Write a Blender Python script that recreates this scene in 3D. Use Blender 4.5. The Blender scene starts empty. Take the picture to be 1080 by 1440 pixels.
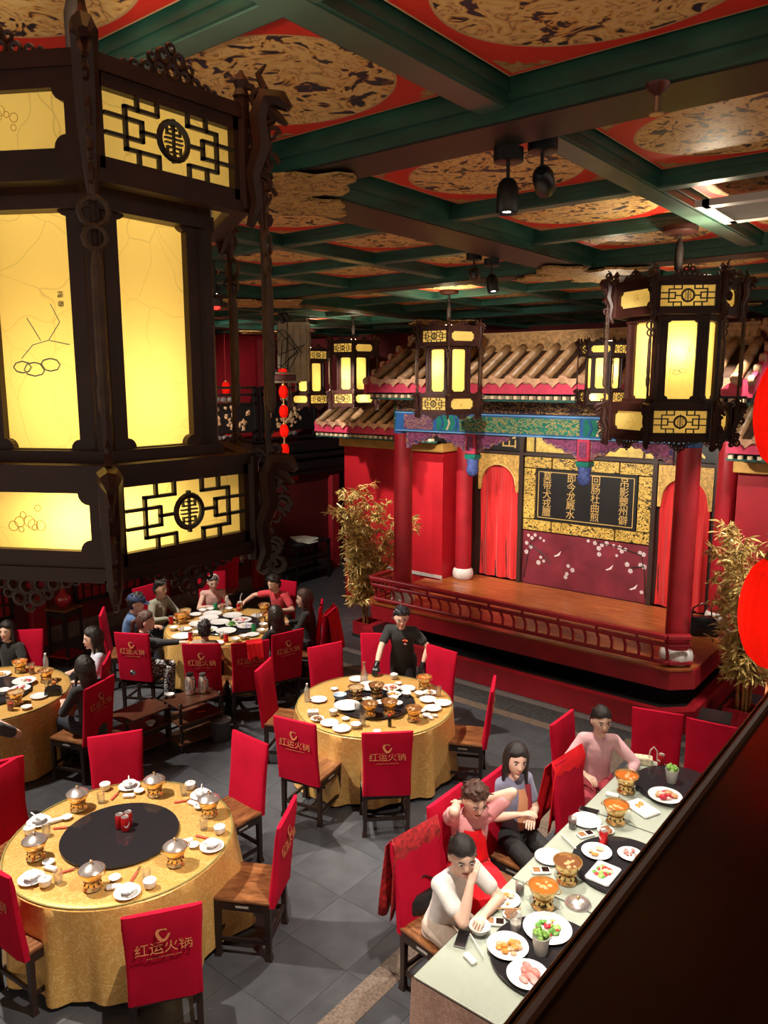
import bpy, bmesh, math, random
from mathutils import Vector, Matrix, Euler
random.seed(7)
PI = math.pi
R = math.radians
sc = bpy.context.scene
COL = sc.collection

# ---------------------------------------------------------------- camera
H = 4.30                      # eye height: guest standing on the upper gallery
FPX = 1088.0                  # focal length in pixels of a 1080x1440 frame
YAW = R(38.7)
PITCH = math.atan(182 / FPX)
cd = bpy.data.cameras.new('camera'); cam = bpy.data.objects.new('camera', cd); COL.objects.link(cam)
cd.sensor_width = 36; cd.lens = FPX / 1440 * 36; cd.clip_start = 0.02; cd.clip_end = 100
cam.location = (0, 0, H); cam.rotation_euler = (PI / 2 - PITCH, 0, YAW)
sc.camera = cam

# ---------------------------------------------------------------- world and exposure
w = bpy.data.worlds.new('dim_room'); sc.world = w; w.use_nodes = True
w.node_tree.nodes['Background'].inputs[0].default_value = (1.0, 0.80, 0.62, 1)
w.node_tree.nodes['Background'].inputs[1].default_value = 0.7
sc.view_settings.view_transform = 'Standard'; sc.view_settings.look = 'None'
sc.view_settings.gamma = 1; sc.view_settings.use_curve_mapping = False
sc.view_settings.exposure = 0.0
cy = sc.cycles
cy.use_denoising = True
cy.max_bounces = 6; cy.diffuse_bounces = 3; cy.glossy_bounces = 3; cy.transmission_bounces = 6; cy.transparent_max_bounces = 8
cy.caustics_reflective = False; cy.caustics_refractive = False
cy.sample_clamp_indirect = 4.0

# ---------------------------------------------------------------- ceiling spotlights: (fixture x, y), [(target), watts, cone]
SPOTCOL = (1.0, 0.90, 0.76)
SPOT_GAIN = 2.6               # all ceiling spots share one dimmer
FIX = [
    ((-1.78, 3.22), [((-1.80, 3.05, .8), 430, 92), ((-4.6, 11.9, 2.0), 260, 30)], 40),
    ((-3.55, 5.75), [((-5.2, 9.0, 4.1), 190, 46), ((-2.6, 5.6, .8), 300, 56)], 20),
    ((-6.55, 2.05), [((-5.1, 3.15, .8), 620, 54), ((-4.3, 3.0, .0), 60, 74)], 75),
    ((-6.40, 5.30), [((-5.15, 6.35, .8), 620, 52), ((-6.2, 11.9, 1.8), 200, 40)], 50),
    ((-9.70, 5.60), [((-8.7, 7.2, .8), 460, 58), ((-12.0, 11.6, 3.65), 420, 40)], 20),
    ((-9.60, 2.60), [((-8.7, 3.9, .8), 460, 58), ((-7.3, 4.8, .4), 160, 56)], 30),
    ((-2.29, 8.72), [((-2.6, 6.8, .8), 200, 60), ((-3.6, 9.2, .8), 120, 70)], 10),
    ((-8.60, 8.30), [((-8.8, 11.2, 1.7), 230, 62), ((-7.9, 11.3, 2.2), 110, 44)], -20),
    ((-1.10, 8.30), [((-2.0, 11.2, 2.0), 150, 62), ((-2.3, 10.3, 1.8), 150, 44)], 15),
]
CEIL_Z = 5.45                 # painted panel level
BEAM_Z = 5.33                 # underside of the main beams

# ---------------------------------------------------------------- helpers
def at(px, py, z):
    """point of the horizontal plane z under a reference pixel"""
    cp, sp, cyw, syw = math.cos(PITCH), math.sin(PITCH), math.cos(YAW), math.sin(YAW)
    f = Vector((-syw * cp, cyw * cp, -sp)); r = Vector((cyw, syw, 0)); u = r.cross(f)
    d = f + r * ((px - 540) / FPX) - u * ((py - 720) / FPX)
    t = (z - H) / d.z
    return Vector((0, 0, H)) + d * t

class MB:
    """collects shapes and links them as one mesh object"""
    def __init__(s): s.v = []; s.f = []; s.m = []; s.cur = 0
    def add(s, vs, fs, mtx=None):
        n = len(s.v)
        for p in vs: s.v.append(tuple(mtx @ Vector(p)) if mtx is not None else tuple(p))
        for q in fs: s.f.append(tuple(i + n for i in q)); s.m.append(s.cur)
        return s
    def box(s, c, d, rot=None, bev=0):
        x, y, z = d[0] / 2, d[1] / 2, d[2] / 2
        if bev:
            return s.rbox(c, d, bev, rot)
        vs = [(-x, -y, -z), (x, -y, -z), (x, y, -z), (-x, y, -z), (-x, -y, z), (x, -y, z), (x, y, z), (-x, y, z)]
        fs = [(3, 2, 1, 0), (4, 5, 6, 7), (0, 1, 5, 4), (1, 2, 6, 5), (2, 3, 7, 6), (3, 0, 4, 7)]
        m = Matrix.Translation(c)
        if rot is not None: m = m @ Euler(rot).to_matrix().to_4x4()
        return s.add(vs, fs, m)
    def rbox(s, c, d, b, rot=None):
        x, y, z = d[0] / 2, d[1] / 2, d[2] / 2
        def ring(ix, iy, zz): 
            X, Y = x - ix, y - iy
            return [(-X + b, -Y, zz), (X - b, -Y, zz), (X, -Y + b, zz), (X, Y - b, zz), (X - b, Y, zz), (-X + b, Y, zz), (-X, Y - b, zz), (-X, -Y + b, zz)]
        vs = ring(b * .6, b * .6, -z) + ring(0, 0, -z + b) + ring(0, 0, z - b) + ring(b * .6, b * .6, z)
        fs = [tuple(range(7, -1, -1)), tuple(range(24, 32))]
        for k in range(3):
            for i in range(8):
                j = (i + 1) % 8
                fs.append((k * 8 + i, k * 8 + j, k * 8 + 8 + j, k * 8 + 8 + i))
        m = Matrix.Translation(c)
        if rot is not None: m = m @ Euler(rot).to_matrix().to_4x4()
        return s.add(vs, fs, m)
    def lathe(s, prof, n=16, c=(0, 0, 0), mtx=None, a0=0, a1=2 * PI, cap=True):
        full = abs(a1 - a0 - 2 * PI) < 1e-6
        k = n if full else n + 1
        vs = []
        for (r, z) in prof:
            for i in range(k):
                a = a0 + (a1 - a0) * i / n
                vs.append((c[0] + r * math.cos(a), c[1] + r * math.sin(a), c[2] + z))
        fs = []
        for j in range(len(prof) - 1):
            for i in range(n):
                i2 = (i + 1) % k
                fs.append((j * k + i, j * k + i2, (j + 1) * k + i2, (j + 1) * k + i))
        if full and cap:
            if prof[0][0] > 1e-6: fs.append(tuple(range(k - 1, -1, -1)))
            if prof[-1][0] > 1e-6: fs.append(tuple(range((len(prof) - 1) * k, len(prof) * k)))
        return s.add(vs, fs, mtx)
    def cyl(s, p0, p1, r0, r1=None, n=10):
        r1 = r0 if r1 is None else r1
        p0 = Vector(p0); p1 = Vector(p1); d = p1 - p0
        q = d.to_track_quat('Z', 'Y').to_matrix().to_4x4()
        return s.lathe([(r0, 0), (r1, d.length)], n, mtx=Matrix.Translation(p0) @ q)
    def tube(s, pts, r, n=6, closed=False):
        pts = [Vector(p) for p in pts]; N = len(pts)
        rs = r if isinstance(r, (list, tuple)) else [r] * N
        vs = []; up = None
        for i, p in enumerate(pts):
            a = pts[(i - 1) % N] if (closed or i > 0) else p
            b = pts[(i + 1) % N] if (closed or i < N - 1) else p
            t = (b - a).normalized()
            if up is None:
                up = Vector((0, 0, 1)) if abs(t.z) < .9 else Vector((1, 0, 0))
            x = t.cross(up)
            if x.length < 1e-5: x = t.orthogonal()
            x.normalize(); up = x.cross(t).normalized()
            for k in range(n):
                an = 2 * PI * k / n
                vs.append(p + x * (rs[i] * math.cos(an)) + up * (rs[i] * math.sin(an)))
        fs = []
        for i in range(N if closed else N - 1):
            j = (i + 1) % N
            for k in range(n):
                k2 = (k + 1) % n
                fs.append((i * n + k, i * n + k2, j * n + k2, j * n + k))
        if not closed:
            fs.append(tuple(range(n - 1, -1, -1))); fs.append(tuple(range((N - 1) * n, N * n)))
        return s.add(vs, fs)
    def prism(s, poly, depth, mtx=None):
        """poly in xy, extruded from z=0 to z=depth"""
        n = len(poly)
        vs = [(x, y, 0) for x, y in poly] + [(x, y, depth) for x, y in poly]
        fs = [tuple(range(n - 1, -1, -1)), tuple(range(n, 2 * n))] + [(i, (i + 1) % n, n + (i + 1) % n, n + i) for i in range(n)]
        return s.add(vs, fs, mtx)
    def ell(s, c, r, n=12, m=8, mtx=None):
        vs = []; fs = []
        for j in range(m + 1):
            t = PI * j / m
            for i in range(n):
                a = 2 * PI * i / n
                vs.append((c[0] + r[0] * math.sin(t) * math.cos(a), c[1] + r[1] * math.sin(t) * math.sin(a), c[2] - r[2] * math.cos(t)))
        for j in range(m):
            for i in range(n):
                fs.append((j * n + i, j * n + (i + 1) % n, (j + 1) * n + (i + 1) % n, (j + 1) * n + i))
        return s.add(vs, fs, mtx)
    def loft(s, rings, cap=True):
        n = len(rings[0]); vs = [p for r in rings for p in r]; fs = []
        for j in range(len(rings) - 1):
            for i in range(n):
                fs.append((j * n + i, j * n + (i + 1) % n, (j + 1) * n + (i + 1) % n, (j + 1) * n + i))
        if cap:
            fs.append(tuple(range(n - 1, -1, -1))); fs.append(tuple(range((len(rings) - 1) * n, len(rings) * n)))
        return s.add(vs, fs)
    def capsule(s, p0, p1, r0, r1, n=12):
        p0 = Vector(p0); p1 = Vector(p1); d = p1 - p0; L = max(d.length, 1e-4)
        q = d.to_track_quat('Z', 'Y').to_matrix().to_4x4()
        prof = [(r0 * math.sin(t), -r0 * math.cos(t)) for t in [PI / 2 * k / 4 for k in range(5)]]
        prof += [(r1 * math.cos(t), L + r1 * math.sin(t)) for t in [PI / 2 * k / 4 for k in range(5)]]
        prof[0] = (1e-4, prof[0][1]); prof[-1] = (1e-4, prof[-1][1])
        return s.lathe(prof, n, mtx=Matrix.Translation(p0) @ q)
    def mesh(s, name, smooth=False):
        me = bpy.data.meshes.new(name); me.from_pydata(s.v, [], s.f); me.update()
        if any(s.m): me.polygons.foreach_set('material_index', s.m)
        if smooth: me.polygons.foreach_set('use_smooth', [True] * len(me.polygons))
        return me
    def build(s, name, mat, parent=None, smooth=False, loc=None, rot=None):
        return link(name, s.mesh(name, smooth), mat, parent, loc, rot, smooth)

def link(name, me, mat=None, parent=None, loc=None, rot=None, smooth=False):
    o = bpy.data.objects.new(name, me); COL.objects.link(o)
    if mat is not None and len(me.materials) == 0:
        for m in (mat if isinstance(mat, (list, tuple)) else [mat]): me.materials.append(m)
    if parent is not None: o.parent = parent
    if loc is not None: o.location = loc
    if rot is not None: o.rotation_euler = rot
    if smooth and len(me.polygons) < 60000:
        try: me.set_sharp_from_angle(angle=R(42))
        except Exception: pass
    return o

def tag(o, label=None, cat=None, group=None, kind=None):
    if label: o['label'] = label
    if cat: o['category'] = cat
    if group: o['group'] = group
    if kind: o['kind'] = kind
    return o

def thing(name, label, cat, loc=(0, 0, 0), rz=0, group=None):
    o = bpy.data.objects.new(name, None); COL.objects.link(o); o.empty_display_size = .1
    o.location = loc; o.rotation_euler = (0, 0, rz)
    return tag(o, label, cat, group)

def copy_tree(o, parent=None):
    c = o.copy(); COL.objects.link(c); c.parent = parent
    for ch in list(o.children): copy_tree(ch, c)
    return c

USED = set()
def place(proto, loc, rz=0, label=None, group=None, tilt=None, scale=None):
    """first use moves the prototype itself, later uses copy it"""
    if proto.name in USED: o = copy_tree(proto)
    else: USED.add(proto.name); o = proto
    o.location = loc; o.rotation_euler = (tilt[0] if tilt else 0, tilt[1] if tilt else 0, rz)
    if scale: o.scale = (scale, scale, scale) if not isinstance(scale, tuple) else scale
    if label: o['label'] = label
    if group: o['group'] = group
    elif 'group' in o: del o['group']
    return o

# ---------------------------------------------------------------- materials
MATS = {}
def newmat(name):
    m = bpy.data.materials.new(name); m.use_nodes = True
    nt = m.node_tree; b = nt.nodes['Principled BSDF']
    MATS[name] = m
    return m, nt, b
def N(nt, t, **kw):
    n = nt.nodes.new(t)
    for k, v in kw.items():
        if k.startswith('i_'):
            key = k[2:]; key = int(key) if key.isdigit() else key.replace('_', ' ')
            n.inputs[key].default_value = v
        else: setattr(n, k, v)
    return n
def ramp(nt, fac, stops, interp='LINEAR'):
    r = nt.nodes.new('ShaderNodeValToRGB'); r.color_ramp.interpolation = interp
    e = r.color_ramp.elements
    while len(e) < len(stops): e.new(0.5)
    for k, (p, c) in enumerate(stops): e[k].position = p; e[k].color = (*c, 1) if len(c) == 3 else c
    nt.links.new(fac, r.inputs[0]); return r.outputs[0]
def mixc(nt, fac, a, b):
    n = nt.nodes.new('ShaderNodeMix'); n.data_type = 'RGBA'
    for s, v in ((0, fac), (6, a), (7, b)):
        if hasattr(v, 'is_linked'): nt.links.new(v, n.inputs[s])
        else: n.inputs[s].default_value = v if s == 0 else (*v, 1)
    return n.outputs[2]
def mth(nt, op, a, b=0.0, c=None):
    n = nt.nodes.new('ShaderNodeMath'); n.operation = op
    for k, v in enumerate((a, b) if c is None else (a, b, c)):
        if hasattr(v, 'is_linked'): nt.links.new(v, n.inputs[k])
        else: n.inputs[k].default_value = v
    return n.outputs[0]
def coords(nt, scale=(1, 1, 1)):
    tc = nt.nodes.new('ShaderNodeTexCoord'); mp = nt.nodes.new('ShaderNodeMapping'); mp.inputs['Scale'].default_value = scale
    nt.links.new(tc.outputs['Object'], mp.inputs[0]); return mp.outputs[0]
def noise(nt, vec, scale, detail=3, dist=0, rough=.5):
    n = N(nt, 'ShaderNodeTexNoise', i_Scale=scale, i_Detail=detail, i_Distortion=dist, i_Roughness=rough)
    nt.links.new(vec, n.inputs['Vector']); return n.outputs['Fac']
def bump(nt, b, h, strength=.3, dist=.01):
    n = N(nt, 'ShaderNodeBump', i_Strength=strength, i_Distance=dist)
    nt.links.new(h, n.inputs['Height']); nt.links.new(n.outputs[0], b.inputs['Normal'])

def M(name, col, rough=.5, metal=0, var=0, scale=8, bmp=0, bscale=40, coat=0, emit=None, stretch=(1, 1, 1), spec=.5, sheen=0, trans=0, alpha=1):
    if name in MATS: return MATS[name]
    m, nt, b = newmat(name)
    b.inputs['Base Color'].default_value = (*col, 1); b.inputs['Roughness'].default_value = rough
    b.inputs['Metallic'].default_value = metal; b.inputs['Coat Weight'].default_value = coat
    b.inputs['Specular IOR Level'].default_value = spec; b.inputs['Sheen Weight'].default_value = sheen
    b.inputs['Transmission Weight'].default_value = trans; b.inputs['Alpha'].default_value = alpha
    if var or bmp: v = coords(nt, stretch)
    if var:
        f = noise(nt, v, scale, 4, .4)
        lo = tuple(max(0, c * (1 - var)) for c in col); hi = tuple(min(1, c * (1 + var)) for c in col)
        nt.links.new(ramp(nt, f, [(.3, lo), (.7, hi)]), b.inputs['Base Color'])
    if bmp:
        bump(nt, b, noise(nt, v, bscale, 3, .3), bmp, .01)
    if emit:
        b.inputs['Emission Color'].default_value = (*emit[:3], 1); b.inputs['Emission Strength'].default_value = emit[3]
    return m

red_cloth = M('red_cloth', (.43, .004, .026), .85, var=.18, scale=3, bmp=.12, bscale=9, spec=.12)
red_jacket = M('bright_red_cloth', (.72, .012, .02), .8, var=.2, scale=6, bmp=.3, bscale=14, spec=.15)
dark_wood = M('dark_wood', (.020, .010, .008), .38, var=.4, scale=6, stretch=(1, 1, .2), bmp=.1, bscale=20, spec=.4)
black_wood = M('black_wood', (.012, .010, .011), .35, var=.3, scale=8, spec=.5)
lantern_wood = M('lantern_wood', (.032, .009, .006), .42, var=.35, scale=7, bmp=.1, bscale=25, spec=.3)
brass = M('brass', (.88, .58, .24), .24, metal=.9, var=.12, scale=12)
steel = M('steel', (.78, .72, .70), .22, metal=.82, var=.08, scale=15)
porcelain = M('porcelain', (.80, .79, .80), .25, var=.03, scale=10, coat=.3)
black_glass = M('black_glass', (.020, .018, .021), .12, spec=.45)
glass = M('clear_glass', (.95, .97, .97), .04, trans=.92, spec=.5, alpha=.55)
skin = M('skin', (.62, .36, .25), .5, var=.08, scale=9, spec=.35)
skin_pale = M('skin_pale', (.72, .46, .36), .5, var=.06, scale=9, spec=.35)
hair_black = M('hair_black', (.012, .009, .009), .42, var=.5, scale=30, stretch=(6, 6, 1), bmp=.5, bscale=60)
hair_brown = M('hair_brown', (.055, .020, .013), .42, var=.5, scale=30, stretch=(6, 6, 1), bmp=.5, bscale=60)
stage_red = M('stage_red', (.36, .012, .022), .42, var=.15, scale=4, bmp=.05, bscale=30)
wall_red = M('wall_red', (.33, .008, .018), .6, var=.2, scale=2, bmp=.05, bscale=25)
wall_deep = M('wall_deep_red', (.10, .006, .008), .6, var=.25, scale=2)
gold_trim = M('gold_trim', (.62, .36, .09), .4, var=.25, scale=20, bmp=.3, bscale=60, metal=.25)
green_paint = M('green_paint', (.022, .085, .060), .38, var=.45, scale=3, stretch=(1, 1, 3), spec=.45)
green_light = M('green_paint_sheen', (.07, .13, .095), .3, var=.35, scale=2.5, spec=.5)  # lighter base colour carries the sheen of the coffer bar undersides
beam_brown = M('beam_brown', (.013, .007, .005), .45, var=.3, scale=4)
gold_leaf = M('gold_leaf', (.55, .33, .10), .33, metal=.75, var=.3, scale=30)
white_stone = M('white_stone', (.70, .66, .64), .55, var=.18, scale=18, bmp=.3, bscale=30)
# ---------------------------------------------------------------- special materials
def floor_mat():
    m, nt, b = newmat('floor_tile_grey')
    v = coords(nt); f = noise(nt, v, 5, 5, .3); info = N(nt, 'ShaderNodeObjectInfo')
    c = ramp(nt, f, [(.3, (.040, .042, .049)), (.7, (.062, .064, .074))])
    k = mth(nt, 'MULTIPLY_ADD', info.outputs['Random'], .25, .88)
    n = nt.nodes.new('ShaderNodeMix'); n.data_type = 'RGBA'; n.blend_type = 'MULTIPLY'; n.inputs[0].default_value = 1
    nt.links.new(c, n.inputs[6]); nt.links.new(k, n.inputs[7]); nt.links.new(n.outputs[2], b.inputs['Base Color'])
    b.inputs['Roughness'].default_value = .42; b.inputs['Specular IOR Level'].default_value = .35
    return m
FLOOR_TILE = floor_mat()
grout = M('grout', (.022, .022, .025), .8)
granite = M('border_granite', (.13, .092, .07), .55, var=.45, scale=45)
granite_grey = M('border_granite_grey', (.13, .12, .115), .55, var=.4, scale=40)
gravel = M('dark_pebble_paving', (.035, .036, .038), .6, var=.6, scale=22, bmp=.5, bscale=30)

def painting_mat(hx, hy):
    """gold scroll-cloud disc on red with corner sprays, painted on a ceiling panel"""
    m, nt, b = newmat('ceiling_painting')
    tc = nt.nodes.new('ShaderNodeTexCoord'); sp = nt.nodes.new('ShaderNodeSeparateXYZ'); nt.links.new(tc.outputs['Object'], sp.inputs[0])
    x = mth(nt, 'DIVIDE', sp.outputs[0], hx); y = mth(nt, 'DIVIDE', sp.outputs[1], hy)
    ax = mth(nt, 'ABSOLUTE', x); ay = mth(nt, 'ABSOLUTE', y)
    rr = mth(nt, 'SQRT', mth(nt, 'ADD', mth(nt, 'MULTIPLY', x, x), mth(nt, 'MULTIPLY', y, y)))
    sq = mth(nt, 'MAXIMUM', ax, ay)
    info = N(nt, 'ShaderNodeObjectInfo')
    nz = N(nt, 'ShaderNodeTexNoise', noise_dimensions='4D', i_Scale=6.5, i_Detail=2.5, i_Distortion=2.2, i_Roughness=.55)
    nt.links.new(tc.outputs['Object'], nz.inputs['Vector']); nt.links.new(mth(nt, 'MULTIPLY', info.outputs['Random'], 30), nz.inputs['W'])
    gold = ramp(nt, nz.outputs['Fac'], [(0, (.016, .014, .03)), (.405, (.022, .016, .038)), (.418, (.28, .09, .03)), (.445, (.86, .45, .11)), (.52, (.97, .68, .27)), (.585, (.85, .44, .14)), (.60, (.30, .10, .03)), (.615, (.86, .50, .17)), (.68, (.92, .62, .26))])
    nz2 = noise(nt, tc.outputs['Object'], 16, 2, 1.5)
    spray = ramp(nt, nz2, [(.40, (.35, .13, .04)), (.55, (.58, .36, .12))])
    red = (.85, .030, .014)
    # corners: inside square where |x|+|y| large
    cs = mth(nt, 'ADD', ax, ay)
    wob = mth(nt, 'MULTIPLY_ADD', nz2, .35, -.17)
    corner = mth(nt, 'GREATER_THAN', mth(nt, 'ADD', cs, wob), 1.62)
    c = mixc(nt, corner, red, spray)
    ring = mth(nt, 'LESS_THAN', rr, .90)
    c = mixc(nt, ring, c, (.72, .42, .18))
    disc = mth(nt, 'LESS_THAN', rr, .88)
    c = mixc(nt, disc, c, gold)
    e1 = mth(nt, 'GREATER_THAN', sq, .955); c = mixc(nt, e1, c, red)
    e2 = mth(nt, 'GREATER_THAN', sq, .985); c = mixc(nt, e2, c, (.70, .45, .22))
    nt.links.new(c, b.inputs['Base Color']); b.inputs['Roughness'].default_value = .45
    return m

def brocade(name, base, hi, metal=.35, rough=.36, scale=9):
    m, nt, b = newmat(name)
    v = coords(nt); f = noise(nt, v, scale, 2, 3.0)
    band = mth(nt, 'ABSOLUTE', mth(nt, 'SUBTRACT', f, .5))
    line = ramp(nt, band, [(.015, hi), (.045, base)])
    nt.links.new(line, b.inputs['Base Color']); b.inputs['Metallic'].default_value = metal; b.inputs['Roughness'].default_value = rough
    bump(nt, b, band, .25, .01)
    return m
gold_cloth = brocade('gold_brocade', (.66, .37, .10), (.78, .52, .20), .25)
pink_satin = brocade('pink_satin', (.50, .30, .24), (.62, .42, .35), .15, .4)
pale_brocade = brocade('pale_brocade', (.68, .72, .63), (.77, .80, .72), .0, .30, 14)

def wood_mat(name, a, bcol, rough=.3, scale=2.5, stretch=(1, 12, 1)):
    m, nt, b = newmat(name)
    v = coords(nt, stretch); f = noise(nt, v, scale, 5, .6)
    nt.links.new(ramp(nt, f, [(.3, a), (.7, bcol)]), b.inputs['Base Color']); b.inputs['Roughness'].default_value = rough
    bump(nt, b, f, .08, .005)
    return m
seat_wood = wood_mat('seat_wood', (.09, .028, .010), (.30, .125, .045), .35, 3, (10, 2, 1))
stage_wood = wood_mat('stage_floor_wood', (.27, .065, .018), (.44, .130, .035), .26, 2, (1.5, 12, 1))
rail_wood = M('gallery_rail_wood', (.016, .005, .004), .22, var=.3, scale=6, spec=.5)

def painted_beam(name, a, b2, g):
    m, nt, b = newmat(name)
    v = coords(nt, (1, 1, 1.6)); f = noise(nt, v, 10, 2.5, 2.4)
    nt.links.new(ramp(nt, f, [(.40, a), (.46, b2), (.515, b2), (.535, g), (.60, g), (.63, a)]), b.inputs['Base Color'])
    b.inputs['Roughness'].default_value = .45
    return m
beam_green = painted_beam('beam_green_dragons', (.012, .16, .11), (.02, .26, .18), (.52, .36, .12))
beam_purple = painted_beam('bracket_scrolls', (.06, .05, .20), (.20, .06, .16), (.50, .26, .16))
frieze_dark = painted_beam('frieze_scrolls', (.015, .008, .012), (.05, .015, .03), (.45, .27, .10))
lattice_gold = painted_beam('gold_openwork', (.02, .012, .006), (.60, .38, .07), (.74, .50, .12))
ridge_carve = M('ridge_carving', (.42, .24, .10), .45, var=.5, scale=22, bmp=1.0, bscale=22)
blue_paint = M('blue_paint', (.03, .13, .42), .45, var=.2, scale=8)
teal_paint = M('teal_paint', (.01, .25, .19), .45, var=.3, scale=10)
pink_paint = M('pink_paint', (.62, .05, .115), .5, var=.15, scale=10)
cream_paint = M('cream_paint', (.75, .60, .40), .5)
tile_mat = M('glazed_tile', (.38, .215, .10), .35, var=.4, scale=9, bmp=.15, bscale=20)
tile_end = M('glazed_tile_end', (.62, .36, .22), .38, var=.25, scale=30, bmp=.5, bscale=40)
sign_black = M('sign_black', (.012, .012, .013), .4)
gold_letters = M('gold_letters', (.72, .48, .16), .4, metal=.3)
curtain_red = M('curtain_red', (.62, .012, .014), .6, var=.2, scale=4, stretch=(6, 6, .4), sheen=.3)
maroon = M('mural_maroon', (.17, .018, .032), .5, var=.3, scale=3)
gold_panel = M('gold_panel', (.62, .43, .09), .45, var=.3, scale=14, bmp=.4, bscale=30)
arch_gold = M('arch_gold_carving', (.58, .35, .09), .42, var=.4, scale=26, bmp=.9, bscale=32)
blossom = M('blossom_white', (.78, .66, .66), .6)
ink = M('painted_branch', (.03, .012, .012), .6)

# ---------------------------------------------------------------- floor
X0, X1, Y0, Y1 = -13.6, 2.6, -2.8, 13.6
fl = MB().box(((X0 + X1) / 2, (Y0 + Y1) / 2, -.06), (X1 - X0, Y1 - Y0, .1)).build('floor', grout)
tag(fl, kind='structure')
TS = .60
tm = MB().box((0, 0, -.008), (TS - .0025, TS - .0025, .016)).mesh('floor_tile'); tm.materials.append(FLOOR_TILE)
def visible(x, y, z=0, mar=30):
    p = Vector((x, y, z)) - Vector((0, 0, H)); m = cam.rotation_euler.to_matrix().transposed() @ p
    if m.z > -.3: return False
    px = 540 + FPX * m.x / -m.z; py = 720 - FPX * m.y / -m.z
    return -mar < px < 1080 + mar and -mar < py < 1440 + mar
cells = []
nx = int((X1 - X0) / TS); ny = int((Y1 - Y0) / TS)
for i in range(nx):
    for j in range(ny):
        cells.append((X0 + (i + .5) * TS, Y0 + (j + .5) * TS))
vis = sorted([c for c in cells if visible(*c) and c[1] < 9.2], key=lambda c: c[0] ** 2 + c[1] ** 2)
big = set(vis[:300])
for c in vis[:300]:
    link('floor_tile', tm, None, fl, (c[0], c[1], 0))
rest = MB()
for c in cells:
    if c not in big: rest.box((c[0], c[1], -.008), (TS - .004, TS - .004, .016))
tag(rest.build('floor_tile_field', FLOOR_TILE, fl), kind='stuff')
# stone borders laid in the floor
for k in range(13):
    MB().box((-3.14, -1.6 + k * .8 + .4, .0), (.20, .795, .006)).build('border_stone', granite, fl)
for k in range(12):
    MB().box((-11.6 + k * .9 + .45, 8.50, .0), (.895, .15, .006)).build('border_stone', granite, fl)
    MB().box((-11.6 + k * .9 + .45, 9.06, .0), (.895, .13, .006)).build('border_stone', granite_grey, fl)
MB().box((-6.6, 8.78, .0), (10.8, .42, .004)).build('pebble_paving', gravel, fl)

# ---------------------------------------------------------------- room shell
def wall(name, c, d, mat, kind='structure'):
    return tag(MB().box(c, d).build(name, mat), kind=kind)
wall('wall_back', (-5.5, 13.68, 2.8), (16.4, .16, 5.6), wall_deep)
wl = wall('wall_left', (-13.68, 5.4, 2.8), (.16, 16.4, 5.6), wall_red)
# gallery slab the guest stands on, and its handrail
tag(MB().box((1.25, 5.4, 2.72), (2.7, 16.3, .2)).build('floor_gallery', dark_wood), kind='structure')
hr = thing('gallery_handrail', 'broad dark wooden handrail along the upper gallery', 'handrail', (0, 0, 2.82))
MB().rbox((.042, 3.2, 1.12), (.40, 11.0, .12), .012).build('top_rail', rail_wood, hr)
MB().rbox((-.150, 3.2, 1.182), (.008, 11.0, .014), .003).build('edge_bead', M('bead_brown', (.10, .04, .02), .3), hr)
MB().box((.03, 3.2, .2), (.10, 11.0, .1)).build('bottom_rail', rail_wood, hr)
for k in range(8):
    MB().box((.03, -2.0 + k * 1.5, .55), (.12, .12, 1.1)).build('post', rail_wood, hr)
for k in range(7):
    MB().box((.03, -1.25 + k * 1.5, .64), (.04, 1.38, .78)).build('infill_panel', dark_wood, hr)

# ---------------------------------------------------------------- coffered ceiling
h = 1.15
ce = MB().box(((X0 + X1) / 2, (Y0 + Y1) / 2, CEIL_Z + .08), (X1 - X0, Y1 - Y0, .12)).build('ceiling', green_paint)
tag(ce, kind='structure')
PW, PD = 1.0 * h, .88 * h
pm = MB().box((0, 0, .01), (PW - .04, PD - .04, .02)).mesh('painted_panel'); pm.materials.append(painting_mat((PW - .04) / 2, (PD - .04) / 2))
lefts = [(-2.57 - 3.73 * k + s) * h for k in range(-2, 4) for s in (0, 1.15, 2.30)]
fars = [(2.43 + 3.45 * k - s) * h for k in range(-2, 4) for s in (0, 1.0, 2.0)]
lefts = [x for x in lefts if X0 + .05 < x and x + PW < X1 - .05]
fars = [y for y in fars if y < Y1 - .05 and y - PD > Y0 + .05]
for x in lefts:
    for y in fars:
        link('painted_panel', pm, None, ce, (x + PW / 2, y - PD / 2, CEIL_Z - .003))
BARS = []
def ceil_at(x, y):
    z = CEIL_Z - .003
    for x0, x1, y0, y1, zz in BARS:
        if x0 <= x <= x1 and y0 <= y <= y1: z = min(z, zz)
    return z
def beam(c, d, major):
    BARS.append((c[0] - d[0] / 2, c[0] + d[0] / 2, c[1] - d[1] / 2, c[1] + d[1] / 2, CEIL_Z + .02 - d[2] - .007))
    b = MB(); zt = CEIL_Z + .02; drop = d[2]
    ax = 0 if d[0] > d[1] else 1
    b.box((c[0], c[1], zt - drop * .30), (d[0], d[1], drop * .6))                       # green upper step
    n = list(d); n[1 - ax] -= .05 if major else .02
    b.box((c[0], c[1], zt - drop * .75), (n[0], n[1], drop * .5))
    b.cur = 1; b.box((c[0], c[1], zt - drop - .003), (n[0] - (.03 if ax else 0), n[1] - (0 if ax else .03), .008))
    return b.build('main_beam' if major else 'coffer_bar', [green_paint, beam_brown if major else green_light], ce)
mx = [(-2.83 - 3.73 * k) * h for k in range(-1, 3)]; my = [(2.61 + 3.45 * k) * h for k in range(-1, 3)]
mx = [x for x in mx if X0 < x < X1]; my = [y for y in my if Y0 < y < Y1]
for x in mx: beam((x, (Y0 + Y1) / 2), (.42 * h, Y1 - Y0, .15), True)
for y in my: beam(((X0 + X1) / 2, y), (X1 - X0, .32 * h, .148), True)
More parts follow.
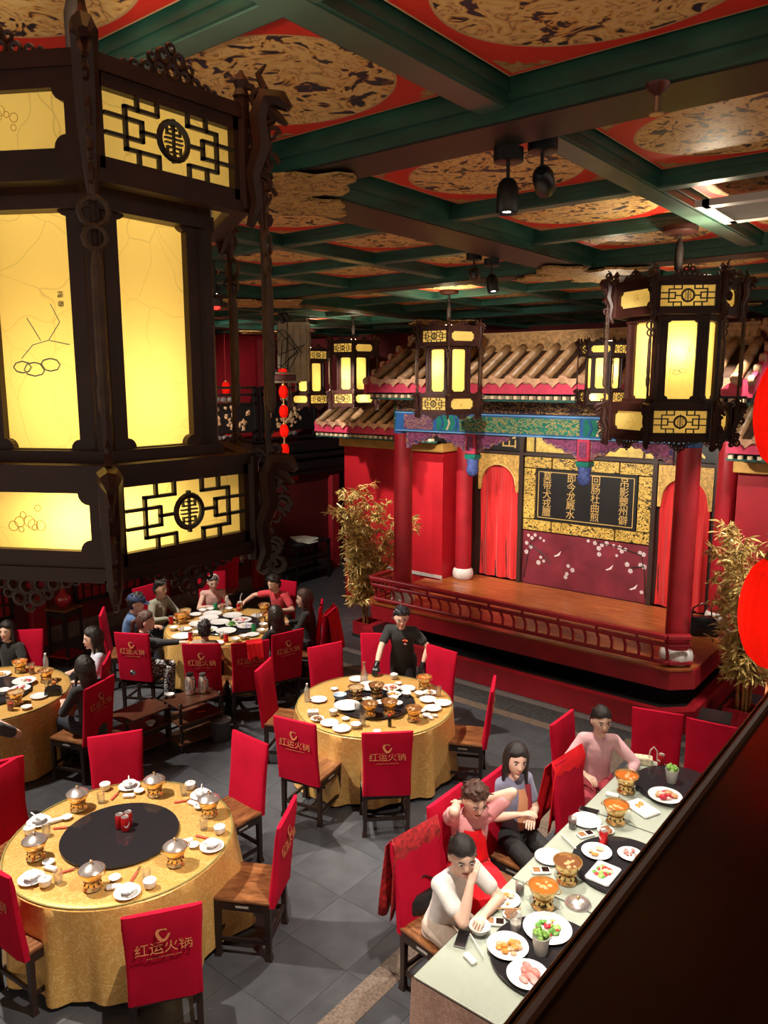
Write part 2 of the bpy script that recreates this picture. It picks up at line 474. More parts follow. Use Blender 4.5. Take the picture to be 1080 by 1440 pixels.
for x in lefts:
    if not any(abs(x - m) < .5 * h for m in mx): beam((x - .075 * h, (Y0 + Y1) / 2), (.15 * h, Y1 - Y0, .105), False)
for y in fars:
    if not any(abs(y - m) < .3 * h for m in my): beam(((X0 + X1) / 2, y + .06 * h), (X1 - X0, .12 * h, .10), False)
# gilded cloud plaques under the beam crossings
def plaque():
    pts = []
    arm = [(.14, .14), (.30, .17), (.36, .25), (.46, .20), (.50, .10), (.62, .07), (.66, 0), (.62, -.07), (.50, -.10), (.46, -.20), (.36, -.25), (.30, -.17), (.14, -.14)]
    for q in range(4):
        c, s = math.cos(-q * PI / 2), math.sin(-q * PI / 2)
        for (x, y) in arm[1:-1] + [(.15, -.15)]:
            pts.append(((x * c - y * s), (x * s + y * c)))
    b = MB().prism(pts[::-1], .02)
    return b
plm = plaque().mesh('gilded_plaque'); plm.materials.append(painted_beam('plaque_gilding', (.56, .32, .09), (.66, .42, .14), (.20, .09, .02)))
for x in mx:
    for y in my: link('gilded_plaque', plm, None, ce, (x, y, CEIL_Z - .15 - .02))

# ---------------------------------------------------------------- left side: lower wall with lattice windows, upper gallery
WX = -12.15
wlow = wall('wall_left_lower', (WX - .10, 5.4, 1.42), (.2, 16.3, 2.84), wall_deep)
tag(MB().box((WX + .015, 5.4, .13), (.03, 16.2, .26)).build('baseboard_left', M('baseboard_stone', (.16, .15, .15), .5, var=.25, scale=10)), kind='structure')
tag(MB().box((-12.9, 5.4, 2.74), (1.55, 16.3, .2)).build('floor_left_gallery', black_wood), kind='structure')
# red pilasters and dark posts of the lower wall
for y in (1.2, 3.6, 6.0, 8.4, 10.8, 13.2):
    tag(MB().rbox((WX + .07, y, 1.10), (.14, .26, 2.20), .015).build('wall_post', wall_red), 'plain red square post standing against the lattice-window wall', 'post', 'red posts along the lattice-window wall')
def lattice_window(y, wd, zc, ht):
    t = thing('lattice_window', 'dark lattice window set in the dark red wall below the carved gallery', 'window', (WX + .03, y, zc), 0, 'lattice windows below the carved gallery')
    b = MB()
    for s in (-1, 1):
        b.box((0, s * wd / 2, 0), (.06, .06, ht + .06)); b.box((0, 0, s * ht / 2), (.06, wd, .06))
    b.build('frame', black_wood, t)
    MB().box((-.012, 0, 0), (.008, wd, ht)).build('backing_panel', wall_red, t)
    def bar(c, d): MB().box(c, d).build('lattice_bar', black_wood, t)
    for k in range(1, 4): bar((.005, -wd / 2 + k * wd / 4, 0), (.025, .02, ht))
    for k in range(1, 7):
        z = -ht / 2 + k * ht / 7
        bar((.007, (wd / 8) * (1 if k % 2 else -1), z), (.025, wd * .75, .02))
    return t
for y, wd in ((2.2, .55), (2.95, .55), (4.6, .6), (5.35, .5), (7.0, .6), (7.7, .6), (9.4, .6), (10.1, .6)):
    lattice_window(y, wd, 1.35, 1.5)
# fascia of the left gallery with a carved black balustrade
fas = thing('gallery_fascia', 'black moulded cornice under the carved black balustrade', 'cornice', (WX + .005, 5.4, 2.3))
MB().box((.085, 0, .05), (.16, 16.2, .10)).build('lower_moulding', black_wood, fas)
MB().rbox((.12, 0, .22), (.22, 16.2, .22), .03).build('cornice_board', black_wood, fas)
MB().rbox((.16, 0, .42), (.30, 16.2, .10), .02).build('upper_moulding', black_wood, fas)
MB().rbox((.13, 0, .62), (.24, 16.2, .22), .02).build('top_board', black_wood, fas)
for y in (-3.2, -.8, 1.6, 4.0, 6.4):
    MB().rbox((.03, y, -.06), (.05, .55, .14), .01).build('red_inlay', M('inlay_red', (.55, .02, .015), .4), fas)
    MB().rbox((.03, y - .55, -.06), (.05, .35, .16), .03).build('carved_bracket', M('silvery_carving', (.22, .2, .2), .4, var=.6, scale=25, bmp=1, bscale=30), fas)
def gold_flowers(t, wd, ht, seed):
    rnd = random.Random(seed); b = MB()
    for k in range(26):
        y = rnd.gauss(0, wd * .2); z = rnd.gauss(-ht * .05, ht * .16)
        y = max(-wd * .38, min(wd * .38, y)); z = max(-ht * .30, min(ht * .30, z)); r = rnd.uniform(.025, .05)
        b.ell((.035, y, z), (.02, r, r * .8), 8, 5)
        for q in range(4):
            a = rnd.uniform(0, 6.28); b.ell((.03, y + r * math.cos(a), z + r * math.sin(a)), (.012, r * .6, r * .45), 6, 4)
    return b.build('gilt_flower_carving', M('gilt_carving', (.66, .42, .24), .45, var=.3, scale=30), t, smooth=True)
for i, y in enumerate((3.0, 4.75, 6.5, 8.25, 10.0, 11.75)):
    t = thing('balustrade_panel', 'black balustrade panel with gilt carved peonies on the upper gallery front', 'balustrade', (WX + .12, y, 3.08), 0, 'carved panels of the carved gallery')
    b = MB()
    for s in (-1, 1):
        b.box((0, s * .80, .56), (.09, .09, 1.12)); 
    for z in (.06, .24, .80, .98, 1.12): b.box((0, 0, z), (.09, 1.62, .05))
    b.build('frame', black_wood, t)
    MB().box((0, 0, .52), (.04, 1.55, .54)).build('panel_board', sign_black, t)
    gold_flowers(t, 1.5, .7, i).location = (0, 0, .52)
    for z in (.15, .89):
        d = MB()
        for s in (-.16, .16, 0): d.ell((.0, s, z), (.02, .09, .055), 8, 5)
        d.build('cloud_strut', M('silvery_carving', (.3, .3, .3)), t, smooth=True)
    MB().box((.0, -.5, .15), (.03, .5, .12)).build('red_strip', M('inlay_red', (.5, .02, .02)), t)
# two tall red doors panels of the upper left gallery
for y in (4.2, 8.6, 12.2):
    tag(MB().rbox((-13.2, y, 4.05), (.24, .30, 2.4), .02).build('gallery_post', M('post_dark_red', (.14, .008, .012), .5, var=.3, scale=4)), 'dark red square post behind the carved black balustrade', 'post', 'posts behind the carved balustrade')
# ---------------------------------------------------------------- lettering
def text_mesh(body, size, name='lettering', extrude=.002):
    c = bpy.data.curves.new(name, 'FONT'); c.body = body; c.size = size; c.extrude = extrude
    c.align_x = 'CENTER'; c.align_y = 'CENTER'; c.resolution_u = 3
    o = bpy.data.objects.new(name, c); COL.objects.link(o)
    bpy.context.view_layer.update()
    me = bpy.data.meshes.new_from_object(o.evaluated_get(bpy.context.evaluated_depsgraph_get()))
    bpy.data.objects.remove(o); bpy.data.curves.remove(c); me.name = name
    return me

# ---------------------------------------------------------------- stage platform
SZ = .80
SXL, SXR, SYF, SYB = -7.95, -2.70, 9.30, 11.95
st = thing('stage_platform', 'raised red stage with polished reddish wooden floor', 'stage', (0, 0, 0))
NL, NR, NY = -7.67, -2.81, 11.235            # the side walls bite into the platform's rear corners
def outline(x0, x1, yf, yb, ch):
    return [(NL, yb), (NL, NY), (x0, NY), (x0, yf + ch), (x0 + ch, yf), (x1 - ch, yf), (x1, yf + ch), (x1, NY), (NR, NY), (NR, yb)]
MB().prism(outline(SXL, SXR, SYF + .02, SYB, .24), .25, Matrix.Translation((0, 0, .53))).build('stage_body', stage_red, st)
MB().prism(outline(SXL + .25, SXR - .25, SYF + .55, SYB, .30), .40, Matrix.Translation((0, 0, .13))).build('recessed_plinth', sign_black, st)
MB().prism(outline(SXL - .05, SXR + .06, SYF - .14, SYB, .26), .30, Matrix.Translation((0, 0, .0))).build('base_kerb', stage_red, st)
npl = 13; d = (SYB - SYF) / npl
for k in range(npl):
    y = SYF + d * (k + .5); cut = max(0, .24 - (k + .0) * d)
    if y + d / 2 > NY + .05: SXL_, SXR_ = NL, NR
    else: SXL_, SXR_ = SXL, SXR
    MB().prism([(SXL_ + cut, y - d / 2 + .002), (SXR_ - cut, y - d / 2 + .002), (SXR_ - max(0, cut - d), y + d / 2 - .002), (SXL_ + max(0, cut - d), y + d / 2 - .002)], .024, Matrix.Translation((0, 0, SZ - .024))).build('floor_plank', stage_wood, st)

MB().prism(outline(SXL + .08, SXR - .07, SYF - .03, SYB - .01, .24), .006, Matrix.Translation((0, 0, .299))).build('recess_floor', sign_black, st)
# columns
def column(x, y, label, base_r=.22, painted=True, ztop=3.95):
    t = thing('stage_column', label, 'column', (x, y, SZ))
    MB().lathe([(.15, 0), (base_r * .95, .03), (base_r, .10), (base_r * .92, .17), (.15, .20)], 20).build('stone_base', white_stone, t, smooth=True)
    zc = ztop - SZ
    MB().lathe([(.148, .19), (.142, zc - (.40 if painted else 0))], 24).build('shaft', stage_red, t, smooth=True)
    if painted:
        MB().lathe([(.150, zc - .42), (.150, zc - .36)], 24).build('collar_band', blue_paint, t, smooth=True)
        MB().lathe([(.146, zc - .36), (.146, zc)], 24).build('painted_collar', teal_paint, t, smooth=True)
        for k, mm in enumerate((blue_paint, cream_paint, blue_paint)):
            b = MB(); n = 24; zz = zc - .30 + k * .09
            vs = []
            for i in range(n):
                a = 2 * PI * i / n; z = zz + (.045 if i % 4 in (2,) else .022 if i % 2 else 0)
                vs += [(.149 * math.cos(a), .149 * math.sin(a), z), (.149 * math.cos(a), .149 * math.sin(a), z + .022)]
            b.add(vs, [(2 * i, (2 * i + 2) % (2 * n), (2 * i + 3) % (2 * n), 2 * i + 1) for i in range(n)])
            b.build('chevron_band', mm, t)
    return t
column(-7.32, 9.62, 'red round column at the stage front beside the bamboo with the white wall', .20)['label'] = 'red round column at the left front corner of the stage railing'
column(-2.97, 9.62, 'red round column at the stage front corner beside black bag', .21)
column(-7.42, 11.55, 'red round column with white drum base beside the exit curtain', .19, False, 3.6)
column(-3.02, 11.60, 'red round column with white drum base beside the entrance curtain', .19, False, 3.6)
bpy.data.objects['stage_column']['label'] = 'red round column at stage front, standing before the plain red side wall'

# railing with leaning balusters
rl = thing('stage_railing', 'low red railing with curved balusters along stage front', 'railing', (0, SYF + .07, SZ))
rx0, rx1 = -7.70, -2.98
def rail_bar(z, hgt, dep, off, name):
    MB().rbox(((rx0 + rx1) / 2, off, z), (rx1 - rx0, dep, hgt), .012).build(name, stage_red, rl)
    MB().rbox((rx0 + .0, off + .25, z), (dep, .5, hgt), .012).build(name, stage_red, rl)
    MB().rbox((rx1 + .11, off + .10, z), (.30, dep, hgt), .012, (0, 0, R(40))).build(name, stage_red, rl)
rail_bar(.42, .06, .09, -.10, 'top_rail'); rail_bar(.31, .05, .06, -.07, 'middle_rail'); rail_bar(.06, .05, .06, 0, 'bottom_rail')
nb = 26
def baluster_path(): return [(0, 0, .06), (0, .020, .12), (0, .012, .19), (0, -.045, .26), (0, -.07, .31)]
bm_ = MB().tube(baluster_path(), .019, 6).mesh('baluster', True); bm_.materials.append(stage_red)
for k in range(nb + 1):
    link('baluster', bm_, None, rl, (rx0 + .02 + (rx1 - rx0 - .04) * k / nb, 0, 0))
for k in range(0, nb + 1, 3):
    MB().box((rx0 + .02 + (rx1 - rx0 - .04) * k / nb, -.085, .365), (.03, .03, .09)).build('rail_block', stage_red, rl)
for k in range(3): link('baluster', bm_, None, rl, (rx0, .14 + k * .15, 0), (0, 0, PI / 2))

# ---------------------------------------------------------------- front lintel of the stage
BY = 9.50
lin = thing('stage_lintel', 'blue and green painted beam with gold dragons over stage', 'beam', (0, BY, 0))
MB().box((-5.145, 0, 3.72), (4.35, .16, .30)).build('beam_core', blue_paint, lin)
for x0, x1, mm in ((-7.15, -6.62, 'p'), (-6.55, -6.20, 'z'), (-6.15, -4.30, 'g'), (-4.25, -3.9, 'z'), (-3.85, -3.14, 'p')):
    mat = {'p': beam_purple, 'z': teal_paint, 'g': beam_green}[mm]
    MB().box(((x0 + x1) / 2, -.075, 3.72), (x1 - x0, .03, .215)).build('painted_section', mat, lin)
    if mm == 'z':
        for q in range(3):
            xx = x0 + .06 + q * .115
            MB().prism([(xx, 3.62), (xx + .03, 3.62), (xx + .075, 3.72), (xx + .03, 3.82), (xx, 3.82), (xx + .045, 3.72)], .012, Matrix.Translation((0, -.09, 0)) @ Matrix.Rotation(PI / 2, 4, 'X')).build('chevron', blue_paint if q % 2 == 0 else cream_paint, lin)
MB().box((-5.145, -.085, 3.855), (4.35, .012, .016)).build('gilt_line', M('pale_blue_line', (.2, .45, .75), .5), lin)
MB().box((-5.145, -.085, 3.585), (4.35, .012, .016)).build('gilt_line', M('pale_blue_line', (.2, .45, .75)), lin)
MB().box((-5.145, -.01, 3.975), (4.35, .12, .19)).build('scroll_frieze', frieze_dark, lin)
def bracket(xc, wd, flip):
    n = 9; top = [(-wd / 2, 0), (wd / 2, 0)]
    prof = [.26, .25, .19, .20, .13, .14, .08, .085, .03]
    if flip > 0: prof = prof[::-1]
    if flip == 0: prof = [.22, .15, .17, .09, .07, .09, .17, .15, .22]
    low = [(wd / 2 - wd * k / (n - 1), -prof[k]) for k in range(n)]
    MB().prism((top + low)[::-1], .05, Matrix.Translation((xc, .02, 3.57)) @ Matrix.Rotation(PI / 2, 4, 'X')).build('scroll_bracket', beam_purple, lin)
    MB().prism((([(x * .8, z * .62 - .012) for x, z in top + low]))[::-1], .012, Matrix.Translation((xc, -.03, 3.57)) @ Matrix.Rotation(PI / 2, 4, 'X')).build('bracket_inlay', M('inlay_rose', (.26, .06, .16), .5, var=.6, scale=30), lin)
for xc, fl_ in ((-6.88, -1), (-6.32, 1), (-5.62, -1), (-4.58, 1), (-3.92, -1), (-3.38, 1)):
    bracket(xc, .55, -fl_)
for x in (-5.97, -4.25):
    MB().rbox((x, 0, 3.44), (.17, .17, .30), .01).build('hanging_post', pink_paint, lin)
    MB().box((x, -.09, 3.44), (.10, .012, .20)).build('post_inlay', M('inlay_rose', (.5, .1, .2)), lin)
    MB().rbox((x, 0, 3.25), (.18, .18, .07), .01).build('post_band', teal_paint, lin)
    MB().lathe([(.03, 0), (.07, .03), (.095, .10), (.075, .16), (.09, .22), (.09, .26)], 14, (x, 0, 2.96)).build('post_bud', M('bud_blue', (.10, .16, .50), .5, var=.5, scale=30, bmp=.8, bscale=30), lin, smooth=True)

# ---------------------------------------------------------------- tiled roofs
def tiled_roof(name, label, x0, x1, ye, ze, yr, zr, n, ridge, closed_back=True, rt=.062):
    t = thing(name, label, 'roof', (0, 0, 0))
    L = math.hypot(yr - ye, zr - ze); sl = math.atan2(zr - ze, yr - ye)
    b = MB().add([(x0, ye + .08, ze + .01), (x1, ye + .08, ze + .01), (x1, yr, zr - .03), (x0, yr, zr - .03), (x0, ye + .08, ze - .07), (x1, ye + .08, ze - .07), (x1, yr, zr - .11), (x0, yr, zr - .11)],
                 [(0, 1, 2, 3), (7, 6, 5, 4), (0, 4, 5, 1), (1, 5, 6, 2), (2, 6, 7, 3), (3, 7, 4, 0)])
    b.build('roof_bed', M('roof_bed', (.05, .022, .012), .6, var=.4, scale=10), t)
    tl = MB()
    prof = []
    for k in range(4):                                   # overlapping barrel tiles in one run
        prof += [(rt, L * k / 4), (rt * .93, L * (k + 1) / 4)]
    tl.lathe(prof, 12)
    tm_ = tl.mesh('barrel_tile', True); tm_.materials.append(tile_mat)
    ce_ = MB().lathe([(rt * .5, -.035), (rt * .9, -.030), (rt * 1.06, -.02), (rt * 1.06, .015), (rt, .02)], 14).mesh('tile_end_cap', True); ce_.materials.append(tile_end)
    dr = MB(); dr.prism([(-.115, .02), (-.10, -.02), (-.05, -.045), (0, -.095), (.05, -.045), (.10, -.02), (.115, .02)], .02)
    drm = dr.mesh('drip_tile'); drm.materials.append(tile_end)
    pitch = (x1 - x0) / n
    rot = (PI / 2 - sl, 0, 0)
    for k in range(n):
        x = x0 + pitch * (k + .5)
        # z axis of the lathe runs up the slope
        o = link('barrel_tile', tm_, None, t, (x, ye, ze + .01), (-(PI / 2 - sl), 0, 0))
        link('tile_end_cap', ce_, None, t, (x, ye, ze + .01), (-(PI / 2 - sl), 0, 0))
        if k < n - 1: link('drip_tile', drm, None, t, (x + pitch / 2, ye - .01, ze + .0), (PI / 2, 0, 0))
    MB().box(((x0 + x1) / 2, ye + .045, ze - .085), (x1 - x0, .05, .18)).build('pink_fascia', pink_paint, t)
    nd = int((x1 - x0) / .115)
    dm = MB().box((0, 0, 0), (.05, .10, .045)).mesh('rafter_end'); dm.materials.append(cream_paint)
    for k in range(nd): link('rafter_end', dm, None, t, (x0 + (k + .5) * (x1 - x0) / nd, ye + .07, ze - .225))
    MB().box(((x0 + x1) / 2, ye + .11, ze - .262), (x1 - x0, .10, .03)).build('eave_board', M('eave_teal', (.02, .10, .09), .5), t)
    MB().box(((x0 + x1) / 2, ye + .22, ze - .20), (x1 - x0, .14, .10)).build('eave_shadow_board', sign_black, t)  # black strip stands in for the shade under the eaves
    if ridge:
        MB().box(((x0 + x1) / 2 + .1, yr + .08, zr + .09), (x1 - x0 - .5, .16, .22)).build('carved_ridge', ridge_carve, t)
        for z in (-.03, .21): MB().rbox(((x0 + x1) / 2 + .1, yr + .08, zr + z), (x1 - x0 - .46, .20, .03), .008).build('ridge_moulding', M('ridge_mould', (.45, .27, .13), .4, var=.2, scale=20), t)
        MB().add([(x0, yr + .2, zr), (x1, yr + .2, zr), (x1, yr + 1.2, zr - .55), (x0, yr + 1.2, zr - .55)], [(0, 1, 2, 3)]).build('rear_slope', M('roof_bed', (.05, .022, .012)), t)
    return t
mr = tiled_roof('stage_roof', 'gold-glazed barrel tile roof with carved ridge above stage lintel', -7.50, -2.20, 8.97, 4.33, 9.80, 4.77, 21, True)
def finial(t, x, y, z, sgn, s=1.0):
    b = MB(); pts = []
    for k in range(22):
        a = k / 21 * 4.6; r = (.16 - .028 * a) * s
        pts.append((x + sgn * (r * math.cos(a) - .05 * s), y, z + r * math.sin(a) + .10 * s))
    b.tube(pts, [(.045 - .0013 * k) * s for k in range(22)], 7)
    b.box((x - sgn * .06 * s, y, z - .02), (.22 * s, .10, .14 * s))
    for k in range(4):
        b.ell((x + sgn * (.10 - .07 * k) * s, y, z + (.24 + .02 * (k % 2)) * s), (.04 * s, .03, .06 * s), 7, 5)
    b.build('ridge_finial', M('finial_gold', (.45, .25, .12), .4, var=.4, scale=25), t, smooth=True)
finial(mr, -7.32, 9.88, 4.78, -1, .8); finial(mr, -2.32, 9.88, 4.72, 1, 1.0)
# pink gable boards at the roof ends
for x, s in ((-2.17, 1), (-7.53, -1)):
    b = MB().prism([(8.95, 4.14), (9.85, 4.64), (9.85, 4.82), (8.95, 4.32)], .05, Matrix.Translation((x - .025, 0, 0)) @ Matrix(((0, 0, 1, 0), (1, 0, 0, 0), (0, 1, 0, 0), (0, 0, 0, 1))))
    b.build('gable_board', pink_paint, mr)
    b = MB()
    for k in range(5): b.lathe([(.055, -.03), (.06, 0), (.05, .03)], 10, mtx=Matrix.Translation((x, 8.98 + k * .2, 4.32 + k * .122)) @ Matrix.Rotation(PI / 2, 4, 'Y'))
    b.build('gable_tile_row', tile_end, mr, smooth=True)
tiled_roof('side_wall_roof', 'short gold barrel tile roof over the red wall behind bamboo', -10.30, -7.55, 10.72, 3.56, 11.55, 4.02, 11, False)['label'] = 'low gold barrel tile roof beside the black carved gallery'
tiled_roof('side_wall_roof', 'low gold barrel tile roof right of the stage behind hexagonal lantern', -2.85, -.60, 10.72, 3.56, 11.55, 4.02, 9, False)['label'] = 'low gold barrel tile roof on the side away from carved gallery'

# ---------------------------------------------------------------- side walls of the stage
def side_wall(x0, x1, label, side):
    t = thing('side_screen_wall', label, 'wall', (0, 0, 0))
    MB().box(((x0 + x1) / 2, 11.60, 1.55), (x1 - x0, .70, 3.10)).build('wall_body', wall_red if side > 0 else M('screen_red', (.50, .008, .018), .55, var=.12, scale=2, bmp=.05, bscale=25), t)
    MB().rbox(((x0 + x1) / 2, 11.58, 3.17), (x1 - x0 + .10, .86, .15), .01).build('gold_cornice', M('cornice_ochre', (.60, .33, .08), .45, var=.2, scale=6), t)
    MB().box(((x0 + x1) / 2, 11.58, 3.34), (x1 - x0 + .02, .60, .20)).build('cornice_dark', sign_black, t)
    MB().box(((x0 + x1) / 2, 11.245, SZ + .03), (x1 - x0 + .02, .02, .06)).build('white_skirting', M('skirting_white', (.62, .58, .56), .5), t)
    for k in range(1, 3):
        MB().box((x0 + (x1 - x0) * k / 3, 11.247, 1.9), (.03, .015, 2.2)).build('pilaster_strip', M('screen_red', (.5, .01, .02)) if side < 0 else wall_red, t)
    return t
side_wall(-10.0, -7.68, 'bright red side wall with ochre cornice behind the bamboo and column', -1)['label'] = 'red side wall with ochre cornice adjoining the carved black gallery'
side_wall(-2.80, -.55, 'red side wall with ochre cornice', 1)['label'] = 'red side wall with ochre cornice behind the red paper lanterns'

# ---------------------------------------------------------------- backdrop
bd = thing('stage_backdrop', 'stage back screen with arches, gold openwork frame and mural', 'backdrop', (0, 11.95, 0))
MB().box((-5.3, .12, 2.3), (4.7, .10, 2.98)).build('screen_board', M('screen_dark', (.05, .018, .014), .5), bd)
def strip(x0, x1, z0, z1, y, dep, mat, name): return MB().box(((x0 + x1) / 2, y, (z0 + z1) / 2), (x1 - x0, dep, z1 - z0)).build(name, mat, bd)
frame_dark = M('frame_dark', (.035, .018, .014), .45)
for x in (-7.42, -6.50, -4.17, -3.25): strip(x - .035, x + .035, SZ, 3.55, .02, .12, frame_dark, 'frame_post')
strip(-7.45, -3.2, 3.06, 3.11, .02, .10, frame_dark, 'frame_rail')
strip(-6.46, -4.20, SZ + .0, 1.74, .05, .03, maroon, 'mural_panel')
# gold openwork pieces round the verse board
for x0, x1 in ((-6.45, -5.95), (-5.92, -5.36), (-5.33, -4.77), (-4.74, -4.22)): strip(x0, x1, 2.86, 3.04, .03, .05, lattice_gold, 'openwork_panel')
for x0, x1 in ((-6.45, -5.93), (-5.90, -4.80), (-4.77, -4.22)): strip(x0, x1, 1.77, 1.95, .03, .05, lattice_gold, 'openwork_panel')
for x0, x1 in ((-6.45, -6.24), (-4.43, -4.22)): strip(x0, x1, 1.97, 2.84, .03, .05, lattice_gold, 'openwork_panel')
strip(-6.22, -4.45, 1.96, 2.85, .03, .05, sign_black, 'verse_board')
for z in (2.01, 2.80): strip(-6.17, -4.50, z - .006, z + .006, .0, .012, gold_letters, 'gilt_border')
for x in (-6.17, -4.50): strip(x - .006, x + .006, 2.01, 2.80, .0, .012, gold_letters, 'gilt_border')
for x, s in ((-6.01, '莫带犬戎膻'), (-5.57, '即今龙厩水'), (-5.14, '回肠杜曲煎'), (-4.66, '吊影夔州僻')):
    for k, chx in enumerate(s):
        link('verse_character', text_mesh(chx, .165), gold_letters, bd, (x, .002, 2.71 - k * .152), (PI / 2, 0, 0))
# yellow panels over the board, sign panels over the arches
for x0, x1 in ((-6.44, -6.30), (-6.26, -5.50), (-5.46, -5.20), (-5.16, -4.40), (-4.36, -4.22)):
    strip(x0, x1, 3.13, 3.50, .05, .03, gold_panel, 'gold_panel')
for x0, x1, s in ((-7.36, -6.55, '出'), (-4.12, -3.30, '入')):
    strip(x0, x1, 3.12, 3.50, .04, .03, sign_black, 'sign_panel')
    link('sign_character', text_mesh(s, .34), gold_letters, bd, ((x0 + x1) / 2 + (.18 if s == '出' else .1), .02, 3.30), (PI / 2, 0, 0))
# arches with curtains
for x0, x1 in ((-7.37, -6.55), (-4.12, -3.30)):
    xc = (x0 + x1) / 2; r = .34; zs = 2.52
    pts = [(x0, 3.05), (x0, 2.40), (xc - r - .02, 2.40), (xc - r, zs)] + [(xc - r * math.cos(a), zs + r * math.sin(a)) for a in [PI * k / 14 for k in range(1, 14)]] + [(xc + r, zs), (xc + r + .02, 2.40), (x1, 2.40), (x1, 3.05)]
    MB().prism(pts, .04, Matrix.Translation((0, .02, 0)) @ Matrix.Rotation(PI / 2, 4, 'X')).build('arch_spandrel', arch_gold, bd)
    ap = [(xc - (r + .012) * math.cos(a), -.03, zs + (r + .012) * math.sin(a)) for a in [PI * k / 16 for k in range(17)]]
    MB().tube(ap, .012, 6).build('arch_moulding', gold_letters, bd, smooth=True)
    b = MB(); nxx, nz = 60, 8; vs = []
    for j in range(nz + 1):
        for i in range(nxx + 1):
            u = i / nxx; z = SZ + .02 + (2.92 - SZ) * j / nz
            amp = .022 * (1.1 - .5 * j / nz)
            vs.append((x0 + .03 + (x1 - x0 - .06) * u, .035 + 1.5 * amp * math.sin(u * 19 + .8 * math.sin(j * .7)) + .008 * math.sin(u * 47 + j * .4), z))
    b.add(vs, [(j * (nxx + 1) + i, j * (nxx + 1) + i + 1, (j + 1) * (nxx + 1) + i + 1, (j + 1) * (nxx + 1) + i) for j in range(nz) for i in range(nxx)])
    b.build('curtain', curtain_red, bd, smooth=True)
# plum blossom mural
b = MB(); rnd = random.Random(3)
def flower(x, z, r):
    for q in range(5):
        a = q * 2 * PI / 5 + x * 9
        cx, cz = x + r * .55 * math.cos(a), z + r * .55 * math.sin(a)
        b.add([(cx + r * .5 * math.cos(t), .029, cz + r * .5 * math.sin(t)) for t in [k * PI / 4 for k in range(8)]], [tuple(range(8))])
for (x, z) in ((-6.35, 1.66), (-6.28, 1.62), (-6.22, 1.68), (-6.38, 1.52), (-6.30, 1.46), (-6.12, 1.64), (-6.05, 1.60), (-6.38, 1.36), (-6.10, 1.30), (-6.04, 1.24), (-6.14, 1.20), (-5.58, 1.22), (-5.50, 1.16), (-5.60, 1.08), (-5.62, 1.02), (-5.24, 1.70), (-5.12, 1.68), (-5.05, 1.60), (-5.00, 1.66), (-5.04, 1.50), (-4.92, 1.70), (-4.80, 1.68), (-4.70, 1.66), (-4.66, 1.60), (-4.60, 1.64), (-4.74, 1.52), (-4.56, 1.40), (-4.36, 1.62), (-4.30, 1.60), (-4.50, 1.30), (-4.34, 1.42), (-4.28, 1.40), (-4.30, .98)):
    flower(x, z, rnd.uniform(.024, .042))
for x, z in ((-5.85, 1.36), (-4.92, 1.26), (-4.50, 1.00)):
    b.add([(x, .029, z), (x + .06, .029, z + .03), (x + .13, .029, z + .10), (x + .10, .029, z + .02), (x + .02, .029, z - .015)], [(0, 1, 2, 3, 4)])
b.build('blossom_print', blossom, bd)
b = MB()
for pts in (((-6.42, .9), (-6.36, 1.25), (-6.30, 1.55), (-6.10, 1.68)), ((-6.30, 1.5), (-6.05, 1.35), (-5.9, 1.2)), ((-4.24, .9), (-4.27, 1.3), (-4.34, 1.6)), ((-4.34, 1.58), (-4.7, 1.66), (-5.1, 1.70)), ((-4.3, 1.4), (-4.5, 1.35))):
    b.tube([(x, .032, z) for x, z in pts], [.012, .010, .007, .004][:len(pts)], 5)
b.build('branch_print', ink, bd)
# ---------------------------------------------------------------- palace lanterns
def paper_mat(name, tint, crackle=True):
    m, nt, b = newmat(name)
    v = coords(nt); out = nt.nodes['Material Output']
    vo = N(nt, 'ShaderNodeTexVoronoi', feature='DISTANCE_TO_EDGE', i_Scale=7.5)
    nz = N(nt, 'ShaderNodeTexNoise', i_Scale=3.0, i_Detail=2.0); nt.links.new(v, nz.inputs['Vector'])
    mx_ = nt.nodes.new('ShaderNodeVectorMath'); mx_.operation = 'MULTIPLY_ADD'; mx_.inputs[1].default_value = (.35, .35, .35)
    nt.links.new(nz.outputs['Color'], mx_.inputs[0]); nt.links.new(v, mx_.inputs[2]); nt.links.new(mx_.outputs[0], vo.inputs['Vector'])
    c = ramp(nt, vo.outputs['Distance'], [(.0, tuple(x * .72 for x in tint)), (.006, tuple(x * .93 for x in tint)), (.012, tint)])
    f = noise(nt, v, 4, 3, .5)
    c = mixc(nt, mth(nt, 'MULTIPLY', f, .35), c, tuple(x * .8 for x in tint))
    tr = nt.nodes.new('ShaderNodeBsdfTranslucent'); df = nt.nodes.new('ShaderNodeBsdfDiffuse'); mxs = nt.nodes.new('ShaderNodeMixShader'); mxs.inputs[0].default_value = .35
    nt.links.new(c, tr.inputs[0]); nt.links.new(c, df.inputs[0]); nt.links.new(tr.outputs[0], mxs.inputs[1]); nt.links.new(df.outputs[0], mxs.inputs[2])
    nt.links.new(mxs.outputs[0], out.inputs[0])
    return m
paper = paper_mat('lantern_paper', (.96, .73, .25))
fret_black = M('fretwork_black', (.018, .010, .006), .4)
paint_blue = M('paper_ink_blue', (.30, .40, .36), .7); paint_ochre = M('paper_ink_ochre', (.62, .36, .06), .7)

def notched(wd, ht, c):
    """rectangle with scooped corners"""
    x, y = wd / 2, ht / 2; pts = []
    for sx, sy, a0 in ((1, 1, PI), (-1, 1, 1.5 * PI), (-1, -1, 0), (1, -1, PI / 2)):
        cx, cy_ = sx * x, sy * y
        arc = [(cx + c * math.cos(a0 + k * PI / 8 * 1), cy_ + c * math.sin(a0 + k * PI / 8)) for k in range(5)]
        pts += arc[::-1] if True else arc
    return pts

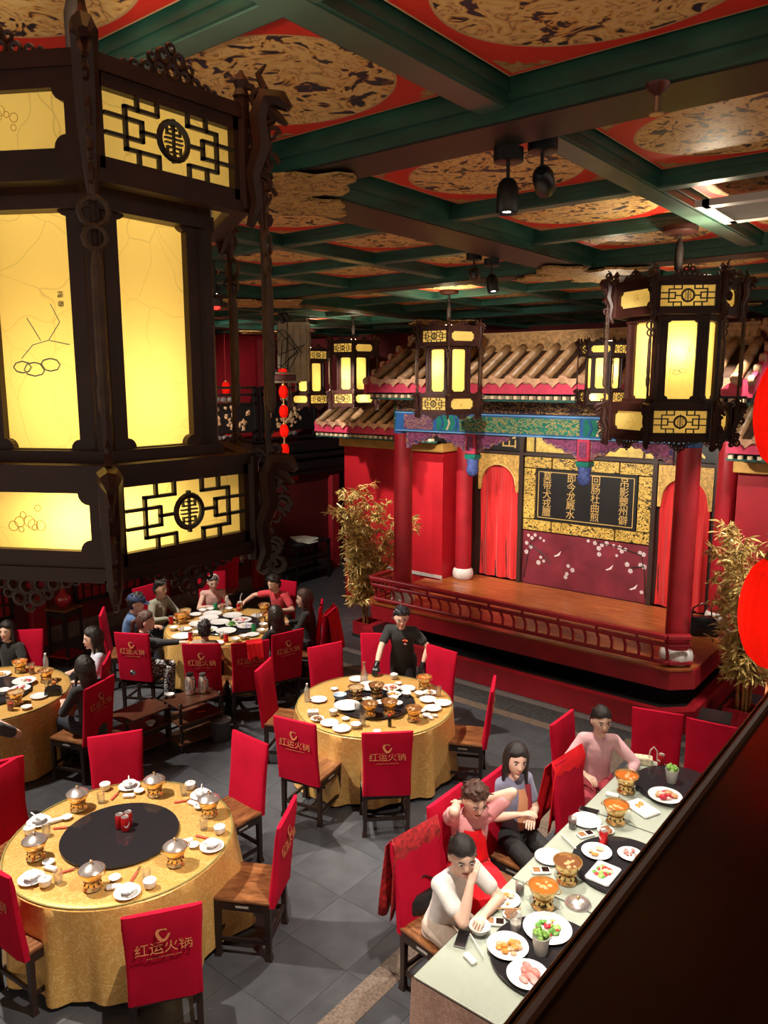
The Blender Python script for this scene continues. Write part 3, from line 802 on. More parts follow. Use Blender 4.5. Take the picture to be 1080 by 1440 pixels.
def frame_with_hole(b, wd, ht, hole, dep, mtx):
    """rectangular board wd x ht with a polygon hole, as a ring of quads"""
    n = len(hole); out = []
    for (x, y) in hole:
        s = max(abs(x) / (wd / 2), abs(y) / (ht / 2)); out.append((x / s, y / s))
    # make sure board corners are used
    for sx, sy in ((1, 1), (-1, 1), (-1, -1), (1, -1)):
        k = min(range(n), key=lambda i: (out[i][0] - sx * wd / 2) ** 2 + (out[i][1] - sy * ht / 2) ** 2)
        out[k] = (sx * wd / 2, sy * ht / 2)
    vs = [(x, y, 0) for x, y in hole] + [(x, y, 0) for x, y in out] + [(x, y, dep) for x, y in hole] + [(x, y, dep) for x, y in out]
    fs = []
    for i in range(n):
        j = (i + 1) % n
        fs += [(i, j, n + j, n + i), (2 * n + j, 2 * n + i, 3 * n + i, 3 * n + j), (j, i, 2 * n + i, 2 * n + j), (n + i, n + j, 3 * n + j, 3 * n + i)]
    b.add(vs, fs, mtx)

def fret(b, W, Hh, mtx, t=.008):
    """openwork panel with longevity roundel"""
    def bar(x0, y0, x1, y1):
        b.box_ = None
        cx, cy_ = (x0 + x1) / 2, (y0 + y1) / 2
        vs = MB().box((cx, cy_, .004), (abs(x1 - x0) + t, abs(y1 - y0) + t, .010)); b.add(vs.v, vs.f, mtx)
    x, y = W / 2, Hh / 2
    for s in (-1, 1):
        bar(s * .36 * W, -y * .62, s * .36 * W, y * .62); bar(s * .24 * W, -y * .28, s * .24 * W, y * .28)
        bar(s * .24 * W, y * .28, s * .36 * W, y * .28); bar(s * .24 * W, -y * .28, s * .36 * W, -y * .28)
        bar(s * .24 * W, 0, s * x, 0) if False else None
        bar(s * .12 * W, 0, s * .24 * W, 0); bar(s * .36 * W, 0, s * x, 0) if False else None
        bar(s * .36 * W, y * .28, s * x, y * .28); bar(s * .36 * W, -y * .28, s * x, -y * .28)
        for q in (-1, 1):
            bar(s * .36 * W, q * y * .62, s * .12 * W, q * y * .62)
            bar(s * .12 * W, q * y * .62, s * .12 * W, q * y); bar(s * .27 * W, q * y * .62, s * .27 * W, q * y)
            bar(s * .12 * W, q * y * .62, s * .09 * W, q * y * .45)if False else None
    for q in (-1, 1): bar(0, q * y * .5, 0, q * y * .62); bar(-.12 * W, q * y * .62, .12 * W, q * y * .62) if False else None
    rr = .115 * W
    ring = MB().tube([(rr * math.cos(a), rr * math.sin(a), .005) for a in [k * PI / 10 for k in range(20)]], t * .95, 5, True); b.add(ring.v, ring.f, mtx)
    disc = MB()
    for yy, wdt in ((.62, .5), (.36, .9), (.12, 1.2), (-.12, 1.2), (-.36, .9), (-.62, .5)):
        disc.box((0, yy * rr, .005), (wdt * rr, t * .45, .008))
    disc.box((0, 0, .005), (t * .5, rr * 1.7, .008))
    for s in (-1, 1):
        disc.box((s * .45 * rr, .5 * rr, .005), (t * .45, rr * .4, .008)); disc.box((s * .45 * rr, -.5 * rr, .005), (t * .45, rr * .4, .008))
    b.add(disc.v, disc.f, mtx)

def scrollwork(b, W, hgt, mtx, sgn):
    """carved cresting: touching pierced lobes rising to the middle"""
    def lobe(cx, cyy, r):
        s_ = MB().tube([(cx + r * .72 * math.cos(a), sgn * (cyy + r * .72 * math.sin(a)), .006) for a in [k * PI / 5 for k in range(10)]], r * .36, 5, True); b.add(s_.v, s_.f, mtx)
    u = hgt * .25
    for x, y, r in ((0, .95, 1.0), (-1.5, .75, .85), (1.5, .75, .85), (-3.0, .6, .75), (3.0, .6, .75), (-4.4, .45, .6), (4.4, .45, .6), (-.95, 2.25, .9), (.95, 2.25, .9), (0, 3.2, .65), (-2.3, 1.75, .6), (2.3, 1.75, .6), (-5.5, .3, .45), (5.5, .3, .45)):
        lobe(x * u * W / .41, y * u, r * u)
    bar = MB().box((0, 0, .006), (W * .92, hgt * .16, .012)); b.add(bar.v, bar.f, mtx)

RT, RM, RB = .41, .30, .41            # corner radii of the three tiers
def lantern(label, loc, rz, flip=0, scale=1.0, bulbs=((0, .02, .40, 5), (140, .05, -.05, 8), (-20, .12, -.41, 6))):
    """local z=0 is the middle of the lantern"""
    t = thing('palace_lantern', label, 'lantern', loc, rz)
    if scale != 1.0: t.scale = (scale,) * 3
    def faces(Rr, z0, z1):
        ap = Rr * math.cos(PI / 6); wd = Rr
        for k in range(6):
            a = PI / 6 + k * PI / 3
            n = Vector((math.cos(a), math.sin(a), 0)); xax = Vector((-math.sin(a), math.cos(a), 0))
            m = Matrix(((xax.x, 0, n.x, n.x * ap), (xax.y, 0, n.y, n.y * ap), (0, 1, 0, (z0 + z1) / 2), (0, 0, 0, 1)))
            yield k, m, wd, z1 - z0
    def hexring(b, Rr, z0, z1, extra=0):
        q = lambda r, z: [(r * math.cos(k * PI / 3), r * math.sin(k * PI / 3), z) for k in range(6)]
        b.loft([q(Rr + extra, z0), q(Rr + extra, z1), q(Rr + extra - .05, z1), q(Rr + extra - .05, z0), q(Rr + extra, z0)], cap=False)
    tiers = (('top', RT, .315, .505), ('mid', RM, -.315, .315), ('bottom', RB, -.52, -.315))
    for nm, Rr, z0, z1 in tiers:
        for k, m, wd, ht in faces(Rr, z0, z1):
            fm = .028 if nm != 'mid' else .04
            iw, ih = wd - 2 * fm - .02, ht - 2 * fm
            is_fret = nm != 'mid' and (k + flip) % 2 == 0
            b = MB()
            if is_fret:
                for s in (-1, 1):
                    q = MB().box((s * (wd / 2 - fm / 2 - .005), 0, -.006), (fm, ht, .022)).box((0, s * (ht / 2 - fm / 2), -.006), (wd, fm, .022)); b.add(q.v, q.f, m)
                b.build(nm + '_frame', lantern_wood, t)
                f = MB(); fret(f, iw, ih, m, .0075); f.build('fretwork', fret_black, t)
            else:
                iw2, ih2 = (iw - .012, ih - .02)
                frame_with_hole(b, wd, ht, notched(iw2, ih2, .022 if nm == 'mid' else .026), .02, m @ Matrix.Translation((0, 0, -.012)))
                b.build(nm + '_frame', lantern_wood, t)
            p = MB(); p.add([(-iw / 2 - .01, -ih / 2 - .01, -.016), (iw / 2 + .01, -ih / 2 - .01, -.016), (iw / 2 + .01, ih / 2 + .01, -.016), (-iw / 2 - .01, ih / 2 + .01, -.016)], [(0, 1, 2, 3)], m)   # one sheet of oiled paper
            p.build('paper_pane', paper, t)
            if not is_fret and (k % 2 == 1 or nm != 'mid'):
                g = MB(); rnd = random.Random(k * 7 + len(nm))
                if nm == 'mid':
                    for (x, y, r) in ((-.05, -.08, .022), (-.02, -.085, .026), (.02, -.075, .024)): 
                        q = MB().tube([(x + r * math.cos(a), y + r * .6 * math.sin(a), -.0145) for a in [s_ * PI / 4 for s_ in range(8)]], .0018, 4, True); g.add(q.v, q.f, m)
                    for pts in (((-.05, -.06), (-.02, -.03), (.02, -.02), (.05, .02)), ((.02, -.02), (.07, -.03)), ((0, -.02), (-.03, .03)), ((.05, .02), (.03, .06))):
                        q = MB().tube([(x, y, -.0145) for x, y in pts], .0011, 4); g.add(q.v, q.f, m)
                    g.build('ink_painting', paint_blue, t)
                    if Rr < .35:
                        tx = text_mesh('梅 春', .016, 'inscription', .0005)
                        link('inscription', tx, fret_black, t).matrix_local = m @ Matrix.Translation((.055, .07, -.0140)) @ Matrix.Rotation(-PI / 2, 4, 'Z')
                else:
                    for _ in range(9):
                        x, y = rnd.gauss(0, .025), rnd.gauss(0, .02); r = rnd.uniform(.006, .014)
                        q = MB().tube([(x + r * math.cos(a), y + r * math.sin(a), -.0145) for a in [s_ * PI / 6 for s_ in range(12)]], .0008, 4, True); g.add(q.v, q.f, m)
                    g.build('ink_painting', paint_ochre, t)
    # horizontal mouldings
    for Rr, z, hh, ex in ((RT, .517, .026, .016), (RT, .305, .026, .012), (RM, .27, .03, .03), (RM, -.285, .035, .035), (RB, -.305, .026, .012), (RB, -.532, .026, .016)):
        b = MB(); hexring(b, Rr, z - hh / 2, z + hh / 2, ex); b.build('moulding', lantern_wood, t)
    q = lambda r, z: [(r * math.cos(k * PI / 3), r * math.sin(k * PI / 3), z) for k in range(6)]
    MB().loft([q(RT - .02, .505), q(RT - .02, .525)]).build('top_board', lantern_wood, t)
    MB().loft([q(RB - .01, -.305), q(RB - .01, -.300), q(RM, -.300), q(RM, -.305), q(RB - .01, -.305)], cap=False).build('shelf_board', lantern_wood, t)
    # corner posts of each tier, cresting, apron, dragon-head corners with outer rods
    for k in range(6):
        a = k * PI / 3; c, s = math.cos(a), math.sin(a)
        b = MB()
        b.cyl((RT * c, RT * s, .30), (RT * c, RT * s, .55), .018, n=8); b.cyl((RM * c, RM * s, -.31), (RM * c, RM * s, .31), .022, n=8); b.cyl((RB * c, RB * s, -.57), (RB * c, RB * s, -.30), .018, n=8)
        b.lathe([(.012, 0), (.022, .012), (.014, .028), (.020, .045), (.004, .07)], 8, (RT * c, RT * s, .545))
        b.build('corner_post', lantern_wood, t, smooth=True)
        # carved heads projecting at the corners
        for zc, sg in ((.46, 1), (-.40, -1)):
            d = MB(); o = RT + .012
            def rz_(r_, z_): return ((o + r_) * c, (o + r_) * s, zc + z_)
            d.tube([rz_(.0, -.20), rz_(.02, -.15), rz_(.012, -.08), rz_(.035, -.02), rz_(.028, .05), rz_(.05, .09), rz_(.085, .085), rz_(.105, .065)], [.010, .018, .022, .026, .026, .028, .022, .010], 7)
            d.tube([rz_(.05, .07), rz_(.08, .045), rz_(.098, .03)], [.016, .012, .006], 6)                      # jaw
            d.tube([rz_(.045, .11), rz_(.03, .145), rz_(.05, .165)], [.010, .008, .003], 5)                     # horn
            for (rr0, z0, r0) in ((.045, -.13, .022), (.05, -.055, .026), (.062, .01, .018), (.035, -.185, .016), (.005, .10, .02)):
                d.tube([rz_(rr0 + r0 * (1 - .6 * q / 9) * math.cos(q * .75), z0 + r0 * (1 - .6 * q / 9) * math.sin(q * .75)) for q in range(10)], [.0065 - .0003 * q for q in range(10)], 5)
            rn_ = random.Random(k * 3 + sg)
            for q in range(16):
                r0 = rn_.uniform(.010, .020); ra, za = rn_.uniform(.0, .075), rn_.uniform(-.20, .13); ra *= 1 - .4 * abs(za + .03) / .2
                d.tube([rz_(ra + r0 * math.cos(u_ * PI / 4), za + r0 * math.sin(u_ * PI / 4)) for u_ in range(8)], r0 * .42, 5, True)
            d.build('carved_dragon_head', lantern_wood, t, smooth=True)
        o = RT + .055; rod = MB()
        rod.tube([(o * c, o * s, .36), (o * c, o * s, .24)], .006, 5)
        for z, r in ((.22, .028), (.17, .022)):
            rod.tube([(o * c + r * math.cos(u) * -s, o * s + r * math.cos(u) * c, z + r * math.sin(u)) for u in [w_ * PI / 5 for w_ in range(10)]], .006, 5, True)
        rod.lathe([(.006, 0), (.013, .02), (.014, .06), (.010, .08), (.013, .10), (.012, .30), (.006, .34)], 8, (o * c, o * s, -.19))
        rod.build('tassel', M('tassel_dark', (.06, .028, .012), .6, var=.4, scale=30), t, smooth=True)
        MB().cyl(((o - .01) * c, (o - .01) * s, -.35), ((o - .01) * c, (o - .01) * s, .36), .008, n=6).build('outer_rod', lantern_wood, t)
    for Rr, z0, z1, sg in ((RT, .530, .70, 1), (RB, -.70, -.545, -1)):
        for k, m, wd, ht in faces(Rr, .530 if sg > 0 else -.545, .530 if sg > 0 else -.545):
            b = MB(); scrollwork(b, wd, .085, m, sg); b.build('carved_cresting' if sg > 0 else 'carved_apron', lantern_wood, t, smooth=True)
    # hook, chain, ceiling rose
    if True:
        zt = (ceil_at(loc[0], loc[1]) - loc[2]) / scale
        MB().lathe([(.10, -.05), (.12, -.035), (.12, 0)], 20, (0, 0, zt)).build('ceiling_rose', lantern_wood, t, smooth=True)
        b = MB(); n = max(3, int((zt - .62) / .06))
        for k in range(n):
            z = zt - .06 - k * (zt - .62) / n
            b.tube([(.014 * math.cos(u) * (1 if k % 2 else 0), .014 * math.cos(u) * (0 if k % 2 else 1), z + .032 * math.sin(u)) for u in [w_ * PI / 4 for w_ in range(8)]], .005, 5, True)
        b.cyl((0, 0, .50), (0, 0, .62), .02)
        b.build('chain', M('chain_dark', (.05, .03, .025), .4, metal=.6), t)
        MB().lathe([(.012, 0), (.028, .03), (.03, .16), (.02, .20), (.01, .23)], 10, (.0, .0, .60)).build('hook_cover', M('hook_black', (.010, .006, .005), .7, spec=.2), t, smooth=True)
    # bulbs
    bulbm = M('bulb_glow', (1, .9, .7), .5, emit=(1, .85, .55, 14))
    for (x, y, z, wt) in [(br * math.cos(R(ba)), br * math.sin(R(ba)), bz, bw * scale) for ba, br, bz, bw in bulbs]:
        MB().ell((x, y, z), (.025, .025, .035), 10, 8).build('bulb', bulbm, t, smooth=True)
        ld = bpy.data.lights.new('lantern_bulb', 'POINT'); ld.energy = wt; ld.color = (1, .82, .46); ld.shadow_soft_size = .045
        lo = bpy.data.objects.new('lantern_bulb', ld); COL.objects.link(lo); lo.parent = t; lo.location = (x, y, z)
    # extra lamp added on each lantern top to brighten the painted ceiling
    MB().lathe([(.035, .522), (.045, .535), (.040, .55), (.0005, .552)], 12, (.27, .0, 0)).build('added_uplight', M('added_uplight_glow', (1, .9, .7), .4, emit=(1, .85, .6, 6)), t, smooth=True)
    ld = bpy.data.lights.new('added_ceiling_uplight', 'SPOT'); ld.energy = 38 * scale; ld.color = (1, .84, .60); ld.spot_size = R(165); ld.spot_blend = .4; ld.shadow_soft_size = .05
    lo = bpy.data.objects.new('added_ceiling_uplight', ld); COL.objects.link(lo); lo.parent = t; lo.location = (.27, 0, .565); lo.rotation_euler = (PI, 0, 0)
    return t
LZ = 4.455
# corner directions: lantern corners point along local x rotated by multiples of 60 degrees
lantern('large hexagonal palace lantern hanging beside the gallery handrail', (-1.86, 1.13, LZ - .04), R(-30), 0, bulbs=((0, .03, .40, 5), (20, .05, -.15, 7.5), (-4, .26, -.42, 6)))
lantern('hexagonal palace lantern hanging over the long pale table', (-1.90, 5.65, LZ), R(-30), 1, bulbs=((0, .03, .40, 5), (-34, .14, .06, 10), (100, .05, -.41, 6)))
lantern('hexagonal palace lantern hanging before the eaves over the round gold table', (-5.66, 8.38, LZ), R(-56), 1, bulbs=((0, .03, .40, 5), (-40, .12, .05, 10), (100, .05, -.41, 6)))
lantern('hexagonal palace lantern hanging near the low tiled roof and bamboo', (-8.73, 10.07, LZ), R(-49), 1, bulbs=((0, .03, .40, 5), (0, .05, .0, 9), (28, .25, -.42, 7)))
lantern('hexagonal palace lantern behind the beige hanging cabinet', (-10.6, 10.95, LZ - .05), R(-49), 0)
lantern('small hexagonal palace lantern hanging before the stage lintel', (-3.42, 8.02, 4.40), R(-47), 0, .60, bulbs=((0, .03, .40, 6), (20, .10, .05, 10), (-60, .25, -.42, 8)))

# ---------------------------------------------------------------- ceiling spotlights
spot_black = M('spot_black', (.012, .012, .013), .35)
def spotlight(loc, target, watts, cone, label, group):
    t = thing('ceiling_spotlight', label, 'spotlight', loc, 0, group); t.scale = (.78,) * 3
    MB().lathe([(.05, 0), (.085, -.0), (.085, -.07), (.07, -.075), (.012, -.075)][::-1], 18).build('canopy', spot_black, t, smooth=True)
    MB().cyl((0, 0, -.07), (0, 0, -.17), .010).build('stem', spot_black, t)
    d = (Vector(target) - Vector(loc) - Vector((0, 0, -.17))).normalized()
    q = d.to_track_quat('Z', 'Y').to_matrix().to_4x4(); m = Matrix.Translation((0, 0, -.18)) @ q
    MB().lathe([(.03, -.02), (.05, .0), (.062, .04), (.062, .16), (.055, .17), (.045, .16)], 16, mtx=m).build('lamp_head', spot_black, t, smooth=True)
    MB().lathe([(.045, .155), (.0005, .165)], 16, mtx=m).build('lens', M('lens_lit', (1, 1, 1), .3, emit=(1, .93, .82, 30 if watts else 0)) if watts else spot_black, t)
    if watts:
        ld = bpy.data.lights.new('spot_beam', 'SPOT'); ld.energy = watts * SPOT_GAIN; ld.color = SPOTCOL; ld.spot_size = R(cone); ld.spot_blend = .55; ld.shadow_soft_size = .035
        lo = bpy.data.objects.new('spot_beam', ld); COL.objects.link(lo); lo.parent = t
        lo.matrix_local = Matrix.Translation(Vector((0, 0, -.18)) + d * .18) @ d.to_track_quat('-Z', 'Y').to_matrix().to_4x4()
WHERE = ['above the head of the long table', 'above the chair facing the pink blouse', 'above the clean set table', 'above the server\'s table', 'above the crowded table', 'above the juice table', 'above the stage corner column', 'above the golden bamboo', 'above the red paper lanterns']
for (x, y), heads, rot in FIX:
    where = WHERE.pop(0)
    c, s = math.cos(R(rot)), math.sin(R(rot))
    for k, (tg, wt, cone) in enumerate(heads):
        o = -.075 if k == 0 else .075
        spotlight((x + o * c, y + o * s, ceil_at(x + o * c, y + o * s)), tg, wt, cone, 'black swivel ceiling spotlight of the pair ' + where, 'spotlights ' + where)
# unseen lamps added behind the stage lintel to brighten the back screen
for x in (-6.7, -5.1, -3.6):
    spotlight((x, 9.72, 3.93), (x - .1, 11.9, 2.3), 60, 110, 'added unseen black spotlight behind the painted stage lintel', 'added spotlights behind the stage lintel')
t = thing('added_lamp_bar', 'added unseen black bar carrying the added spotlights behind the stage lintel', 'added lamp bar', (-5.145, 9.70, 3.93))
MB().box((0, 0, .02), (4.2, .22, .04)).build('bar', spot_black, t)  # bar added only to hold the unseen lamps
# sprinkler, air vent
t = thing('fire_sprinkler', 'small brass fire sprinkler under the green beam', 'sprinkler', (*at(925, 118, CEIL_Z - .13).xy, CEIL_Z - .13)); t.scale = (.8,) * 3
MB().lathe([(.012, -.05), (.05, -.012), (.055, 0)], 14).build('escutcheon', M('sprinkler_red', (.12, .045, .035), .35, metal=.5), t, smooth=True)
MB().lathe([(.030, -.125), (.034, -.12), (.012, -.11), (.010, -.05)], 12).build('sprinkler_head', M('sprinkler_metal', (.6, .42, .3), .3, metal=.9), t, smooth=True)
p = at(1112, 280, CEIL_Z - .11)
t = thing('ceiling_vent', 'flat white rectangular air vent fixed to the coffered ceiling', 'vent', (p.x, p.y, CEIL_Z - .11))
b = MB()
for s in (-1, 1): b.box((s * .40, 0, -.02), (.08, .62, .04)); b.box((0, s * .27, -.02), (.80, .08, .04))
b.build('frame', M('vent_white', (.62, .58, .52), .4), t)
MB().box((0, 0, -.008), (.74, .5, .01)).build('grille_back', M('vent_dark', (.06, .05, .045), .5), t)
for k in range(6): MB().box((0, -.20 + k * .08, -.022), (.72, .012, .02), (R(35), 0, 0)).build('vane', M('vent_white', (.6, .6, .6)), t)
# ---------------------------------------------------------------- chairs
chair_ink = M('chair_gold_print', (.52, .17, .07), .6)
def logo_mesh():
    b = MB()
    pts = []
    for k in range(26):
        a = R(60) + k / 25 * R(300); r = .036 + .004 * math.sin(3 * a)
        pts.append((r * math.cos(a), r * math.sin(a) * 1.0 + .0, 0))
    n = len(pts); vs = []
    for i, (x, y, _) in enumerate(pts):
        wv = .006 + .005 * math.sin(PI * i / (n - 1)); l = math.hypot(x, y)
        vs += [(x * (1 - wv / l), y * (1 - wv / l), .0), (x * (1 + wv / l), y * (1 + wv / l), .0)]
    b.add(vs, [(2 * i, 2 * i + 1, 2 * i + 3, 2 * i + 2) for i in range(n - 1)])
    fl = [(.0, .036), (.016, .050), (.008, .066), (.020, .040), (.022, .018), (.008, .022)]
    b.add([(x, y, 0) for x, y in fl], [tuple(range(len(fl)))])
    return b
txt = text_mesh('红运火锅', .088, 'lettering', .0006)
dash = MB()
for k in range(18): dash.box((-.10 + k * .0118, 0, 0), (.0075, .006, .001))
def make_chair():
    t = thing('dining_chair', 'wooden chair with red cloth back cover', 'chair')
    MB().rbox((0, .0, .475), (.46, .44, .03), .008).build('seat', seat_wood, t)
    b = MB()
    for s in (-1, 1):
        b.box((0, s * .205, .425), (.44, .022, .06)); b.box((s * .215, 0, .425), (.022, .42, .06))
    b.build('seat_frame', dark_wood, t)
    MB().box((-.2275, 0, .43), (.004, .10, .016)).build('apron_slot', M('slot_light', (.35, .32, .3), .5), t)
    MB().box((.2275, 0, .43), (.004, .10, .016)).build('apron_slot', M('slot_light', (.3, .3, .3)), t)
    for sx in (-1, 1):
        for sy in (-1, 1):
            l = MB()
            l.loft([[(sx * .205 + a * .022, sy * .195 + c * .022, .46) for a, c in ((-1, -1), (1, -1), (1, 1), (-1, 1))],
                    [(sx * .207 + a * .018, sy * .197 + c * .018, .06) for a, c in ((-1, -1), (1, -1), (1, 1), (-1, 1))],
                    [(sx * .210 + a * .026, sy * .200 + c * .026, .0) for a, c in ((-1, -1), (1, -1), (1, 1), (-1, 1))]][::-1])
            l.build('leg', dark_wood, t)
    for s in (-1, 1): MB().box((s * .206, 0, .14), (.02, .39, .03)).build('stretcher', dark_wood, t)
    MB().box((0, .197, .17), (.40, .02, .03)).build('stretcher', dark_wood, t)
    MB().box((0, -.197, .17), (.40, .02, .03)).build('stretcher', dark_wood, t)
    for s in (-1, 1): MB().box((s * .195, -.250, .72), (.03, .02, .50), (R(6.5), 0, 0)).build('back_post', dark_wood, t)
    # loose red cloth slip over the backrest
    rings = []; nz = 9
    for j in range(nz):
        u = j / (nz - 1); z = .44 + .66 * u; lean = -.225 - .075 * u
        hw = .232 + .016 * u - .010 * math.sin(PI * u); hd = .034 - .008 * u
        if j == nz - 1: hw -= .006; hd -= .010
        ring = []; m = 24
        for i in range(m):
            a = 2 * PI * i / m; ca, sa = math.cos(a), math.sin(a)
            x = hw * math.copysign(abs(ca) ** .25, ca); y = hd * math.copysign(abs(sa) ** .45, sa)
            wob = .006 * math.sin(9 * x / hw * 1.7 + .8) * (1 - u) 
            ring.append((x, lean + y + wob, z + (.006 * math.sin(5 * x / hw) if j == 0 else 0) + (.006 * (abs(x) / hw) ** 3 if j == nz - 1 else 0)))
        rings.append(ring)
    cv = MB().loft(rings).build('back_cover', red_cloth, t, smooth=True)
    # print on the outer side
    rot = (PI / 2 + R(6.5) - R(0), 0, 0)
    def onback(z): return -.225 - .075 * ((z - .44) / .66) - .0405 + .008 * ((z - .44) / .66)
    link('logo_print', logo_mesh().mesh('logo_print'), chair_ink, cv, (0, onback(.955), .955), (PI / 2 - R(6.5), 0, 0))
    link('lettering_print', txt, chair_ink, cv, (0, onback(.855), .855), (PI / 2 - R(6.5), 0, 0))
    link('small_print', dash.mesh('small_print'), chair_ink, cv, (0, onback(.79), .79), (PI / 2 - R(6.5), 0, 0))
    return t
chair0 = make_chair()
def face(x, y, tx, ty): return math.atan2(-(tx - x), ty - y)
def chair_back(px, py, tx, ty, label, turn=0, group=None):
    """chair whose back-top centre lies under the pixel at 1.08 m, facing the point tx,ty"""
    p = at(px, py, 1.08); a = face(p.x, p.y, tx, ty) + R(turn)
    x, y = p.x - math.sin(a) * .30, p.y + math.cos(a) * .30
    return place(chair0, (x, y, 0), a, label, group)

T1, T2, T3, T4 = (-5.12, 3.08), (-5.20, 6.32), (-8.66, 7.13), (-8.85, 3.76)
chair_back(162, 1035, *T1, 'red-covered chair between the service trolley and the empty set table')
chair_back(352, 1040, *T1, 'red-covered chair at set table, its back toward the server\'s table')
chair_back(404, 1145, *T1, 'red-covered chair at set table, alone on the open grey floor')
chair_back(228, 1285, *T1, 'red-covered chair whose printed back hides part of the set table cloth', -10)
chair_back(-14, 1222, *T1, 'wooden seat pushed to set table beside the draped cloth corner')
chair_back(-6, 1085, *T1, 'red-covered chair at set table nearest the seated dark-shirted woman')
chair_back(457, 909, *T2, 'empty red-covered chair beside the server, toward the crowded table')
chair_back(621, 914, *T2, 'empty red-covered chair beside the server, toward the stage')
chair_back(694, 964, *T2, 'empty red-covered chair at server\'s table facing away from long table')
chair_back(545, 1033, *T2, 'printed red chair back directly in front of server\'s gold table')
chair_back(414, 1016, *T2, 'printed red chair at server\'s table nearest the empty set table', 6)
chair_back(370, 937, *T2, 'empty red-covered chair at server\'s table nearest the metal jugs')
chair_back(533, 893, *T2, 'red-covered chair hidden behind the standing server')
cc3 = 'printed red chair at crowded table '
chair_back(185, 893, *T3, 'printed red chair of the woman reaching across the crowded table', 25)
chair_back(283, 908, *T3, 'printed red chair of the child seated at the crowded table')
chair_back(352, 905, *T3, 'printed red chair with a red cloth hung over its top')
chair_back(405, 891, *T3, 'printed red chair of the long-haired woman in black')
chair_back(452, 850, *T3, 'red chair of the dark-haired woman at crowded table, stage side')
chair_back(143, 862, *T3, 'red chair of the man in the blue cap')
chair_back(203, 826, *T3, 'red chair of the man with glasses')
chair_back(297, 806, *T3, 'red chair of the woman in the pale pink top')
chair_back(400, 818, *T3, 'red chair of the man in the red shirt')
chair_back(318, 782, -10.2, 7.9, 'spare red-draped chair standing by the wall behind the pale pink top')
chair_back(140, 962, *T4, 'printed red chair of the woman in black striped shirt')
chair_back(34, 888, *T4, 'red chair behind the woman in plain black top')
chair_back(150, 928, *T4, 'red chair of the woman in pale blue shirt')
chair_back(-10, 1075, *T4, 'red chair of the guest raising a red drink')
LTX = -1.95
def lt(px, py, label, turn=0):
    p = at(px, py, 1.08); return chair_back(px, py, p.x + 2, p.y, label, turn)
lt(583, 1172, 'red chair of the woman in white shirt, jacket hung on it', -8)
lt(626, 1122, 'red chair of the woman with hands behind her head')
lt(697, 1088, 'red chair of the woman with crossed arms')
lt(790, 1012, 'red-covered chair behind the woman in pink blouse')
p = at(800, 1062, 1.08)
chair_back(797, 1066, p.x + 2, p.y - .2, 'chair with bright red jacket beside the woman in pink blouse')
chair_back(925, 1003, -2.05, 6.0, 'red-covered chair at long table head near tissue box')
chair_back(1003, 1020, -1.7, 6.0, 'red-covered chair at long table head partly behind the handrail')

# ---------------------------------------------------------------- round tables
TZ = .762
def round_table(cx, cy, rad, who, susan, seed, sr=.45):
    t = thing('round_table', 'round dining table under the gold cloth ' + who, 'table', (cx, cy, 0))
    MB().lathe([(rad - .01, .715), (rad, .72), (rad, .74), (rad - .01, .75)], 48).build('tabletop', dark_wood, t)
    MB().lathe([(.30, 0), (.30, .04), (.10, .08), (.08, .60), (.30, .70), (.30, .716)], 16).build('pedestal', dark_wood, t)
    for k in range(4):
        a = k * PI / 2 + .4; MB().rbox((math.cos(a) * (rad - .09), math.sin(a) * (rad - .09), .02), (.16, .07, .04), .01, (0, 0, a)).build('foot', black_wood, t)
    rnd = random.Random(seed); ph = [rnd.uniform(0, 6.28) for _ in range(6)]
    n = 160; b = MB(); vs = []; rings = [(0.001, TZ - .002), (rad * .5, TZ - .002), (rad * .9, TZ - .002), (rad - .004, TZ - .002), (rad + .008, TZ - .012)]
    for r, z in rings:
        for i in range(n): a = 2 * PI * i / n; vs.append((r * math.cos(a), r * math.sin(a), z))
    for j in range(1, 12):
        u = j / 11; z = TZ - .012 - (TZ - .06) * u
        for i in range(n):
            a = 2 * PI * i / n
            wv = .5 * math.sin(11 * a + ph[0] + .6 * math.sin(3 * a + ph[1])) + .35 * math.sin(17 * a + ph[2]) + .3 * math.sin(5 * a + ph[3])
            fold = max(-.35, wv) * .085 * (u ** .8)
            cornr = .075 * max(0, math.cos(2 * (a - ph[4]))) ** 4 * u
            r = rad + .010 + .015 * u + fold + cornr
            zz = max(.018, z - (.05 * max(0, math.cos(2 * (a - ph[4]))) ** 4 - .012 * math.sin(7 * a)) * u)
            vs.append((r * math.cos(a), r * math.sin(a), zz))
    m = len(vs) // n
    b.add(vs, [(j * n + i, (j + 1) * n + i, (j + 1) * n + (i + 1) % n, j * n + (i + 1) % n) for j in range(m - 1) for i in range(n)])
    c = b.build('tablecloth', gold_cloth, None, True, (cx, cy, 0))
    tag(c, 'gold brocade cloth draped to the floor over the table ' + who, 'tablecloth')
    g = MB().lathe([(rad - .004, TZ), (rad + .002, TZ + .002), (rad + .002, TZ + .005), (rad - .010, TZ + .006), (rad - .010, TZ + .0005), (rad - .004, TZ)], 64, cap=False).build('glass_rim', M('glass_edge', (.25, .22, .08), .1, spec=.6), c)
    s = thing('lazy_susan', 'round black glass turntable on the gold table ' + who, 'turntable', (*susan, TZ))
    MB().lathe([(.12, 0), (.12, .012)], 24).build('bearing', steel, s)
    MB().lathe([(sr - .005, .010), (sr, .013), (sr, .022), (sr - .004, .025), (.0005, .0255)], 64).build('glass_disc', black_glass, s)
    return t
round_table(*T1, .86, 'set with covered pots', (T1[0] - .02, T1[1] + .0), 3)
round_table(*T2, .87, 'where the server stands', (T2[0] + .0, T2[1] + .0), 5)
round_table(*T3, .90, 'crowded with eight diners', (T3[0], T3[1]), 8, .48)
round_table(*T4, .87, 'with orange juice glasses', (T4[0], T4[1]), 9)
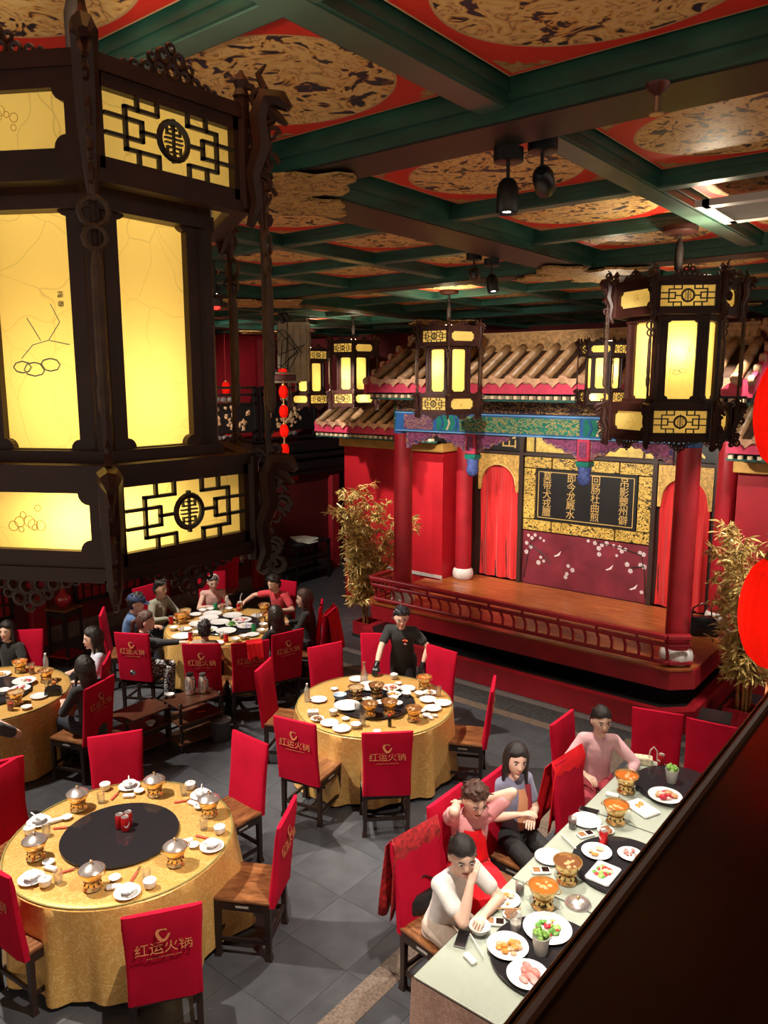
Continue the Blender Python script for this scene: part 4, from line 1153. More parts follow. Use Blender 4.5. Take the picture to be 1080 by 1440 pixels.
# height of the turntable glass
SU = .762 + .0257

# ---------------------------------------------------------------- long table
LX0, LX1, LY0, LY1 = -2.46, -1.50, 3.36, 6.95
t = thing('long_table', 'long rectangular banquet table under pale brocade and glass', 'table', ((LX0 + LX1) / 2, (LY0 + LY1) / 2, 0))
for k in range(3):
    y0 = (-.5 + k / 3) * (LY1 - LY0)
    MB().box((0, y0 + (LY1 - LY0) / 6, .725), (LX1 - LX0 - .02, (LY1 - LY0) / 3 - .01, .03)).build('tabletop', dark_wood, t)
    for sx in (-1, 1):
        for sy in (.15, .85): MB().box((sx * .38, y0 + sy * (LY1 - LY0) / 3, .355), (.05, .05, .71)).build('leg', dark_wood, t)
cl = thing('long_tablecloth', 'pale green-white brocade cloth with pink satin skirt on long table', 'tablecloth', ((LX0 + LX1) / 2, (LY0 + LY1) / 2, 0))
MB().rbox((0, 0, .748), (LX1 - LX0, LY1 - LY0, .016), .003).build('cloth_top', pale_brocade, cl)
hx, hy = (LX1 - LX0) / 2, (LY1 - LY0) / 2
pth = []
def edge(x0, y0, x1, y1, n):
    for k in range(n): pth.append((x0 + (x1 - x0) * k / n, y0 + (y1 - y0) * k / n))
edge(-hx, -hy, hx, -hy, 40); edge(hx, -hy, hx, hy, 140); edge(hx, hy, -hx, hy, 40); edge(-hx, hy, -hx, -hy, 140)
b = MB(); rings = []
for j in range(7):
    u = j / 6; ring = []
    for i, (x, y) in enumerate(pth):
        f = 1 + (.010 + .03 * u * (1 + math.sin(i * .62 + .5 * math.sin(i * .13))) * .7) / max(hx, .3) * (.5 if abs(abs(y) - hy) > .01 else .5)
        ox = (.01 + .035 * u * (1 + math.sin(i * .62 + .7 * math.sin(i * .17))) / 2)
        nx_, ny_ = (math.copysign(1, x) if abs(abs(x) - hx) < 1e-6 else 0), (math.copysign(1, y) if abs(abs(y) - hy) < 1e-6 else 0)
        ring.append((x + nx_ * ox, y + ny_ * ox, .745 - (.745 - .04) * u))
    rings.append(ring)
b.loft(rings, cap=False); b.build('skirt', pink_satin, cl, smooth=True)
for k in range(3):
    y0 = -hy + k * 2 * hy / 3
    MB().rbox((0, y0 + hy / 3, .759), (2 * hx - .006, 2 * hy / 3 - .008, .005), .0015).build('glass_sheet', M('glass_sheet', (.45, .50, .43), .12, spec=.6, alpha=.30), cl)
LZT = .7620
for k in (1, 2): MB().box((0, -hy + k * 2 * hy / 3, .7575), (2 * hx - .008, .010, .006)).build('glass_seam', M('seam_dark', (.03, .035, .03), .4), cl)
def long_susan(y, label, x=-1.93):
    s = thing('lazy_susan', label, 'turntable', (x, y, LZT))
    MB().lathe([(.12, 0), (.12, .012)], 20).build('bearing', steel, s)
    MB().lathe([(.365, .010), (.37, .013), (.37, .022), (.366, .025), (.0005, .0255)], 56).build('glass_disc', black_glass, s)
pS3 = at(692, 1350, LZT); pS2 = at(810, 1222, LZT); pS1 = at(894, 1108, LZT)
R3 = Vector((math.cos(YAW), math.sin(YAW), 0)) * .37
SS = []
for p_, lb in ((pS3, 'black round turntable before the woman in the white shirt'), (pS2, 'black round turntable before the woman with crossed arms'), (pS1, 'black round turntable near the woman in pink blouse')):
    c_ = p_ + R3; c_.x = min(max(c_.x, -2.06), -1.88); SS.append(c_); long_susan(c_.y, lb, c_.x)
LSU = LZT + .0257

# ---------------------------------------------------------------- tableware prototypes
def pot_parts(t, lid=True):
    st_ = MB().lathe([(.066, 0), (.070, .004), (.066, .012), (.058, .020), (.055, .050), (.062, .062), (.058, .068), (.050, .066)], 20).build('burner_stand', brass, t, smooth=True)
    b = MB()
    for k in range(9):
        a = 2 * PI * k / 9; b.ell((.0575 * math.cos(a), .0575 * math.sin(a), .038), (.006, .006, .009), 6, 4)
    b.build('vent_holes', M('vent_black', (.02, .012, .008), .6), st_)['kind'] = 'stuff'
    MB().lathe([(.045, .066), (.066, .078), (.082, .110), (.088, .135), (.094, .137), (.094, .141), (.086, .141), (.078, .112), (.06, .084), (.0005, .078)], 22).build('pot_bowl', brass, t, smooth=True)
    for s in (-1, 1):
        b = MB().tube([(s * (.086 + .022 * math.sin(a)), .026 * math.cos(a), .122) for a in [k * PI / 6 for k in range(7)]], .0035, 5); b.build('handle', brass, t, smooth=True)
def make_pot_lid():
    t = thing('hot_pot', 'covered brass hot pot', 'hot pot'); pot_parts(t)
    l = MB().lathe([(.089, .140), (.090, .144), (.080, .154), (.05, .172), (.018, .184), (.0005, .186)], 22).build('lid', steel, t, smooth=True)
    MB().lathe([(.006, .184), (.005, .196), (.011, .203), (.011, .209), (.0005, .214)], 10).build('knob', brass, l, smooth=True)
    return t
def make_pot_open(soup):
    t = thing('hot_pot', 'open brass hot pot', 'hot pot'); pot_parts(t)
    s = MB().lathe([(.083, .126), (.0005, .1265)], 20).build('broth', soup, t)
    rnd = random.Random(5); b = MB()
    for k in range(7):
        a, r = rnd.uniform(0, 6.28), rnd.uniform(0, .06); b.ell((r * math.cos(a), r * math.sin(a), .127), (rnd.uniform(.01, .02), rnd.uniform(.01, .016), .006), 7, 4)
    b.build('floating_food', M('floating_food', (.62, .36, .16), .5), s, smooth=True)
    return t
soup_red = M('broth_red', (.52, .13, .02), .2); soup_dark = M('broth_brown', (.20, .075, .03), .2); soup_pale = M('broth_pale', (.45, .30, .18), .2)
def lath(name, cat, prof, mat, n=22, smooth=True):
    o = MB().lathe(prof, n).build(name, mat, None, smooth); o['category'] = cat; return o
plate0 = lath('plate', 'plate', [(.045, 0), (.05, .004), (.075, .008), (.095, .016), (.096, .018), (.074, .012), (.045, .007), (.0005, .007)], porcelain, 28)
plate_big = lath('serving_plate', 'plate', [(.07, 0), (.075, .004), (.115, .010), (.145, .022), (.147, .025), (.113, .015), (.07, .008), (.0005, .008)], porcelain, 32)
bowl0 = lath('bowl', 'bowl', [(.028, 0), (.030, .006), (.045, .018), (.056, .042), (.058, .044), (.053, .042), (.040, .020), (.02, .011), (.0005, .010)], porcelain)
dish0 = lath('sauce_dish', 'dish', [(.028, 0), (.030, .003), (.042, .018), (.044, .019), (.039, .017), (.026, .007), (.0005, .006)], porcelain)
def make_cup():
    t = thing('lidded_cup', 'lidded cup', 'cup')
    MB().lathe([(.030, 0), (.033, .004), (.043, .016), (.046, .050), (.043, .052), (.040, .016), (.0005, .010)], 20).build('cup', porcelain, t, smooth=True)
    l = MB().lathe([(.046, .051), (.047, .055), (.038, .062), (.018, .066), (.0005, .067)], 20).build('lid', porcelain, t, smooth=True)
    MB().lathe([(.010, .066), (.012, .074), (.006, .076), (.0005, .074)], 10).build('knob', porcelain, l, smooth=True)
    return t
cup0 = make_cup()
def make_setting():
    t = thing('plate_stack', 'stack', 'plate')
    MB().lathe([(.045, 0), (.05, .004), (.075, .008), (.092, .016), (.093, .018), (.074, .012), (.045, .007), (.0005, .007)], 28).build('plate', porcelain, t, smooth=True)
    MB().lathe([(.028, .008), (.030, .014), (.045, .026), (.058, .046), (.060, .048), (.054, .046), (.040, .028), (.02, .019), (.0005, .018)], 24).build('bowl', porcelain, t, smooth=True)
    s = MB().ell((.015, 0, .048), (.026, .018, .006), 10, 5); s.tube([(.035, 0, .050), (.075, 0, .060), (.095, 0, .060)], .006, 6); s.build('spoon', porcelain, t, smooth=True)
    return t
stack0 = make_setting()
glass0 = lath('glass_tumbler', 'glass', [(.026, 0), (.029, .001), (.034, .085), (.032, .085), (.027, .006), (.0005, .005)], glass, 16)
def make_packet():
    t = thing('chopstick_packet', 'red paper packet of chopsticks', 'chopsticks')
    MB().rbox((0, 0, .004), (.11, .020, .006), .002).build('paper_sleeve', M('packet_red', (.70, .09, .05), .6), t)
    for s in (-1, 1): MB().cyl((.05, s * .004, .004), (.115, s * .005, .004), .0028, n=6).build('chopstick', M('chopstick_dark', (.10, .03, .02), .4), t)
    return t
packet0 = make_packet()
def make_can():
    t = thing('drink_can', 'red soft drink can', 'can')
    MB().lathe([(.026, 0), (.032, .006), (.033, .010), (.033, .105), (.029, .114)], 18).build('can_body', M('can_red', (.55, .012, .016), .3, metal=.4), t, smooth=True)
    MB().lathe([(.029, .114), (.030, .117), (.026, .115), (.0005, .114)], 18).build('can_top', steel, t, smooth=True)
    vs = []; n = 12
    for k in range(n):
        a = -1.1 + 2.2 * k / (n - 1); z = .055 + .012 * math.sin(a * 3); vs += [(.0334 * math.cos(a), .0334 * math.sin(a), z - .006 - .004 * math.cos(a * 2)), (.0334 * math.cos(a), .0334 * math.sin(a), z + .006)]
    MB().add(vs, [(2 * k, 2 * k + 2, 2 * k + 3, 2 * k + 1) for k in range(n - 1)]).build('white_wave', M('can_white', (.8, .78, .78), .4), t)
    return t
can0 = make_can()
towel0 = MB().rbox((0, 0, .011), (.10, .045, .022), .006).build('rolled_towel', M('towel_white', (.74, .73, .74), .8, bmp=.3, bscale=60)); towel0['category'] = 'towel'
P = lambda px, py, z: at(px, py, z)
CZ = .768
g1 = 'tableware on the clean set table'
potlid = make_pot_lid(); rr = random.Random(2)
for px, py in ((106.7, 1140), (53.5, 1207), (135, 1246), (218, 1117), (294, 1145), (247.5, 1214)):
    place(potlid, P(px, py, CZ), rr.uniform(0, 6), 'covered brass hot pot with shiny domed lid on the clean set table', 'covered pots on the set table')
for px, py in ((148, 1110), (268, 1109), (309, 1171), (210, 1246), (63, 1245), (42, 1172)):
    place(cup0, P(px, py, CZ), rr.uniform(0, 6), 'white lidded porcelain cup at a place on the clean set table', g1)
for px, py in ((177, 1109), (286, 1117), (296, 1191), (177, 1252), (45, 1238), (62, 1158)):
    place(stack0, P(px, py, CZ), rr.uniform(0, 6), 'white plate with bowl and spoon stacked on it on clean set table', g1)
for px, py in ((193.5, 1113), (278, 1135), (274, 1189), (157, 1238), (66, 1214), (91, 1151)):
    place(dish0, P(px, py, CZ), 0, 'small white sauce dish at a place on the clean set table', g1)
for px, py, a in ((164, 1119, 80), (262, 1124, 20), (281, 1175, -20), (193, 1238, 85), (88, 1228, 30), (76, 1163, 8)):
    place(packet0, P(px, py, CZ), R(a) + YAW, 'red paper chopstick packet lying on the clean set table', g1)
for px, py, a in ((176, 1120, 5), (272, 1131, -30), (268, 1182, 20), (165, 1251, 10), (73, 1222, -20), (82, 1156, 30)):
    place(towel0, P(px, py, CZ), R(a) + YAW, 'rolled white hand towel on the clean set table', g1)
for px, py in ((152, 1124), (259, 1119), (284, 1172), (200, 1237), (84, 1237), (71, 1171)):
    place(glass0, P(px, py, CZ), 0, 'clear empty glass tumbler on the clean set table', g1)
for px, py in ((169, 1164), (180.5, 1160.5), (176.5, 1167.5)):
    place(can0, P(px, py, SU), rr.uniform(0, 6), 'red soft drink can standing on the empty black turntable', 'cans on the empty turntable')

# --- table of the server
g2 = 'used dishes on the server\'s table'
open_r = make_pot_open(soup_red); open_d = make_pot_open(soup_dark); open_p = make_pot_open(soup_pale)
for px, py, pr, z, lb in ((496, 980, open_p, SU, 'open brass hot pot with pale broth beside the blue bowls'), (521, 1005, open_d, SU, 'open brass hot pot on turntable behind the black bottle, nearer the tissues'),
                          (544, 1003, open_d, SU, 'open brass hot pot on turntable just behind the black bottle'), (528, 976, open_d, SU, 'open brass hot pot under the server\'s gloved hand'), (584, 1012, open_d, CZ, 'open brass hot pot beside the crumpled napkins'), (592, 968, open_r, CZ, 'open brass hot pot beside the server\'s lowered hand')):
    place(pr, P(px, py, z), rr.uniform(0, 6), lb)
for px, py, z in ((463, 1018, CZ), (479, 1023, CZ), (576, 969, CZ), (603, 985, CZ), (609, 996, CZ)):
    place(plate0, P(px, py, z), 0, 'small used white plate on the server\'s gold table', g2)
for px, py, z in ((559, 993, SU), (566, 978, SU), (593, 980, CZ), (496, 1023, CZ)):
    place(bowl0, P(px, py, z), 0, 'small white bowl on the server\'s gold table', g2)
place(plate_big, P(489, 993, SU), 0, 'large white serving plate on the server\'s turntable', g2); place(plate_big, P(520, 968, SU), 0, 'large white serving plate on the server\'s turntable', g2)
place(cup0, P(554, 954, CZ), 0, 'white lidded cup right before the server'); place(cup0, P(469, 1005, CZ), 0, 'white lidded cup beside the tissue pack on the server\'s table')
place(glass0, P(509, 1020, CZ), 0, 'clear glass tumbler on the server\'s table', g2, None, (1, 1, 1.5)); place(glass0, P(615, 978, CZ), 0, 'clear glass tumbler on the server\'s table', g2, None, (1, 1, 1.3)); place(glass0, P(505, 1003, SU), 0, 'clear glass tumbler on the server\'s table', g2, None, (1, 1, 1.3))
bluebowl = MB().lathe([(.03, 0), (.035, .006), (.06, .020), (.075, .040), (.077, .042), (.070, .040), (.05, .016), (.0005, .012)], 24).build('bowl', M('porcelain_blue', (.45, .55, .68), .25, var=.2, scale=30), None, True); bluebowl['category'] = 'bowl'
place(bluebowl, P(478, 981, SU), 0, 'pale blue bowl on the server\'s turntable'); place(bluebowl, P(478, 981, SU + .02), .5, 'second pale blue bowl nested on the other bowl')
def food(name, label, px, py, z, colors, seed, rad=.08, n=16, base=True, sz=(.012, .026), hgt=.02, cat='food', dish='round'):
    t = thing(name, label, cat, P(px, py, z), random.Random(seed).uniform(0, 3)); rnd = random.Random(seed)
    if base:
        k = rad / .08
        if dish == 'round': MB().lathe([(.045 * k, 0), (.05 * k, .004), (.085 * k, .010), (.105 * k, .020), (.107 * k, .022), (.083 * k, .013), (.05 * k, .008), (.0005, .008)], 28).build('dish', porcelain, t, smooth=True)
        else:
            MB().rbox((0, 0, .010), (.24 * k, .17 * k, .020), .015).build('dish', porcelain, t)
    for ci, c in enumerate(colors):
        b = MB()
        for q in range(n // len(colors)):
            a, r = rnd.uniform(0, 6.28), rad * .75 * math.sqrt(rnd.random()); s = rnd.uniform(*sz)
            b.ell((r * math.cos(a), r * math.sin(a), .016 + rnd.uniform(0, hgt) * (1 - r / rad * .6)), (s, s * rnd.uniform(.5, 1), s * rnd.uniform(.35, .7)), 8, 5)
        o = b.build('food_pieces', M('food_%02d%02d%02d' % tuple(int(v * 99) for v in c), c, .5, var=.25, scale=40), t, smooth=True); o['kind'] = 'stuff'
    return t
green1, green2, orange1, pinkm, redr, cream1, brown1 = (.12, .34, .05), (.30, .48, .12), (.66, .27, .04), (.70, .25, .22), (.55, .02, .04), (.68, .55, .36), (.26, .11, .04)
food('shrimp_plate', 'plate of orange and pink food beside the gloved hand', 543, 970, SU, (orange1, pinkm), 1, .08)
food('leftovers_plate', 'small plate of brown leftovers beside the server\'s open pot', 604, 976, CZ, (brown1, cream1), 2, .06)
food('leftovers_plate', 'round plate of pale leftovers behind the hot pots of the server\'s table', 556, 976, SU, (cream1, orange1), 3, .065)['label'] = 'round plate of pale leftovers on the server\'s turntable'
food('bone_plate', 'small plate of scraps beside the tissue pack', 452, 1014, CZ, (brown1, cream1), 4, .055)
def bottle(label, px, py, z, prof, mat, capm, capz, capr=.014, name='bottle'):
    t = thing(name, label, 'bottle', P(px, py, z)); MB().lathe(prof, 16).build('bottle_body', mat, t, smooth=True)
    MB().lathe([(capr, capz), (capr, capz + .018), (.0005, capz + .019)], 12).build('cap', capm, t); return t
waterp = [(.028, 0), (.031, .004), (.031, .12), (.026, .15), (.013, .175), (.013, .19)]
clear_blue = M('clear_plastic', (.80, .86, .92), .08, trans=.6, alpha=.6)
blue_cap = M('cap_white', (.8, .82, .85), .4)
bottle('clear water bottle beside the tissue pack on the server\'s table', 432, 986, CZ, waterp, clear_blue, blue_cap, .19)
bottle('tall clear decanter with brown neck beside the gloved hand', 511, 962, CZ, [(.045, 0), (.048, .005), (.046, .11), (.020, .19), (.013, .25)], glass, M('cork_brown', (.30, .14, .07), .6), .25, .016, 'decanter')
bottle('small black sauce bottle with red top on the server\'s table', 548, 1021, CZ, [(.018, 0), (.020, .004), (.020, .08), (.012, .10), (.012, .11)], M('bottle_black', (.012, .012, .012), .2), M('cap_red', (.65, .05, .02), .4), .11, .015, 'sauce_bottle')
tp = thing('tissue_pack', 'small white pack of tissues on the server\'s table', 'tissues', P(441, 1006, CZ), YAW + .1)
MB().rbox((0, 0, .026), (.12, .08, .052), .008).build('wrapper', M('tissue_white', (.78, .78, .78), .5), tp); MB().ell((0, 0, .054), (.03, .012, .012), 8, 5).build('tissue', M('towel_white', (.7, .7, .7)), tp)
nk = MB(); rn = random.Random(4)
for k in range(9): nk.ell((rn.uniform(-.06, .06), rn.uniform(-.05, .05), .012), (rn.uniform(.02, .04), rn.uniform(.015, .03), .014), 7, 4)
nk = nk.build('crumpled_napkin', M('napkin_white', (.70, .69, .72), .8, bmp=.6, bscale=50), None); tag(nk, 'heap of crumpled white napkins on the server\'s table', 'napkin'); nk.location = P(602, 1008, CZ)

for px, py in ((470, 970), (448, 985), (505, 958), (560, 962), (615, 990), (596, 1000), (530, 1030), (486, 1012)):
    place(plate0 if (px + py) % 2 else dish0, P(px, py, CZ), 0, 'small used white plate on the server\'s gold table' if (px + py) % 2 else 'small white sauce dish on the server\'s gold table', g2)
for px, py in ((535, 992), (510, 985), (553, 985), (505, 975)):
    place(bowl0, P(px, py, SU), 0, 'small white bowl on the server\'s gold table', g2)
# --- long table
gl = 'tableware on the long table'
for px, py, pr, z, lb in ((764, 1278, open_r, LZT, 'open brass hot pot of red broth before the woman in white'), (801, 1234, open_d, LZT, 'open brass hot pot of dark broth near the steel lid'), (859, 1158, open_r, LZT, 'open brass hot pot of red broth near the folded white dish'), (879, 1113, open_r, LZT, 'open brass hot pot of red broth by the napkin and pink blouse')):
    place(pr, P(px, py, z), rr.uniform(0, 6), lb, None, None, 1.12)
lid = thing('pot_lid', 'loose domed steel pot lid lying on the long table', 'lid', P(813, 1270, LZT))
MB().lathe([(.092, 0), (.090, .006), (.06, .026), (.02, .036), (.0005, .037)], 24).build('dome', steel, lid, smooth=True); MB().lathe([(.006, .036), (.011, .05), (.0005, .056)], 10).build('knob', brass, lid, smooth=True)
def phone(label, px, py, z, a):
    t = thing('phone', label, 'phone', P(px, py, z), a); MB().rbox((0, 0, .005), (.078, .16, .009), .003).build('body', M('phone_grey', (.25, .25, .27), .3), t); MB().box((0, 0, .0098), (.072, .152, .001)).build('screen', M('phone_screen', (.010, .010, .012), .08), t)
phone('black phone on the long table beside the white bowl', 650, 1320, LZT, R(20) + 0)
phone('black phone on the long table near the pink blouse', 815, 1139, LZT, R(-80))
place(bowl0, P(680, 1309, LZT), 0, 'white bowl on the long table beside the phone', None, None, 1.25)
place(towel0, P(661, 1350, LZT), R(-20), 'wrapped white towel on the long table corner')
place(towel0, P(862, 1119, LZT), R(10), 'folded white napkin beside the far hot pot on the long table', None, None, 1.1)
def stick(label, p0, p1, mat, name='chopsticks', n=2):
    a, c = P(*p0, LZT + .03), P(*p1, LZT + .03); t = thing(name, label, 'chopsticks', a)
    d = c - a; s = Vector((-d.y, d.x, 0)).normalized() * .008
    for k in range(n): MB().cyl(s * (k - .5), d + s * (k - .5) * .6, .004, .003, 6).build('stick', mat, t)
    return t
wood_stick = M('stick_wood', (.45, .24, .10), .5)
stick('wooden chopsticks resting across the food plate near woman in white', (682, 1277), (733, 1278), wood_stick)
stick('white spoon handle lying beside the phone', (662, 1313), (681, 1344), porcelain, 'spoon', 1)['category'] = 'spoon'
stick('pale chopsticks lying before the woman with crossed arms', (789, 1172), (810, 1193), M('stick_pale', (.7, .66, .6), .5))
food('food_plate', 'white plate with orange morsels under chopsticks', 704, 1274, LZT, (orange1, cream1), 11, .075, 10)
food('sauce_bowl', 'small white bowl of brown sauce before woman in white', 720, 1290, LZT, (brown1,), 12, .045, 10, True, (.02, .03), .006)
food('sauce_bowl', 'small white bowl of brown sauce before the woman with crossed arms', 843, 1164, LZT, (brown1, soup_red.diffuse_color[:3] if False else (.3, .1, .03)), 13, .05, 10, True, (.02, .03), .006)
def sauce_tray(label, px, py, a):
    t = thing('sauce_tray', label, 'dish', P(px, py, LZT), a); MB().rbox((0, 0, .009), (.075, .14, .018), .008).build('tray', porcelain, t)
    MB().rbox((0, .033, .0185), (.055, .052, .003), .001).build('sauce', M('sauce_black', (.02, .008, .006), .2), t); MB().rbox((0, -.033, .0185), (.055, .052, .003), .001).build('sauce', M('sauce_brown', (.30, .14, .05), .4, var=.4, scale=50), t)
sauce_tray('two-part sauce tray beside the dark broth pot', 769, 1226, R(-50)); sauce_tray('two-part sauce tray before the woman with crossed arms', 825, 1169, R(-30)); sauce_tray('two-part sauce tray beside the white bowl', 700, 1304, R(-60))
def tumbler(label, px, py, z, liquid, hh=.09, s=1.0):
    t = thing('filled_glass', label, 'glass', P(px, py, z)); t.scale = (s, s, s)
    MB().lathe([(.026, 0), (.029, .001), (.034, hh), (.032, hh), (.027, .006), (.0005, .005)], 16).build('tumbler', glass, t, smooth=True)
    if liquid: MB().lathe([(.0265, .007), (.0300, hh * .6), (.0005, hh * .6)], 16).build('drink', liquid, t, smooth=True)
cola = M('cola', (.06, .02, .015), .2); juice = M('orange_juice', (.75, .18, .03), .3); milk = M('milk_tea', (.72, .66, .60), .4); redj = M('red_juice', (.55, .03, .03), .3)
tumbler('glass of dark drink before woman in white shirt', 726, 1260, LZT, cola); tumbler('glass of dark drink beside the white plate near second phone', 806, 1162, LZT, cola); tumbler('glass of milky drink beside the turntable of greens', 724, 1311, LSU, milk, .10, 1.15)
place(plate0, P(766, 1207, LZT), 0, 'white plate with scraps beside the dark broth pot', None, None, 1.15); place(plate0, P(810, 1154, LZT), 0, 'empty white plate near second phone on long table', None, None, 1.25)
food('rice_plate', 'white plate of orange and peach sliced food on the turntable', 718, 1338, LSU, (orange1, (.66, .38, .22)), 14, .098, 14, True, (.02, .035))
food('meat_bowl', 'white bowl of pink raw meat slices on the turntable', 738, 1368, LSU, (pinkm, (.75, .36, .33)), 15, .095, 14, True, (.02, .04))
food('greens_plate', 'large white plate of green vegetables and red flower', 769, 1304, LSU, (green1, green2, (.72, .72, .70), redr), 16, .118, 24, True, (.018, .034))
food('noodle_tray', 'rectangular tray of green noodles beside the chicken plate', 842, 1226, LSU, (green2, green1, cream1, redr), 17, .085, 28, True, (.015, .03), .015, 'food', 'rect')
food('chicken_plate', 'white plate of golden morsels beside the red can', 840, 1204, LSU, (orange1, cream1), 18, .085, 8)
food('meat_plate', 'white plate of pink slices beside the handrail', 886, 1204, LSU, (pinkm,), 19, .07, 8)
food('folded_dish', 'folded white dish with orange morsel near turntable', 905, 1137, LZT, (orange1,), 20, .085, 5, True, (.02, .03), .01, 'food', 'rect')
food('shrimp_plate', 'white plate of pink shrimp on the turntable near red flower', 933, 1122, LSU, ((.75, .55, .48), (.6, .3, .12), redr), 21, .105, 18, True, (.02, .036), .03)
def veg_cup(label, px, py, z, cols, s):
    t = thing('vegetable_cup', label, 'cup', P(px, py, z)); t.scale = (s, s, s)
    MB().lathe([(.036, 0), (.038, .002), (.055, .12), (.052, .12), (.035, .006), (.0005, .005)], 20).build('cup', M('frosted_cup', (.74, .76, .72), .3, alpha=.85), t, smooth=True)
    rn2 = random.Random(6); b = MB()
    for k in range(22):
        a, r = rn2.uniform(0, 6.28), .042 * math.sqrt(rn2.random()); q = rn2.uniform(.012, .024)
        b.ell((r * math.cos(a), r * math.sin(a), .10 + rn2.uniform(0, .05)), (q, q * .5, q), 7, 4)
    o = b.build('lettuce', M('lettuce', cols, .5, var=.5, scale=40), t, smooth=True); o['kind'] = 'stuff'
veg_cup('frosted cup of green vegetables beside the raw meat bowl', 760, 1340, LSU, (.28, .50, .12), 1.05)
veg_cup('cup of leafy lettuce beside the shrimp plate', 944, 1100, LSU, (.22, .46, .08), 1.05)
place(can0, P(848, 1187, LSU), R(200), 'red soft drink can beside the chicken plate on long table')
place(can0, P(916, 1077, LZT), R(210), 'red soft drink can beside the handled tissue bag')
tb = thing('gift_bag', 'small cream bag with white handle at long table head', 'bag', P(898, 1068, LZT), R(20))
MB().rbox((0, 0, .035), (.17, .09, .07), .01).build('bag_body', M('bag_cream', (.72, .66, .46), .5, var=.3, scale=25), tb)
MB().tube([(.05, 0, .07), (.06, 0, .14), (.09, 0, .18), (.12, 0, .14), (.125, 0, .05)], .006, 6).build('handle', M('bag_handle', (.80, .72, .60), .5), tb, smooth=True)

# --- crowded table
g3 = 'dishes on the crowded table'; SU3 = SU
for px, py, z in ((261, 864, SU3), (280, 876, SU3), (304, 875, SU3), (250, 898, CZ), (311, 888, SU3), (330, 868, SU3), (295, 862, CZ)):
    place(plate_big, P(px, py, z), 0, 'large white plate on the crowded diners\' table', g3)
for px, py in ((281, 857), (287, 860), (342, 898), (331, 902), (272, 893), (322, 859), (244, 886), (368, 880), (378, 872), (366, 890)):
    place(bowl0, P(px, py, CZ), 0, 'small white bowl on the crowded diners\' table', g3, None, 1.1)
for px, py in ((268, 900), (318, 902), (336, 858), (243, 876)):
    place(can0, P(px, py, CZ), rr.uniform(0, 6), 'red soft drink can on the crowded diners\' table', g3)
for px, py in ((300, 857), (349, 886)):
    t = thing('drink_can', 'green soft drink can on the crowded diners\' table', 'can', P(px, py, CZ), 0, g3)
    MB().lathe([(.026, 0), (.033, .010), (.033, .105), (.029, .114)], 16).build('can_body', M('can_green', (.02, .32, .14), .3, metal=.4), t, smooth=True); MB().lathe([(.029, .114), (.0005, .115)], 16).build('can_top', steel, t)
bottle('clear water bottle before the woman in the pale pink top', 320, 852, CZ, waterp, clear_blue, blue_cap, .19)
for px, py, pr in ((238, 872, open_r), (254, 870, open_p), (371, 862, open_d), (352, 878, open_r)):
    place(pr, P(px, py, CZ), rr.uniform(0, 6), 'open brass hot pot on the crowded diners\' table', g3)
food('meat_plate', 'plate of pink meat before the man in red shirt', 341, 872, SU3, (pinkm, (.7, .35, .4)), 31, .11, 12)
food('blue_plate_food', 'blue-rimmed plate of seafood on the crowded table', 343, 880, SU3, ((.3, .3, .6), cream1), 32, .10, 12)
food('greens_plate', 'plate of green leaves on crowded table', 331, 880, SU3, (green1, green2), 33, .07, 14, True, (.015, .03), .06)
food('mixed_plate', 'white plate of mixed food before the seated child', 300, 887, SU3, (cream1, brown1, green2), 34, .10, 15)
tumbler('clear glass on the crowded table near the seated child', 312, 897, CZ, milk); tumbler('straw-coloured drink glass before the woman in pale pink', 311, 853, CZ, juice)
cupS = thing('straw_cup', 'tall cup with white straw before the man in red', 'cup', P(341, 852, CZ)); MB().lathe([(.03, 0), (.04, .12), (.0005, .12)], 14).build('cup', milk, cupS, smooth=True); MB().tube([(0, 0, .1), (.01, 0, .20), (.05, 0, .26)], .006, 6).build('straw', porcelain, cupS)
for px, py in ((262, 885), (290, 905), (356, 893), (360, 868), (270, 862), (385, 885), (300, 906)):
    place(plate0, P(px, py, CZ), 0, 'small white plate on the crowded diners\' table', g3)
for px, py in ((275, 890), (305, 862), (350, 872), (256, 890)):
    place(glass0, P(px, py, CZ), 0, 'clear glass tumbler on the crowded diners\' table', g3)
# --- table with orange juice
g4 = 'dishes on the orange juice table'
for px, py, pr in ((25, 945, open_r), (64, 958, open_d), (23, 989, open_p)): place(pr, P(px, py, CZ), rr.uniform(0, 6), 'open brass hot pot on the table with orange juice', g4)
tumbler('glass of orange juice near the water bottle', 45, 947, CZ, juice, .12, 1.1); tumbler('glass of orange juice before the woman in pale blue', 76, 965, CZ, juice); tumbler('glass of red juice held at table edge', 15, 998, CZ, redj, .12, 1.1); tumbler('clear glass beside the brass pot before the woman in pale blue', 66, 966, CZ, None)
bottle('clear water bottle before the woman in pale blue', 65, 941, CZ, waterp, clear_blue, blue_cap, .19)
food('meat_bowl', 'black-rimmed bowl of red sliced food on turntable', 27, 969, SU, (redr, pinkm), 41, .085, 10); food('rice_plate', 'white plate with dark garnish beside the red sliced food', 36, 960, SU, (cream1, redr), 42, .10, 8)
food('orange_plate', 'plate of orange slices at the juice table', 6, 949, CZ, (orange1, (.7, .4, .1)), 43, .08, 12)
place(dish0, P(37, 996, CZ), 0, 'small white dish at the juice table edge', None, None, 1.3); place(plate0, P(55, 980, CZ), 0, 'white plate before the woman in black striped shirt')
place(bowl0, P(8, 975, SU), 0, 'white bowl on the juice table turntable', None, None, 1.2)
